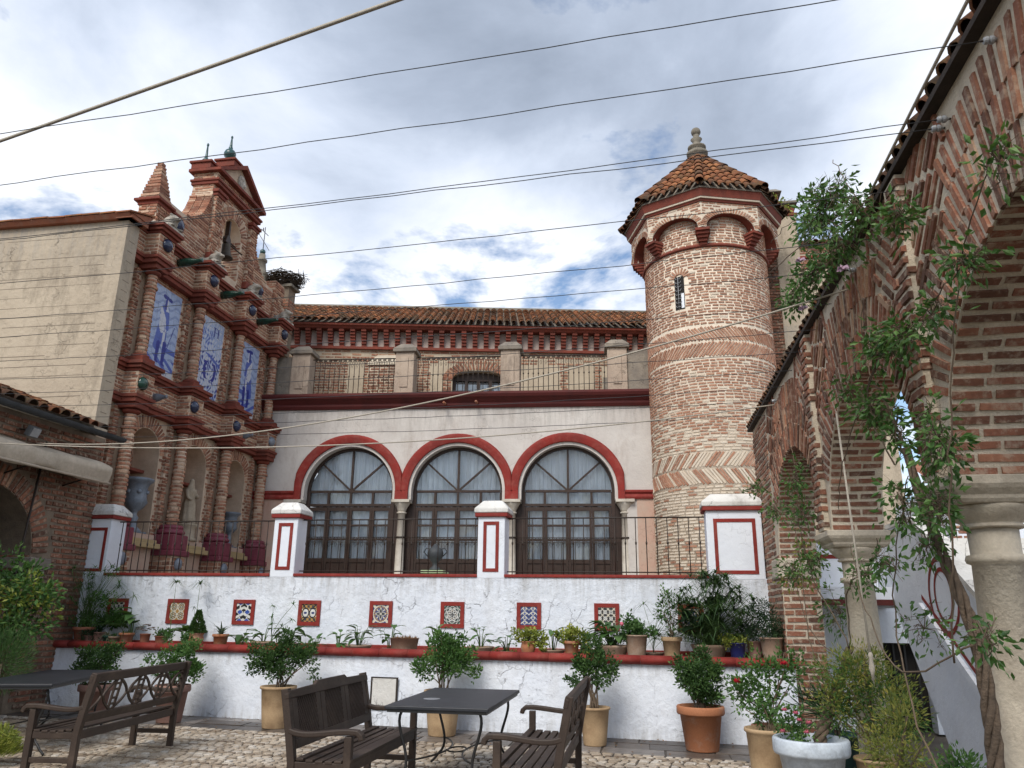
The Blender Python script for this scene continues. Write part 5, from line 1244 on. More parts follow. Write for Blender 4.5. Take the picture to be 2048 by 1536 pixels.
# ---- lions crouching on the entablature
def lion(y, lab):
    t = thing('lion_statue', lab, 'statue', (XW+0.30, y, 9.30), 0, 'stone lions on the cornice'); t.scale = (1.2, 1.15, 0.88)
    g = G(); g.box2((-0.22, -0.26, 0), (0.24, 0.26, 0.05)); part('plinth', g, 'pale_stone', t, local=True, bevel=0.01)
    g = G()
    for (c, q, sq) in (((-0.14, 0, 0.15), 0.13, (1.1, 1.25, 0.95)), ((0.0, 0, 0.16), 0.12, (1.3, 1.0, 0.9)), ((0.12, -0.01, 0.21), 0.135, (0.9, 1.05, 1.15)), ((0.19, -0.03, 0.29), 0.105, (0.9, 1.05, 1.0)), ((0.27, -0.04, 0.27), 0.06, (1.1, 0.9, 0.8)), ((0.18, 0.06, 0.37), 0.03, (1, 1, 1)), ((0.18, -0.12, 0.37), 0.03, (1, 1, 1)),
                       ((0.16, 0.11, 0.09), 0.055, (1.6, 0.8, 0.8)), ((0.16, -0.13, 0.09), 0.055, (1.6, 0.8, 0.8)), ((0.25, 0.11, 0.075), 0.04, (1.2, 1, 0.7)), ((0.25, -0.13, 0.075), 0.04, (1.2, 1, 0.7)), ((-0.10, 0.16, 0.11), 0.085, (1.2, 0.7, 1)), ((-0.10, -0.16, 0.11), 0.085, (1.2, 0.7, 1)), ((0.02, 0.18, 0.075), 0.04, (1.5, 0.8, 0.7)), ((0.02, -0.18, 0.075), 0.04, (1.5, 0.8, 0.7))):
        g.ball(c, q, 10, 7, sq=sq)
    o = part('body', g, 'lion_stone', t, local=True, fix=False); m = o.modifiers.new('one_skin', 'REMESH'); m.mode = 'VOXEL'; m.voxel_size = 0.02; m.use_smooth_shade = True
    return t
def skin_part(name, pts, edges, radii, mat, parent, sub=1, root=0):
    me = bpy.data.meshes.new(name); me.from_pydata(pts, edges, []); o = bpy.data.objects.new(name, me); COL.objects.link(o); o.parent = parent
    m = o.modifiers.new('skin', 'SKIN'); m.use_smooth_shade = True
    if not me.skin_vertices: 
        import bmesh
        b = bmesh.new(); b.from_mesh(me); b.verts.layers.skin.verify(); b.to_mesh(me); b.free()
    for i, sv in enumerate(me.skin_vertices[0].data): sv.radius = (radii[i], radii[i]) if not isinstance(radii[i], tuple) else radii[i]; sv.use_root = (i == root)
    s_ = o.modifiers.new('sub', 'SUBSURF'); s_.levels = sub; s_.render_levels = sub
    me.materials.append(MATS[mat]); return o
lion(13.35, 'crouching stone lion on the cornice beside the pinnacle'); lion(15.13, 'crouching stone lion on the cornice under the bell arch'); lion(16.97, 'crouching stone lion on the cornice right of the bell arch'); lion(18.8, 'blackened stone lion on the cornice end nearest the palace roof')
# ---- statue of a robed figure in the middle niche
st = thing('statue', 'pale stone statue of a robed figure standing in the middle niche', 'statue', (XW+0.03, BAYS[1]-0.05, 3.05))
g = G(); g.lathe([(0.24, 0), (0.24, 0.05), (0.2, 0.08), (0.2, 0.30), (0.235, 0.34), (0.235, 0.38)], (0, 0, 0), 20); part('pedestal', g, 'statue_stone', st, local=True)
g = G(); prof = [(0.19, 0.38), (0.17, 0.50), (0.15, 0.68), (0.14, 0.82), (0.115, 0.95), (0.12, 1.02), (0.145, 1.10), (0.14, 1.15), (0.055, 1.19), (0.05, 1.225)]
g.lathe(prof, (0, 0, 0), 28, True, None, wob=lambda a, z: (1+0.13*math.sin(9*a+z*5)*(1 if z < 0.95 else 0.3))*(0.82+0.22*abs(math.sin(a)))); part('robe', g, 'statue_stone', st, local=True)
skin_part('body', [(0, 0, 1.0), (0.0, 0.0, 1.20), (0.01, 0, 1.28), (0.02, 0, 1.345), (0.01, 0.14, 1.11), (0.10, 0.13, 0.96), (0.16, 0.04, 1.02), (0.01, -0.14, 1.11), (0.06, -0.19, 0.95), (0.14, -0.10, 0.90), (-0.01, 0, 1.40)], [(0, 1), (1, 2), (2, 3), (3, 10), (1, 4), (4, 5), (5, 6), (1, 7), (7, 8), (8, 9)], [(0.10, 0.11), 0.05, (0.062, 0.055), (0.07, 0.06), 0.05, 0.042, 0.03, 0.05, 0.042, 0.03, 0.04], 'statue_stone', st)
g = G()
for i in range(9): a = i*0.7; g.ball((0.13*math.cos(a), 0.13*math.sin(a), 0.40+0.03*math.sin(i*2.1)), 0.06, 8, 5)
part('cloud_base', g, 'statue_stone', st, local=True)
# ---- urns in the outer niches
for (y, lab) in ((BAYS[0]-0.08, 'large grey glazed urn in the niche nearest the awning'), (BAYS[2], 'small grey glazed urn in the niche nearest the palace')):
    t = thing('urn', lab, 'urn', (XW+0.02, y, 3.05), 0, 'glazed urns in the niches'); sc = 1.02 if y < 15 else 0.80
    g = G(); pr = [(0.17, 0), (0.17, 0.06), (0.10, 0.12), (0.07, 0.22), (0.10, 0.30), (0.06, 0.36), (0.07, 0.42), (0.16, 0.50), (0.22, 0.60), (0.20, 0.68), (0.195, 0.90), (0.23, 0.97), (0.29, 1.02), (0.30, 1.06), (0.26, 1.08), (0.18, 1.0)]
    g.lathe([(a*sc, b*sc) for a, b in pr], (0, 0, 0.0), 24, wob=lambda a, z: 1+(0.03*math.cos(12*a) if 0.45 < z/sc < 0.68 else 0)); part('vase', g, 'urn_glaze', t, local=True)
    g = G()
    for k in range(6): a = k*math.pi/3+0.3; g.ball((0.2*sc*math.cos(a), 0.2*sc*math.sin(a), 0.80*sc), 0.045*sc, 8, 6)
    part('relief', g, 'urn_glaze', t, local=True)
    g = G(); g.box2((-0.2*sc, -0.2*sc, -0.0), (0.2*sc, 0.2*sc, 0.03)); part('foot', g, 'urn_glaze', t, local=True)
# ---- weather cross and stork nest behind the gable's far end
wv = thing('weather_cross', 'iron weather cross with ball on a stone finial beside the stork nest', 'weathervane', (-10.9, 19.3, 11.05))
g = G(); g.lathe([(0.24, -2.6), (0.24, 0.0), (0.16, 0.12), (0.12, 0.4), (0.16, 0.42), (0.16, 0.48), (0.10, 0.5), (0.09, 0.66)], (0, 0, 0), 14); part('stone_finial', g, 'grey_stone', wv, local=True)
g = G(); g.ball((0, 0, 0.74), 0.085, 12, 8); part('glazed_ball', g, 'teal_glaze', wv, local=True)
g = G(); g.tube([(0, 0, 0.8), (0, 0, 1.55)], 0.012, 6); g.tube([(0, -0.22, 1.38), (0, 0.22, 1.38)], 0.010, 6); g.tube([(0, -0.36, 1.18), (0, 0.36, 0.96)], 0.008, 6); g.ball((0, -0.36, 1.18), 0.04, 8, 6); g.box((0, -0.10, 1.43), (0.01, 0.04, 0.1)); part('cross', g, 'iron', wv, local=True)
pr_ = thing('nest_pier', 'dark brick pier carrying the stork nest at the gable end', 'pier', (-10.2, 19.6, 9.3))
g = G(); g.box2((-10.55, 19.42, 8.6), (-10.0, 19.84, 10.68)); part('core', g, 'mortar_dark', pr_)
Pn = Pieces('brick', 'bricks', 'brick_gable', pr_, 200)
for (F2, a, b) in ((Fr((-10.0, 0, 0), (0, 1, 0), (1, 0, 0)), 19.42, 19.84), (Fr((0, 19.42, 0), (1, 0, 0), (0, -1, 0)), -10.55, -10.0)): courses(Pn, F2, a, b, 9.3, 10.3, 0.2, 0.055, 0.084, 0.02, tint=lambda a, b: RND.random()*0.5)
Pn.flush()
g = G(); g.box2((-10.65, 19.34, 10.66), (-9.9, 19.92, 10.74)); part('coping', g, 'grey_stone', pr_)
ns = G(); rn = random.Random(11)
for i in range(900):
    a = rn.uniform(0, 6.283); z = rn.uniform(0, 0.34); r = 0.28+0.42*(z/0.34)**0.7*rn.uniform(0.75, 1.0)+0.05; c = V3((-10.3+r*math.cos(a)*rn.uniform(0.3, 1), 19.66+r*math.sin(a)*rn.uniform(0.3, 1), 10.74+z))
    d = V3((-math.sin(a)+rn.uniform(-.6, .6), math.cos(a)+rn.uniform(-.6, .6), rn.uniform(-0.35, 0.35))).normalized()*rn.uniform(0.1, 0.3)
    ns.tube([c-d, c+d], 0.008, 3, False, False)
tag(part('stork_nest', ns, 'nest_twig', fix=False), 'ragged stork nest of dark twigs on the gable end', 'nest')

# ================================================================= plain rendered block left of the gable
blk = thing('rendered_side_wall', 'tall plain grey-buff rendered wall with scored lines left of the gable', 'wall', (-12, 12.5, 0))
BX, BYF = -9.95, 12.36
g = G(); g.box2((-22, BYF, 4.75), (BX, 12.715, 9.05)); g.box2((-22, 12.715, 3.0), (-11.65, 16.0, 9.05)); part('wall', g, 'grey_render', blk)
z = 4.6
while z < 8.9:
    x = -21.5
    while x < BX-0.45:
        l = min(RND.uniform(0.7, 3.2), BX-0.32+rj(0.07)-x)
        if RND.random() > 0.10 and l > 0.1: g = G(); g.box2((x, BYF-0.002, z+rj(0.005)), (x+l-0.02, BYF+0.01, z+0.011)); part('scored_line', g, 'score', blk)
        x += l+(0.0 if RND.random() < 0.7 else 0.12)
    g = G(); g.box2((BX-0.01, BYF+0.1, z-0.1), (BX+0.003, BYF+0.27+rj(0.03), z-0.089)); part('scored_line', g, 'score', blk)
    z += 0.205+rj(0.012)
g = G(); moulding(g, Fr((0, BYF, 0), (1, 0, 0), (0, -1, 0)), -22, BX+0.12, [(-0.3, 9.05), (0.10, 9.05), (0.16, 9.12), (0.16, 9.15), (-0.6, 9.40)]); part('coping', g, 'terracotta_old', blk)
Pq = Pieces('roof_tile', 'roof_tiles', 'roof_tile', blk, 300)
x = -21.8
while x < BX:
    w = RND.uniform(0.34, 0.42); z0 = 9.165+rj(0.01)
    vs = [(x, BYF-0.19, z0), (x+w-0.01, BYF-0.19, z0+rj(0.012)), (x+w-0.01, BYF+0.55, z0+0.26), (x, BYF+0.55, z0+0.26)]; vs += [(p[0], p[1], p[2]-0.03) for p in vs]
    Pq.add(vs, BRF, RND.uniform(0.45, 0.95), V3((0, -1, 0))); x += w
Pq.flush()
g = G(); g.box2((BX-0.2, BYF-0.12, 9.05), (BX+0.16, 12.75, 9.13)); g.add([(BX+0.18, BYF-0.19, 9.13), (BX+0.18, 12.75, 9.13), (BX-0.35, 12.75, 9.42), (BX-0.35, BYF+0.3, 9.42), (BX-0.3, BYF-0.19, 9.17)], [(0, 1, 2, 3, 4)]); part('corner_coping', g, 'terracotta_old', blk, fix=False)

# ================================================================= brick wing on the left with awning
XL = -10.0
wing = thing('brick_wing', 'brick arcade wing in shade-dark tones with tiled eave and gutter at the left edge', 'building', (XL, 9, 0))
FL = Fr((XL, 0, 0), (0, 1, 0), (1, 0, 0))
AC, AHW, ASP, ARS = 10.3, 1.15, 2.45, 1.05
g = G(); arch_wall(g, FL, 3.0, 12.78, 4.67, 0, 0.6, [(AC, AHW, ASP, ARS, 0), (AC-3.1, AHW, ASP, ARS, 0)]); part('wall', g, 'mortar_dark', wing, fix=False)
g = G(); g.box2((-13.5, 3, 0), (-13.2, 12.36, 5.2)); g.box2((-13.2, 3.0, 0), (XL-0.6, 3.3, 4.6)); g.box2((-13.2, 3.3, 4.2), (XL-0.62, 12.36, 4.3)); g.box2((-13.2, 12.36, 0), (XL-0.61, 12.74, 4.66)); part('back_wall', g, 'mortar_dark', wing)
Pw = Pieces('brick', 'bricks', 'brick', wing, 300)
ok = lambda u, v: all(((abs(u-c) > AHW+0.03) if v < ASP else (((u-c)/(AHW+0.38))**2+((v-ASP)/(ARS+0.38))**2 > 1)) for c in (AC, AC-3.1))
dk = lambda a, b: RND.random()*0.75  # with the dark mortar, paints in the shade of eave and awning
courses(Pw, FL, 7.4, 12.78, 0.05, 4.6, 0.27, 0.055, 0.095, 0.03, mask=ok, tint=dk, dep=0.018)
voussoirs(Pw, FL, AC, ASP, AHW+0.01, AHW+0.35, R(1), R(179), 40, 0.6, 0.018, None, ARS/AHW)
FJ = Fr((XL-0.6, AC+AHW, 0), (1, 0, 0), (0, -1, 0)); courses(Pw, FJ, 0.02, 0.58, 0.9, ASP, 0.27, 0.055, 0.095, 0.03, tint=dk)
Pw.flush()
g = G(); g.fbox(FL, AC+AHW-0.05, AC+AHW+0.42, 2.22, 2.40, -0.62, 0.08); g.fbox(FL, AC+AHW, AC+AHW+0.34, 2.05, 2.22, -0.6, 0.05); part('impost', g, 'old_stone', wing, bevel=0.02)
g = G(); g.tube([FL(11.05, 0.5, 0.06), FL(11.3, 4.3, 0.06)], 0.018, 6); part('cable', g, 'iron', wing)
g = G(); g.add([(XL+0.25, 4, 4.68), (XL+0.25, 12.355, 4.68), (XL-2.6, 12.355, 5.73), (XL-2.6, 4, 5.73)], [(0, 1, 2, 3)]); lr = part('roof', g, 'old_stone', wing, fix=False)
Pw = Pieces('roof_tile', 'roof_tiles', 'roof_tile', lr, 300); tile_slope(Pw, (XL+0.36, 4, 4.71), (XL+0.36, 12.36, 4.71), (XL-2.6, 4, 5.79), (XL-2.6, 12.36, 5.79), 0.24, 0.38, 0.215); Pw.flush()
g = G(); m = 9; vs = []
for y in (4.0, 12.72):
    for k in range(m):
        a = math.pi*(1.0+k/(m-1)); vs.append((XL+0.42+0.085*math.cos(a), y, 4.65+0.085*math.sin(a)))
g.add(vs, [(k, k+1, m+k+1, m+k) for k in range(m-1)], True); part('gutter', g, 'zinc', wing, fix=False)
# awning
aw = thing('awning', 'rolled cream canvas awning with hanging valance on the brick wing', 'awning', (XL+0.45, 9, 3.8))
g = G(); n = 46; vs = []
for i in range(n+1):
    y = 4.2+(12.45-4.2)*i/n; dr = 0.02*math.sin(i*1.3)+0.02*math.sin(i*0.47)
    vs += [(XL+0.08, y, 4.10+0.10+dr*0.5), (XL+0.40, y, 4.00+0.10+dr), (XL+0.50+dr, y, 4.05), (XL+0.50+dr*1.5, y, 3.94), (XL+0.47-dr, y, 3.82+0.02*math.sin(i*0.9)), (XL+0.44+dr, y, 3.76+0.025*math.sin(i*0.7))]
g.add(vs, [(i*6+k, i*6+k+1, (i+1)*6+k+1, (i+1)*6+k) for i in range(n) for k in range(5)], True); part('canvas', g, 'canvas', aw, fix=False)
g = G(); g.add([vs[n*6+k] for k in range(6)], [tuple(range(6))]); part('end_panel', g, 'canvas', aw, fix=False)
g = G(); g.tube([(XL+0.47, 4.2, 3.77), (XL+0.47, 12.48, 3.77)], 0.022, 8); part('front_bar', g, 'canvas', aw)
for y in (9.0, 10.6, 11.9): g = G(); g.tube([(XL, y, 3.65), (XL+0.45, y, 3.78)], 0.014, 6); part('arm', g, 'iron', aw)
fl = thing('floodlight', 'small grey floodlight fixed under the left gutter', 'lamp', (XL+0.2, 10.75, 4.35))
g = G(); g.box((0.05, 0, 0), (0.10, 0.20, 0.17), Matrix.Rotation(R(25), 3, 'Y')); part('housing', g, 'plastic_grey', fl, local=True, bevel=0.01)
g = G(); g.box((0.107, 0, -0.022), (0.006, 0.17, 0.14), Matrix.Rotation(R(25), 3, 'Y')); part('lens', g, 'porcelain', fl, local=True)
g = G(); g.tube([(-0.2, 0, 0.05), (0.0, 0, 0.02)], 0.015, 6); part('bracket', g, 'iron', fl, local=True)
# ================================================================= right-hand brick arcade
XA = 1.85
arc = thing('brick_arcade', 'tall brick arcade wall with herringbone spandrels and stone columns on the right', 'arcade', (2.1, 6.8, 0))
FA = Fr((XA, 0, 0), (0, 1, 0), (-1, 0, 0)); TH = 0.5
ACS = [0.33, 3.58, 6.83, 10.08]; AW, AS, AR = 1.415, 2.45, 1.22; TOP = 4.60; END = 13.15
g = G(); arch_wall(g, FA, -1.3, END, TOP, AS, TH, [(c, AW, AS, AR, AS) for c in ACS]); wall_o = part('wall', g, 'mortar', arc, fix=False)
g = G(); g.box2((XA, 11.505, 0), (XA+TH, END, AS)); part('end_pier', g, 'mortar', arc)
Pa = Pieces('brick', 'bricks', 'brick', arc, 300)
PILS = [1.955, 5.205, 8.455, 11.705]
def on_pil(u): return any(abs(u-p) < 0.15 for p in PILS)
kx = AR/AW
for ci, c in enumerate(ACS):
    lim = 1.625
    msk = lambda u, v, c=c: v < TOP-0.09 and abs(u-c) < lim-0.13 and not on_pil(u)
    r = AW+0.012; row = 0
    while r < 2.75:
        ln = 0.30 if row % 2 == 0 else 0.27
        n = int(math.pi*(r+ln/2)/0.100); off = (row % 2)*0.5/n*math.pi
        voussoirs(Pa, FA, c, AS, r, r+ln, R(0.5)+off, R(179.5)+off, n, 0.42, 0.016, None, kx, mask=lambda u, v: msk(u, v) and (math.hypot(u-c, (v-AS)/kx) < 1.90 or abs(u-c) < 0.92))
        r += ln+0.03; row += 1
    # spandrels: bricks leaning in towards the crown, meeting the radial ones in a herringbone
    for sg in (-1, 1):
        for i in range(-6, 34):
            for j in range(-1, 9):
                # rows along the 45 degree direction
                a = R(42); du, dv = math.cos(a), math.sin(a)
                s_ = j*0.30+(i % 2)*0.15; t_ = i*0.100
                u = c+sg*(1.60-s_*du+0.0*t_) + sg*(-t_*0.0); v = AS+0.02+t_*1.35+s_*dv
                rr = math.hypot(u-c, (v-AS)/kx)
                if rr < 1.95 or abs(u-c) > 1.52 or abs(u-c) < 0.90 or v > TOP-0.03 or v < AS+0.05: continue
                brick(Pa, FA, u, v, RND.uniform(0.22, 0.28), 0.046, 0.016, math.pi-sg*0+(-a if sg > 0 else a), None)
    # underside of the arch: courses seen from below, two bricks deep
    n = int(math.pi*(AW+AR)/2/0.082)
    for i in range(n):
        t = math.pi*(i+0.5)/n; u, v = c+(AW)*math.cos(t), AS+AR*math.sin(t)
        nn = V3((0, -math.cos(t)*AR, -math.sin(t)*AW)).normalized(); tg = V3((0, -math.sin(t)*AW, math.cos(t)*AR)).normalized()
        F = Fr((XA, u, v), (1, 0, 0), nn, tg); x = 0.015+(i % 2)*-0.10
        while x < TH-0.04:
            l = RND.uniform(0.20, 0.27); x0, x1 = max(x, 0.015), min(x+l, TH-0.015); x += l+0.03
            if x1-x0 > 0.05: brick(Pa, F, (x0+x1)/2, 0, x1-x0, 0.042, 0.013, rj(0.02), RND.random()*0.8)
# pilaster strips above the columns, coursed and worn
for p in PILS[:3]:
    g = G(); g.fbox(FA, p-0.125, p+0.125, AS+0.02, TOP-0.02, 0.0, 0.06); part('pilaster', g, 'mortar', arc)
    F2 = Fr((XA-0.06, 0, 0), (0, 1, 0), (-1, 0, 0)); courses(Pa, F2, p-0.13, p+0.13, AS+0.03, TOP-0.04, 0.20, 0.045, 0.082, 0.025, dep=0.018, tint=lambda a, b: RND.random()*0.7)
    for s_ in (-1, 1):
        F3 = Fr((XA, p+s_*0.125, 0), (-1, 0, 0), (0, s_, 0)); courses(Pa, F3, 0, 0.06, AS+0.03, TOP-0.04, 0.1, 0.045, 0.082, 0.02, dep=0.014, tint=lambda a, b: RND.random()*0.7)
# jambs above the capitals and the end pier
for p in (5.205, 8.455, 1.955):
    F = Fr((XA, p-0.21, 0), (1, 0, 0), (0, -1, 0))
courses(Pa, FA, 11.52, END, 0.05, AS, 0.24, 0.055, 0.092, 0.028, tint=lambda a, b: RND.random())
courses(Pa, FA, 11.75, END, AS, TOP-0.05, 0.24, 0.055, 0.092, 0.028, tint=lambda a, b: RND.random())
F = Fr((XA, 11.505, 0), (1, 0, 0), (0, -1, 0)); courses(Pa, F, 0.01, TH-0.01, 0.05, AS, 0.24, 0.055, 0.092, 0.028, dep=0.018, tint=lambda a, b: RND.random()*0.9)
Pa.flush()
g = G(); g.box2((XA-0.05, 11.45, 2.12), (XA+TH+0.03, 12.0, 2.40)); part('impost_stone', g, 'column_stone', arc, bevel=0.03)
# columns
for p in (1.955, 5.205, 8.455):
    cx, cy = XA+TH/2, p; g = G()
    g.lathe([(0.24, 0.0), (0.24, 0.10), (0.21, 0.14), (0.215, 0.18), (0.18, 0.22), (0.162, 0.25), (0.160, 1.1), (0.140, 1.95), (0.165, 1.96), (0.172, 1.98), (0.165, 2.005), (0.138, 2.01), (0.140, 2.16)], (cx, cy, 0), 28); co = part('column', g, 'column_stone', arc)
    g = G(); g.lathe([(0.150, 2.16), (0.175, 2.165), (0.18, 2.18), (0.16, 2.19), (0.20, 2.22), (0.245, 2.27), (0.25, 2.29), (0.235, 2.30)], (cx, cy, 0), 28)
    def sq(w, z): return [(cx-w, cy-w, z), (cx+w, cy-w, z), (cx+w, cy+w, z), (cx-w, cy+w, z)]
    lv = [sq(0.245, 2.295), sq(0.265, 2.32), sq(0.27, 2.34), sq(0.305, 2.375), sq(0.32, 2.40), sq(0.32, 2.452)]
    vs = [q for l in lv for q in l]; g.add(vs, [(3, 2, 1, 0), (20, 21, 22, 23)]+[(4*i+k, 4*i+(k+1) % 4, 4*i+4+(k+1) % 4, 4*i+4+k) for i in range(5) for k in range(4)]); part('capital', g, 'column_stone', co, bevel=0.008)
# tiled coping with overhanging eave
EX, EZ, RX, RZ = 1.775, 4.67, 2.10, 4.92
for (e, s_) in ((EX, 1), (2*RX-EX, -1)):
    g = G(); g.add([(e, -1.3, EZ-0.03), (e, END+0.1, EZ-0.03), (RX, END+0.1, RZ), (RX, -1.3, RZ), (e, -1.3, EZ-0.07), (e, END+0.1, EZ-0.07), (RX, END+0.1, EZ-0.075), (RX, -1.3, EZ-0.075)], [(0, 1, 2, 3), (0, 4, 5, 1), (4, 7, 6, 5), (1, 5, 6, 2), (0, 3, 7, 4)]); part('coping', g, 'eave_shade', arc, fix=False)
Pe = Pieces('roof_tile', 'roof_tiles', 'roof_tile', arc, 300)
tile_slope(Pe, (EX+0.02, -1.3, EZ-0.03), (EX+0.02, END+0.1, EZ-0.03), (RX, -1.3, RZ), (RX, END+0.1, RZ), 0.17, 0.30, 0.125, 0.010)
tile_slope(Pe, (2*RX-EX+0.05, END+0.1, EZ-0.01), (2*RX-EX+0.05, -1.3, EZ-0.01), (RX, END+0.1, RZ+0.04), (RX, -1.3, RZ+0.04), 0.22, 0.36, 0.20)
Pe.flush()
# ================================================================= white outside stair beyond the arcade
stair = thing('white_staircase', 'white outside staircase with red painted lines behind the arcade columns', 'staircase', (3.5, 10, 0))
SX = 3.4
FSX = Fr((SX, 0, 0), (0, 1, 0), (-1, 0, 0))
top = lambda y: min(2.82, 1.66+0.575*(y-8.76))
poly = [(5.6, 0), (10.3, 0), (11.9, 1.75), (13.0, 1.75), (13.0, 2.82), (10.78, 2.82), (6.2, 0.20), (5.6, 0.1)]
g = G(); g.prism(poly, FSX, -0.18, 0); part('parapet', g, 'whitewash_clean', stair)
g = G(); g.prism([(6.0, 0.12), (10.78, 2.82), (13.02, 2.82), (13.02, 2.88), (10.76, 2.88), (5.98, 0.18)], FSX, -0.21, 0.03); part('coping', g, 'white_stone_cap', stair)
def band(z0off, w, n0, n1, name, mat):
    g = G(); ya, yb = 6.6, 10.75; h = 0.575
    g.prism([(ya, 1.66+h*(ya-8.76)-z0off-w), (yb, 1.66+h*(yb-8.76)-z0off-w), (yb, 1.66+h*(yb-8.76)-z0off), (ya, 1.66+h*(ya-8.76)-z0off)], FSX, n0, n1); part(name, g, mat, stair)
band(0.90, 0.055, 0.001, 0.006, 'painted_line', 'red_paint')
band(1.0, 0.10, 0.001, 0.05, 'string_moulding', 'whitewash_clean')
for (ry, rz, w) in ((0.42, 0.40, 0.06), (0.24, 0.27, 0.05)):
    g = G(); n = 32; cy, cz = 10.0, 1.88; vs = []
    for k in range(n):
        a = 2*math.pi*k/n
        for q in (0, w): vs += [FSX(cy+(ry+q)*math.cos(a), cz+(rz+q)*math.sin(a), 0.005)]
    g.add(vs, [(2*k, 2*k+1, (2*k+3) % (2*n), (2*k+2) % (2*n)) for k in range(n)]); part('painted_oval', g, 'red_paint', stair, fix=False)
g = G(); g.box2((2.36, 11.9, 1.86), (3.4, 13.0, 2.03)); part('landing', g, 'whitewash_clean', stair)
g = G(); g.box2((2.36, 11.88, 1.78), (3.39, 12.1, 1.858)); part('beam', g, 'dark_red_paint', stair)
g = G(); g.box2((2.36, 12.55, 2.03), (3.39, 12.7, 2.80)); part('landing_parapet', g, 'whitewash_clean', stair)
g = G(); g.box2((2.36, 12.543, 2.46), (3.39, 12.549, 2.52)); part('painted_line', g, 'red_paint', stair)
for k in range(9):
    g = G(); y = 6.3+k*0.5; g.box2((3.58, y, 0), (4.6, y+0.5, 0.28+k*0.285)); part('step', g, 'white_stone_cap', stair)
g = G(); g.box2((2.36, 13.0, 0), (3.28, 13.3, 1.78)); g.box2((4.1, 13.0, 0), (6.0, 13.3, 1.78)); g.box2((3.28, 13.0, 1.25), (4.1, 13.3, 1.78)); part('rear_wall', g, 'whitewash_clean', stair)
g = G(); g.box2((3.28, 13.25, 0), (4.1, 13.28, 1.25)); dd = part('door', g, 'dark_void', stair)
for k in range(5): g = G(); g.box2((3.34+k*0.16, 13.22, 0), (3.37+k*0.16, 13.245, 1.25)); part('bar', g, 'black_iron', dd)
fh = thing('far_house', 'distant brick and white house glimpsed through the nearest arch', 'house', (8.5, 19, 0))
g = G(); g.box2((6.6, 18.5, 0), (9.2, 22, 4.4)); part('wall', g, 'whitewash_clean', fh)
FH = Fr((0, 18.5, 0), (1, 0, 0), (0, -1, 0)); Ph_ = Pieces('brick', 'bricks', 'brick', fh, 200); courses(Ph_, FH, 6.62, 7.9, 2.6, 4.35, 0.24, 0.06, 0.11, 0.03, dep=0.02, tint=lambda a, b: RND.uniform(0.5, 0.8)); Ph_.flush()
g = G(); g.add([(6.4, 18.3, 4.4), (9.4, 18.3, 4.4), (9.4, 20.2, 5.3), (6.4, 20.2, 5.3)], [(0, 1, 2, 3)]); part('roof', g, 'terracotta_old', fh, fix=False)
# ================================================================= furniture
def bez(p0, p1, p2, p3, n=10):
    p0, p1, p2, p3 = map(V3, (p0, p1, p2, p3))
    return [p0*(1-t)**3+p1*3*t*(1-t)**2+p2*3*t*t*(1-t)+p3*t**3 for t in [i/n for i in range(n+1)]]
def ribbon(g, pts, w, h, side):
    """beam of w x h along a curve; side = sideways axis"""
    side = V3(side); n = len(pts); vs = []
    for i, p in enumerate(pts):
        d = (V3(pts[min(i+1, n-1)])-V3(pts[max(i-1, 0)])).normalized(); up = side.cross(d).normalized()
        vs += [V3(p)+side*(a*w/2)+up*(b*h/2) for a, b in ((-1, -1), (1, -1), (1, 1), (-1, 1))]
    fs = [(i*4+k, i*4+(k+1) % 4, (i+1)*4+(k+1) % 4, (i+1)*4+k) for i in range(n-1) for k in range(4)]+[(3, 2, 1, 0), tuple((n-1)*4+k for k in range(4))]
    g.add(vs, fs)
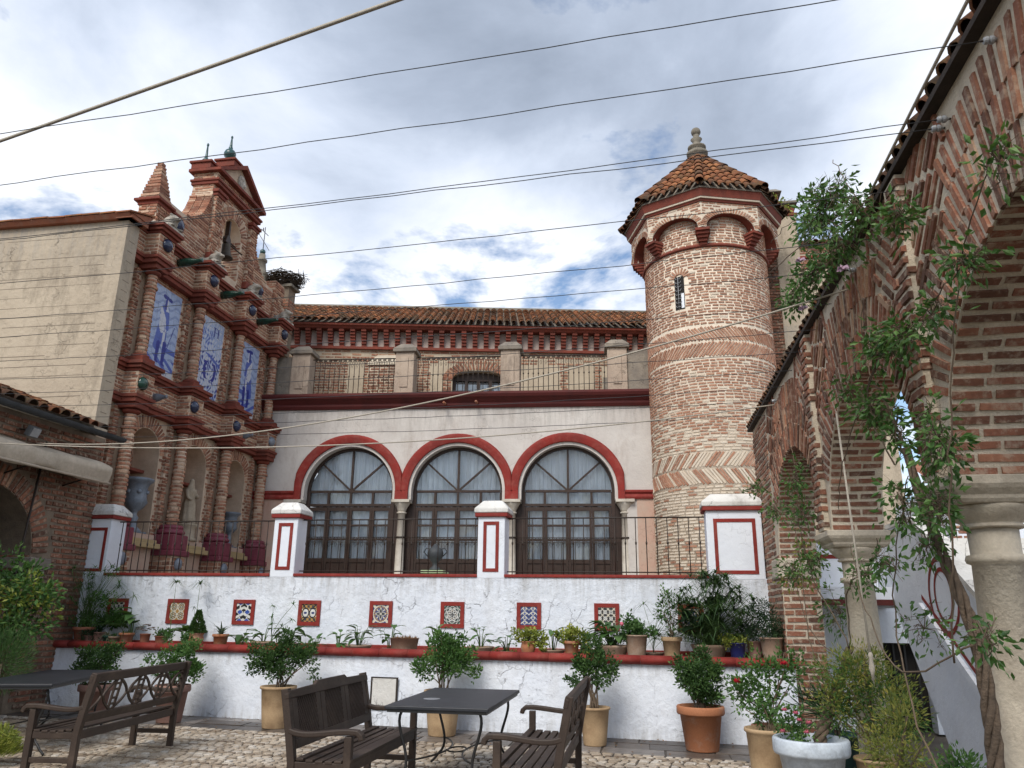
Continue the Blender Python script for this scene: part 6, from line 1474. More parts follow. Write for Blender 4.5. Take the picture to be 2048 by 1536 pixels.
def bench(label, loc, rz, L, style):
    """local: x along the bench, front towards -y, back at y=+0.28; seat 0.45, back 0.98"""
    t = thing('garden_bench', label, 'bench', loc, rz, 'dark wooden garden benches'); W = 'bench_wood'; bv = 0.006
    def P(name, g, b=bv): return part(name, g, W, t, local=True, bevel=b)
    for s_ in (-1, 1):
        x = s_*(L/2-0.035)
        g = G(); g.box2((x-0.032, -0.29, 0), (x+0.032, -0.225, 0.64)); P('leg', g)
        g = G(); ribbon(g, [(x, 0.22, 0), (x, 0.225, 0.42), (x, 0.26, 0.62), (x, 0.335, 0.99)], 0.064, 0.065, (1, 0, 0)); P('leg', g)
        g = G(); ribbon(g, bez((x, 0.27, 0.67), (x, 0.1, 0.60), (x, -0.12, 0.69), (x, -0.33, 0.67), 12)+[V3((x, -0.36, 0.645)), V3((x, -0.37, 0.61))], 0.07, 0.045, (1, 0, 0)); P('armrest', g, 0.010)
        g = G(); g.box2((x-0.02, -0.225, 0.15), (x+0.02, 0.20, 0.20)); P('side_stretcher', g)
        g = G(); g.box2((x-0.022, -0.225, 0.37), (x+0.022, 0.2, 0.435)); P('side_rail', g)
    g = G(); g.box2((-L/2+0.07, -0.285, 0.36), (L/2-0.07, -0.25, 0.44)); P('front_rail', g)
    g = G(); g.box2((-L/2+0.07, 0.2, 0.36), (L/2-0.07, 0.235, 0.44)); P('rear_rail', g)
    for k in range(6):
        y = -0.265+k*0.083; dip = 0.445-0.018*math.sin(math.pi*k/5)
        g = G(); g.box2((-L/2+0.008, y-0.032, dip), (L/2-0.008, y+0.032, dip+0.022)); P('seat_slat', g, 0.004)
    def by(z): return 0.262+(z-0.62)*0.2
    FBk = Fr((0, by(0.52)-0.02, 0.52), (1, 0, 0), (0, -0.98, 0.2), (0, 0.2, 0.98))
    g = G()
    if style == 'crest':
        pl = [(-L/2+0.0, 0.40), (-L/2, 0.445), (-L/2+0.04, 0.465), (-L*0.2, 0.475), (-L*0.17, 0.505), (L*0.17, 0.505), (L*0.2, 0.475), (L/2-0.04, 0.465), (L/2, 0.445), (L/2, 0.40)]
    else: pl = [(-L/2, 0.385), (-L/2, 0.46), (-L/2+0.03, 0.475), (L/2-0.03, 0.475), (L/2, 0.46), (L/2, 0.385)]
    g.prism(pl, FBk, -0.02, 0.02); P('top_rail', g)
    g = G(); g.fbox(FBk, -L/2+0.07, L/2-0.07, 0.0, 0.075, -0.018, 0.018); P('lower_rail', g)
    if style == 'crest':                                  # lattice panels between posts
        n = 3; pw = (L-0.14)/n
        for i in range(n):
            a = -L/2+0.07+i*pw
            for (u, w) in ((a+0.052, 0.096), (a+pw-0.052, 0.096)):
                g = G(); g.fbox(FBk, u-w/2, u+w/2, 0.075, 0.40, -0.012, 0.012); P('back_post', g, 0.003)
            c0, c1 = a+0.10, a+pw-0.10
            for s_ in (-1, 1):
                k = -0.35
                while k < (c1-c0)+0.35:
                    # diagonal lath clipped to the panel
                    p = [(c0+k, 0.075), (c0+k+s_*0.325, 0.40)]; k += 0.042
                    (ua, va), (ub, vb) = p
                    def cl(u, v, u2, v2):
                        if u < c0: f = (c0-u)/(u2-u+1e-9); return (c0, v+(v2-v)*f)
                        if u > c1: f = (c1-u)/(u2-u-1e-9); return (c1, v+(v2-v)*f)
                        return (u, v)
                    if max(ua, ub) <= c0+0.01 or min(ua, ub) >= c1-0.01: continue
                    A = cl(ua, va, ub, vb); B = cl(ub, vb, ua, va)
                    g = G(); q = 0.006*s_; g.beam(FBk(A[0], A[1], q), FBk(B[0], B[1], q), 0.008, 0.014, FBk.N); part('lath', g, W, t, local=True)
    else:                                                # curved fretwork
        n = 4; pw = (L-0.14)/n
        for i in range(n):
            a = -L/2+0.07+i*pw; m = a+pw/2
            for s_ in (-1, 1):
                g = G(); ribbon(g, [FBk(m+s_*(0.02+pw*0.42*abs(1-2*t)**1.6), 0.075+0.315*t, 0) for t in [k/12 for k in range(13)]], 0.02, 0.026, FBk.N); P('curved_slat', g, 0.003)
            for v in (0.13, 0.19, 0.28, 0.34):
                g = G(); g.fbox(FBk, a-0.045 if i else a, a+0.045, v-0.011, v+0.011, -0.009, 0.009); P('cross_bar', g, 0.003)
            if i: 
                for du in (-0.05, 0.05): g = G(); g.fbox(FBk, a+du-0.011, a+du+0.011, 0.075, 0.39, -0.011, 0.011); P('back_post', g, 0.003)
    return t
bench('dark wooden bench with lattice panels and shaped crest left of the centre table', (-2.72, 7.52, 0), R(-90+180), 1.93, 'crest')
bench('dark wooden bench with fretwork back seen edge-on right of the centre table', (-0.98, 7.68, 0), R(-90), 2.08, 'fret')
bench('dark wooden bench with curved fretwork back seen from behind at the left', (-5.98, 8.48, 0), R(-90+5.5), 2.05, 'fret')
bench('dark wooden bench half hidden behind the left black table', (-8.95, 8.9, 0), R(90+12), 1.9, 'fret')
def table(label, loc, rz, W, D, Hh, mark=None):
    t = thing('metal_table', label, 'table', loc, rz, 'black metal tables')
    g = G(); g.box2((-W/2, -D/2, Hh-0.035), (W/2, D/2, Hh)); part('table_top', g, 'table_top', t, local=True, bevel=0.008)
    g = G(); g.box2((-W/2+0.02, -D/2+0.02, Hh-0.06), (W/2-0.02, D/2-0.02, Hh-0.036)); part('apron', g, 'black_iron', t, local=True)
    for sx in (-1, 1):
        for sy in (-1, 1):
            x, y = sx*(W/2-0.12), sy*(D/2-0.18); g = G()
            pts = bez((x, y, Hh-0.06), (x+sx*0.10, y+sy*0.02, 0.55), (x-sx*0.20, y-sy*0.05, 0.26), (x+sx*0.02, y+sy*0.04, 0.10), 12)+bez((x+sx*0.02, y+sy*0.04, 0.10), (x+sx*0.05, y+sy*0.05, 0.05), (x+sx*0.09, y+sy*0.06, 0.03), (x+sx*0.10, y+sy*0.06, 0.012), 5)[1:]
            g.tube(pts, 0.014, 8); part('leg', g, 'black_iron', t, local=True)
    for sx in (-1, 1):
        g = G(); pts = [V3((sx*(W/2-0.17), -D/2+0.2, 0.28))]+bez((sx*(W/2-0.2), -D/2+0.2, 0.28), (sx*0.02, -0.3, 0.28), (sx*0.02, 0.3, 0.28), (sx*(W/2-0.2), D/2-0.2, 0.28), 14); g.tube(pts, 0.009, 6); part('stretcher', g, 'black_iron', t, local=True)
    g = G(); g.tube([(0.09*math.cos(a), 0.16*math.sin(a), 0.28) for a in [2*math.pi*k/24 for k in range(24)]], 0.008, 6, closed=True); part('centre_ring', g, 'black_iron', t, local=True)
    if mark: g = G(); g.lathe([(0.001, Hh+0.0015), (0.085, Hh+0.0015), (0.086, Hh+0.0005)], (mark[0], mark[1], 0), 24); part('hole_cover', g, 'table_mark', t, local=True)
    return t
table('black metal table between the two centre benches', (-1.98, 8.42, 0), R(0), 1.0, 1.82, 0.78, (-0.22, -0.25))
table('black metal table at the left edge beside the fretwork bench', (-7.55, 9.35, 0), R(17), 0.95, 2.15, 0.78)

# ================================================================= plants
def leaf(g, p, d, up, L, W, tint, fold=0.25, droop=0.0):
    """pointed leaf, four triangles around a mid rib"""
    d = V3(d).normalized(); x = d.cross(V3(up))
    if x.length < 1e-4: x = d.orthogonal()
    x.normalize(); n = x.cross(d); p = V3(p); m = p+d*(L*0.45)-n*(fold*W)-V3((0, 0, droop*L*0.3)); t_ = p+d*L-V3((0, 0, droop*L))
    g.add([p, m+x*(W/2)+n*(fold*W), t_, m-x*(W/2)+n*(fold*W), m], [(0, 1, 4), (1, 2, 4), (4, 2, 3), (0, 4, 3)], False, tint)
def rnd_dir(r): 
    while True:
        v = V3((r.uniform(-1, 1), r.uniform(-1, 1), r.uniform(-1, 1)))
        if 0.05 < v.length < 1: return v.normalized()
def foliage(r, blobs, n, L, W, clump=0.09, up=0.4, jitter=0.5, per=14):
    """leaf clumps through the volume of several ellipsoids; returns mesh data and clump centres"""
    g = G(); cs = []
    for (c, rad, wgt) in blobs:
        c = V3(c)
        for i in range(int(n*wgt)):
            d = rnd_dir(r); k = r.random()**0.45
            p = c+V3((d.x*rad[0], d.y*rad[1], d.z*rad[2]))*k*r.uniform(0.85, 1.12); base = min(1, max(0, r.gauss(0.5, 0.22))); cs.append(p)
            for j in range(per):
                e = rnd_dir(r); q = p+e*clump*r.uniform(0.15, 1.0)
                dd = (e+d*0.5+V3((0, 0, up))+rnd_dir(r)*jitter).normalized()
                leaf(g, q, dd, rnd_dir(r), L*r.uniform(0.7, 1.25), W*r.uniform(0.75, 1.2), min(1, max(0, base+r.gauss(0, 0.15))))
    return g, cs
def pot_geo(kind, rt, h):
    if kind == 'rim': pr = [(rt*0.66, 0), (rt*0.68, 0.01), (rt*0.86, h*0.80), (rt*0.97, h*0.81), (rt, h*0.84), (rt, h*0.97), (rt*0.97, h), (rt*0.86, h), (rt*0.84, h*0.88), (0.001, h*0.88)]
    elif kind == 'plain': pr = [(rt*0.68, 0), (rt*0.70, 0.01), (rt*0.78, h*0.35), (rt*0.90, h*0.92), (rt*0.98, h*0.94), (rt, h*0.97), (rt*0.98, h), (rt*0.88, h), (rt*0.85, h*0.90), (0.001, h*0.90)]
    elif kind == 'bulb': pr = [(rt*0.62, 0), (rt*0.66, 0.01), (rt*0.95, h*0.45), (rt*0.98, h*0.62), (rt*0.85, h*0.86), (rt*0.98, h*0.93), (rt*1.0, h), (rt*0.85, h), (rt*0.78, h*0.88), (0.001, h*0.88)]
    elif kind == 'bowl': pr = [(rt*0.72, 0), (rt*0.74, 0.01), (rt*0.95, h*0.75), (rt*1.0, h*0.85), (rt, h), (rt*0.92, h), (rt*0.88, h*0.8), (0.001, h*0.8)]
    else: pr = [(rt*0.78, 0), (rt*0.80, 0.01), (rt*0.95, h), (rt, h), (rt*0.88, h), (rt*0.85, h*0.85), (0.001, h*0.85)]
    g = G(); g.lathe(pr, (0, 0, 0), 24); return g, pr[-1][1]
def potted(name, label, cat, loc, kind, rt, h, mat, group):
    t = thing(name, label, cat, loc, 0, group); g, zs = pot_geo(kind, rt, h); po = part('pot', g, mat, t, local=True)
    g = G(); g.lathe([(0.001, zs+0.012), (rt*0.86, zs+0.004)], (0, 0, 0), 18); part('soil', g, 'soil', t, local=True, fix=False)
    return t, zs
# clipped shrubs in big pots along the low wall
def shrub(label, x, y, kind, rt, h, mat, blobs, n, seed, stems=7):
    r = random.Random(seed); t, zs = potted('potted_shrub', label, 'plant', (x, y, 0), kind, rt, h, mat, 'shrubs in big pots before the wall')
    tx = max(b[0][2]+b[1][2] for b in blobs); ex = max(abs(b[0][0])+b[1][0] for b in blobs)
    for k in range(9):                                  # stray shoots break the outline
        a = r.uniform(0, 6.28); h = r.uniform(0.55, 1.06); q = ex*math.sqrt(max(0.05, 1-(h-0.6)**2*3.5))*r.uniform(0.8, 1.12)
        blobs = blobs+[((q*math.cos(a)*(0.4 if h > 0.95 else 1), q*math.sin(a)*0.7, tx*h), (0.05, 0.05, 0.07), 0.045)]
    g, cs = foliage(r, blobs, int(n*1.2), 0.05, 0.028, 0.07, 0.5, 0.5, 16); part('crown', g, 'leaf_box' if seed % 2 else 'leaf_vine', t, local=True, tint=True, fix=False)
    for k in range(stems):
        c = cs[r.randrange(len(cs))]; b = V3((r.uniform(-0.06, 0.06), r.uniform(-0.06, 0.06), zs)); m = b.lerp(c, 0.5)+V3((r.uniform(-.05, .05), r.uniform(-.05, .05), 0.05))
        g = G(); g.tube(bez(b, b+V3((0, 0, 0.12)), m, c, 6), [0.014, 0.013, 0.012, 0.010, 0.008, 0.006, 0.004], 5); part('stem', g, 'twig', t, local=True)
    return t
shrub('leafy shrub in a pink clay pot behind the left black table', -8.35, 11.35, 'rim', 0.25, 0.50, 'clay_pink', [((-0.05, 0, 0.72), (0.30, 0.28, 0.22), 1), ((0.15, 0, 0.95), (0.16, 0.15, 0.14), 0.4), ((-0.22, 0, 0.92), (0.14, 0.15, 0.14), 0.3)], 78, 21)
shrub('leafy shrub in a pink clay pot behind the left fretwork bench', -7.10, 11.4, 'rim', 0.26, 0.52, 'clay_pink', [((0.0, 0, 0.80), (0.34, 0.28, 0.24), 1), ((0.12, 0, 1.02), (0.13, 0.12, 0.13), 0.3), ((0.3, 0, 0.75), (0.16, 0.15, 0.16), 0.3)], 78, 22)
shrub('wide leaning shrub in a tall buff pot left of the lattice bench', -5.34, 11.27, 'plain', 0.265, 0.56, 'clay_buff', [((0.0, 0, 0.90), (0.34, 0.30, 0.26), 1), ((0.32, 0, 1.0), (0.20, 0.18, 0.14), 0.4), ((-0.28, 0, 0.92), (0.18, 0.18, 0.17), 0.35), ((0.05, 0, 1.12), (0.2, 0.18, 0.12), 0.3)], 85, 23)
shrub('lobed shrub in a tall buff pot behind the centre table', -2.85, 11.18, 'plain', 0.27, 0.58, 'clay_buff', [((0.05, 0, 1.0), (0.30, 0.28, 0.24), 1), ((-0.30, 0, 0.86), (0.15, 0.15, 0.13), 0.3), ((0.0, 0, 1.2), (0.26, 0.2, 0.12), 0.4), ((0.24, 0, 0.98), (0.16, 0.18, 0.17), 0.3)], 88, 24)
shrub('sparse upright shrub in a buff pot behind the edge-on bench', -0.734, 10.87, 'plain', 0.21, 0.46, 'clay_buff', [((0.02, 0, 0.92), (0.20, 0.2, 0.20), 0.6), ((-0.20, 0, 1.0), (0.10, 0.1, 0.12), 0.25), ((0.20, 0, 0.92), (0.12, 0.12, 0.14), 0.3), ((0.05, 0, 1.12), (0.10, 0.1, 0.12), 0.2), ((-0.24, 0, 0.74), (0.07, 0.1, 0.06), 0.08)], 66, 25, 9)
shrub('dense rounded shrub in an orange terracotta pot at the right', 0.614, 10.80, 'rim', 0.30, 0.52, 'terracotta', [((0.0, 0, 0.82), (0.31, 0.28, 0.21), 1), ((-0.15, 0, 0.97), (0.17, 0.17, 0.12), 0.3), ((0.17, 0, 0.95), (0.13, 0.14, 0.12), 0.25), ((0.1, 0, 0.66), (0.22, 0.2, 0.12), 0.3)], 95, 27)
LZ = 1.015
def stemmed(g, b, tip, r0=0.006, seg=4): b, tip = V3(b), V3(tip); g.tube(bez(b, b+V3((0, 0, (tip.z-b.z)*0.5)), tip.lerp(b, 0.25)+V3((0, 0, 0.03)), tip, 6), [r0]*5+[r0*0.8, r0*0.6], seg)
def broad_leaf(g, p, d, L, W, tint, r):
    """arum-like blade in 3 x 2 cells"""
    d = V3(d).normalized(); x = d.cross(V3((0, 0, 1))); x = x.normalized() if x.length > 1e-3 else V3((1, 0, 0)); n = x.cross(d); p = V3(p); vs = []
    for (s_, w, dr) in ((0, 0.25, 0.0), (0.2, 0.95, 0.02), (0.5, 0.9, 0.0), (0.8, 0.45, -0.08), (1.0, 0.02, -0.18)):
        c = p+d*(L*s_)+V3((0, 0, dr*L)); vs += [c-x*(w*W/2)+n*(0.10*W*w), c, c+x*(w*W/2)+n*(0.10*W*w)]
    g.add(vs, [(3*i+k, 3*i+k+1, 3*i+4+k, 3*i+3+k) for i in range(4) for k in range(2)], True, tint)
def arum(t, z0, n, r, hmin, hmax, spread, Lf=0.13, mat='leaf_arum', x0=0.0):
    n = int(n*1.7)+1; hmin *= 0.7
    for k in range(n):
        a = r.uniform(0, 6.28); h = r.uniform(hmin, hmax); tip = V3((x0+spread*math.cos(a)*r.uniform(0.3, 1), spread*math.sin(a)*r.uniform(0.2, 0.6), z0+h)); b = V3((x0+tip.x*0.0+(tip.x-x0)*0.35, tip.y*0.35, z0))
        g = G(); g.t = []; stemmed(g, b, tip, 0.006); part('stalk', g, 'stem', t, local=True)
        g = G(); az = a+r.uniform(-0.6, 0.6); broad_leaf(g, tip, (math.cos(az), math.sin(az)*0.8-0.25, r.uniform(-0.35, 0.5)), Lf*1.45*r.uniform(0.75, 1.3), Lf*0.85*r.uniform(0.8, 1.2), r.random(), r); part('leaf', g, mat, t, local=True, tint=True, fix=False)
def strap(g, b, az, L, w, droop, tint, lift=0.9):
    b = V3(b); d = V3((math.cos(az), math.sin(az), 0)); vs = []; x = V3((-d.y, d.x, 0)); n = 6
    for i in range(n+1):
        s_ = i/n; p = b+d*(L*s_*(0.35+0.65*s_)*0.8)+V3((0, 0, L*(lift*s_-droop*s_*s_))); ww = w*(1-s_)**0.6*(0.75+0.25*math.sin(math.pi*min(1, s_*1.4)))
        vs += [p-x*ww/2, p+x*ww/2]
    g.add(vs, [(2*i, 2*i+1, 2*i+3, 2*i+2) for i in range(n)], True, tint)
def sedge(g, gs, b, tip, r, n=14, L=0.18, w=0.009):
    w *= 1.7
    """umbrella sedge: a tall stem with a whorl of drooping straps"""
    stemmed(gs, b, tip, 0.004, 4)
    for k in range(n): strap(g, tip, 2*math.pi*k/n+r.uniform(-.2, .2), L*r.uniform(0.7, 1.2), w, r.uniform(0.3, 1.0), r.random(), r.uniform(0.25, 0.8))
GP = 'potted plants on the ledge'
def ledge_arum(label, x, y, pot, seed, n=5, h=(0.12, 0.26), spread=0.12, Lf=0.13, grass=False):
    r = random.Random(seed)
    if pot: t, z = potted('potted_plant', label, 'plant', (x, y, LZ), *pot, GP)
    else: t = thing('ledge_plant', label, 'plant', (x, y, LZ), 0, GP); z = 0.0
    arum(t, z, n, r, h[0], h[1], spread, Lf)
    if grass or not pot:
        g = G()
        for k in range(60): strap(g, (r.gauss(0, 0.12), r.gauss(0, 0.04), z), r.uniform(0, 6.28), r.uniform(0.05, 0.15), 0.016, r.uniform(0.4, 1.2), r.random(), 0.8)
        part('grass_tuft', g, 'leaf_lime', t, local=True, tint=True, fix=False)
    return t
def ledge_bush(label, x, y, pot, seed, mat, blobs, n, L, W, clump=0.05, up=0.4, per=12, stems=5):
    r = random.Random(seed); t, z = potted('potted_plant', label, 'plant', (x, y, LZ), *pot, GP)
    g, cs = foliage(r, [((c[0], c[1], c[2]+z), q, w) for c, q, w in blobs], n, L, W, clump, up, 0.5, per); part('foliage', g, mat, t, local=True, tint=True, fix=False)
    for k in range(stems):
        g = G(); stemmed(g, (r.uniform(-.03, .03), r.uniform(-.03, .03), z), cs[r.randrange(len(cs))], 0.005); part('stem', g, 'twig', t, local=True)
    return t
# 1 tall sedge and bush in the left corner
r = random.Random(40); t, z = potted('potted_plant', 'tall feathery sedge in a large terracotta pot in the left wall corner', 'plant', (-9.62, 12.55, LZ), 'rim', 0.19, 0.28, 'terracotta_old', GP)
g, gs = G(), G()
for k in range(46): sedge(g, gs, (r.gauss(0, 0.05), r.gauss(0, 0.05), z), (r.gauss(0.12, 0.34), r.gauss(-0.05, 0.12), z+r.uniform(0.35, 1.05)), r, 14, 0.26, 0.009)
part('fronds', g, 'leaf_vine', t, local=True, tint=True, fix=False); part('stems', gs, 'stem', t, local=True, fix=False)
g, cs = foliage(r, [((0, 0, 0.38), (0.22, 0.18, 0.14), 1), ((0.35, -0.05, 0.75), (0.22, 0.12, 0.16), 0.5)], 40, 0.05, 0.025, 0.06); part('foliage', g, 'leaf_vine', t, local=True, tint=True, fix=False)
ledge_bush('low trailing plant in a clay pot next to the corner sedge', -9.42, 12.45, ('plain', 0.10, 0.14, 'clay_pink'), 41, 'leaf_dark', [((0, -0.03, 0.02), (0.2, 0.1, 0.10), 1)], 40, 0.035, 0.02)
# 2 dark rosette
r = random.Random(42); t, z = potted('potted_plant', 'dark spiky rosette plant in an old clay pot', 'plant', (-9.28, 12.5, LZ), 'plain', 0.11, 0.20, 'clay_pink', GP)
for k in range(26):
    g = G(); strap(g, (0, 0, z), k*2.4, 0.17+0.05*r.random(), 0.05, 0.25+0.3*(k/26), r.random(), 1.3-k/26); part('leaf', g, 'leaf_dark', t, local=True, tint=True, fix=False)
# 3, 4 spider plants
for (x, y, pot, lab, sd) in ((-9.08, 12.44, ('rim', 0.085, 0.15, 'pot_green'), 'striped spider plant spilling from a green pot', 43), (-8.93, 12.42, ('rim', 0.10, 0.14, 'clay_pale'), 'small spider plant in a pale pot beside the green one', 44)):
    r = random.Random(sd); t, z = potted('potted_plant', lab, 'plant', (x, y, LZ), *pot, GP); g = G()
    for k in range(46): strap(g, (0, 0, z), r.uniform(0, 6.28), r.uniform(0.14, 0.27), 0.014, r.uniform(0.7, 1.5), r.random(), r.uniform(0.7, 1.2))
    part('foliage', g, 'leaf_pale' if sd == 43 else 'leaf_arum', t, local=True, tint=True, fix=False)
# hedge-like growth behind these pots
r = random.Random(45); bt = thing('ledge_plant', 'leafy growth with big round leaves behind the spider plants', 'plant', (-8.9, 12.68, LZ), 0, GP)
g, cs = foliage(r, [((-0.3, 0, 0.40), (0.38, 0.06, 0.16), 1)], 60, 0.05, 0.03, 0.06); part('foliage', g, 'leaf_vine', bt, local=True, tint=True, fix=False)
arum(bt, 0, 5, r, 0.35, 0.60, 0.25, 0.24, 'leaf_arum', 0.1)
# 5 terracotta with trailing grass
r = random.Random(46); t, z = potted('potted_plant', 'orange terracotta pot with a mop of narrow green leaves', 'plant', (-8.71, 12.42, LZ), 'rim', 0.125, 0.20, 'terracotta', GP); g = G()
for k in range(90): strap(g, (r.gauss(0, .04), r.gauss(0, .04), z), r.uniform(0, 6.28), r.uniform(0.10, 0.2), 0.012, r.uniform(0.5, 1.5), r.random(), r.uniform(0.6, 1.1))
part('foliage', g, 'leaf_arum', t, local=True, tint=True, fix=False)
# 6 mauve succulent
r = random.Random(47); t, z = potted('potted_plant', 'mauve rosette succulent heaped over a narrow terracotta pot', 'plant', (-8.35, 12.40, LZ), 'plain', 0.09, 0.19, 'terracotta_old', GP)
for k in range(26):
    d = rnd_dir(r); c = V3((d.x*0.15, d.y*0.10, z+0.06+abs(d.z)*0.10)); g = G()
    for j in range(12):
        a = j*2.4; leaf(g, c, (math.cos(a), math.sin(a)-0.3, 0.5), (0, 0, 1), 0.035, 0.022, r.random())
    part('rosette', g, 'leaf_mauve', t, local=True, tint=True, fix=False)
ledge_bush('low green plant in a dark maroon pot', -8.04, 12.40, ('plain', 0.12, 0.16, 'terracotta_old'), 48, 'leaf_arum', [((0.03, 0, 0.05), (0.17, 0.10, 0.07), 1)], 34, 0.035, 0.022)
# single tall umbrella sedges
for (x, y, h, lab, sd) in ((-8.0, 12.55, 1.02, 'single tall umbrella sedge stalk left of the rosette tile panel', 49), (-7.55, 12.55, 1.0, 'second tall umbrella sedge stalk right of the rosette tile panel', 50)):
    r = random.Random(sd); t = thing('umbrella_sedge', lab, 'plant', (x, y, LZ), 0, GP); g, gs = G(), G()
    sedge(g, gs, (0, 0, 0), (0.0, 0, h), r, 20, 0.36, 0.013); sedge(g, gs, (0.02, 0, 0), (-0.06, 0, h*0.62), r, 10, 0.16, 0.008)
    part('whorl', g, 'leaf_reed', t, local=True, tint=True, fix=False); part('stalk', gs, 'stem', t, local=True, fix=False)
ledge_arum('arum leaves growing left of the little conifer', -7.62, 12.5, None, 51, 7, (0.15, 0.34), 0.16, 0.17)
# 10 conifer
r = random.Random(52); t, z = potted('potted_plant', 'dwarf conical conifer in a round orange pot', 'plant', (-7.38, 12.34, LZ), 'bulb', 0.125, 0.22, 'terracotta', GP); g = G()
for k in range(1500):
    h = r.random()**1.5; a = r.uniform(0, 6.28); rad = 0.13*(1-h)*r.uniform(0.6, 1.08)+0.01; p = V3((rad*math.cos(a), rad*math.sin(a), z+0.02+0.36*h)); leaf(g, p, (math.cos(a), math.sin(a), 0.9), rnd_dir(r), 0.042, 0.022, r.random())
part('crown', g, 'leaf_box', t, local=True, tint=True, fix=False); g = G(); g.tube([(0, 0, z), (0, 0, z+0.34)], [0.012, 0.003], 5); part('trunk', g, 'twig', t, local=True)
# 11 aloe
r = random.Random(53); t, z = potted('potted_plant', 'pale spiky aloe in a flared terracotta pot', 'plant', (-6.93, 12.32, LZ), 'rim', 0.135, 0.21, 'terracotta', GP)
for k in range(24):
    g = G(); strap(g, (0, 0, z), k*2.4+0.2, 0.20+0.14*r.random(), 0.045, 0.15+0.5*r.random(), 0.4+0.5*r.random(), 0.5+0.7*(k/24)); part('leaf', g, 'leaf_blue', t, local=True, tint=True, fix=False)
ledge_arum('arum leaves growing right of the aloe', -6.64, 12.45, None, 54, 7, (0.12, 0.30), 0.15, 0.15)
t = ledge_arum('arum and fan sedge in a low stone bowl', -6.17, 12.3, ('bowl', 0.19, 0.11, 'clay_pale'), 55, 5, (0.10, 0.27), 0.13, 0.13, True)
r = random.Random(56); g, gs = G(), G()
for k in range(9): sedge(g, gs, (0.14, 0, 0.08), (0.12+r.uniform(-.08, .35), r.uniform(-.05, .05), 0.08+r.uniform(0.15, 0.62)), r, 13, 0.19, 0.011)
part('fronds', g, 'leaf_vine', t, local=True, tint=True, fix=False); part('stems', gs, 'stem', t, local=True, fix=False)
ledge_arum('bold arum clump between two dark tile panels and the bowl', -5.77, 12.4, None, 57, 8, (0.16, 0.34), 0.14, 0.16)
ledge_arum('small arum sprig below the ochre tile panel', -5.29, 12.4, None, 58, 5, (0.08, 0.2), 0.14, 0.11)
ledge_arum('narrow upright arum sprig left of the wide shallow bowl', -4.92, 12.4, None, 59, 6, (0.12, 0.28), 0.10, 0.11)
ledge_arum('arum leaves in a wide shallow clay bowl', -4.5, 12.18, ('bowl', 0.21, 0.09, 'clay_pale'), 60, 9, (0.10, 0.30), 0.15, 0.13)
ledge_arum('arum sprig rising beside the oval clay trough', -4.02, 12.3, ('bowl', 0.13, 0.05, 'clay_pink'), 61, 6, (0.14, 0.36), 0.13, 0.12)
r = random.Random(62); t, z = potted('potted_plant', 'pale oval clay trough with dry stubble', 'plant', (-3.73, 12.10, LZ), 'drum', 0.235, 0.21, 'clay_pale', GP); g = G()
for k in range(160): a = r.uniform(0, 6.28); q = 0.19*math.sqrt(r.random()); leaf(g, (q*math.cos(a), q*math.sin(a), z), (r.gauss(0, .3), r.gauss(0, .3), 1), rnd_dir(r), r.uniform(0.03, 0.09), 0.012, r.random())
part('stubble', g, 'leaf_dry', t, local=True, tint=True, fix=False)
ledge_arum('thin two-stalked arum below the lace tile panel', -3.27, 12.3, ('bowl', 0.12, 0.05, 'clay_pink'), 63, 4, (0.2, 0.34), 0.16, 0.12)
ledge_arum('upright arum in a plain shallow clay bowl', -2.52, 12.1, ('bowl', 0.20, 0.11, 'clay_pale'), 64, 7, (0.12, 0.30), 0.13, 0.11)
ledge_arum('arum and yellowing leaves left of the round geranium pot', -2.12, 12.1, ('bowl', 0.12, 0.05, 'clay_pink'), 65, 7, (0.10, 0.27), 0.16, 0.11, True)
ledge_bush('yellow-green geranium in a round orange pot', -1.78, 12.0, ('bulb', 0.115, 0.20, 'terracotta'), 66, 'leaf_lime', [((0, 0, 0.10), (0.22, 0.14, 0.12), 1), ((0.2, 0, 0.0), (0.1, 0.1, 0.12), 0.3)], 46, 0.045, 0.042, 0.05)
ledge_arum('arum in a rope-rimmed bowl between the two geraniums', -1.43, 12.15, ('bowl', 0.19, 0.08, 'clay_pale'), 67, 6, (0.15, 0.33), 0.14, 0.13)
ledge_bush('yellow-green geranium in a straight orange pot', -1.13, 11.97, ('rim', 0.13, 0.22, 'terracotta'), 68, 'leaf_lime', [((0, 0, 0.10), (0.24, 0.15, 0.12), 1), ((0.22, 0, -0.02), (0.09, 0.1, 0.12), 0.3)], 48, 0.045, 0.042, 0.05)
ledge_arum('dense arum stalks just right of the straight geranium pot', -0.90, 12.2, ('bowl', 0.17, 0.06, 'clay_pink'), 69, 9, (0.10, 0.24), 0.13, 0.10)
ledge_arum('dense dark arum filling a broad clay bowl', -0.53, 12.0, ('bowl', 0.245, 0.17, 'clay_pale'), 70, 30, (0.14, 0.36), 0.24, 0.15)
t = ledge_bush('pelargonium with a pink bloom in a tall pale pot', -0.18, 11.88, ('plain', 0.175, 0.32, 'clay_pale'), 71, 'leaf_arum', [((0.02, 0, 0.08), (0.26, 0.15, 0.12), 1), ((-0.12, 0, 0.22), (0.08, 0.08, 0.10), 0.2)], 42, 0.055, 0.045, 0.06)
g = G(); g.ball((-0.20, -0.1, 0.47), 0.03, 8, 6); part('bloom', g, 'petal_pink', t, local=True)
r = random.Random(72); t, z = potted('potted_plant', 'spiky sedge in a low bowl right of the tall pale pot', 'plant', (0.06, 12.2, LZ), 'bowl', 0.16, 0.07, 'clay_pale', GP); g, gs = G(), G()
for k in range(8): sedge(g, gs, (0, 0, z), (r.gauss(0.05, 0.16), r.gauss(0, .08), z+r.uniform(0.2, 0.85)), r, 14, 0.25, 0.011)
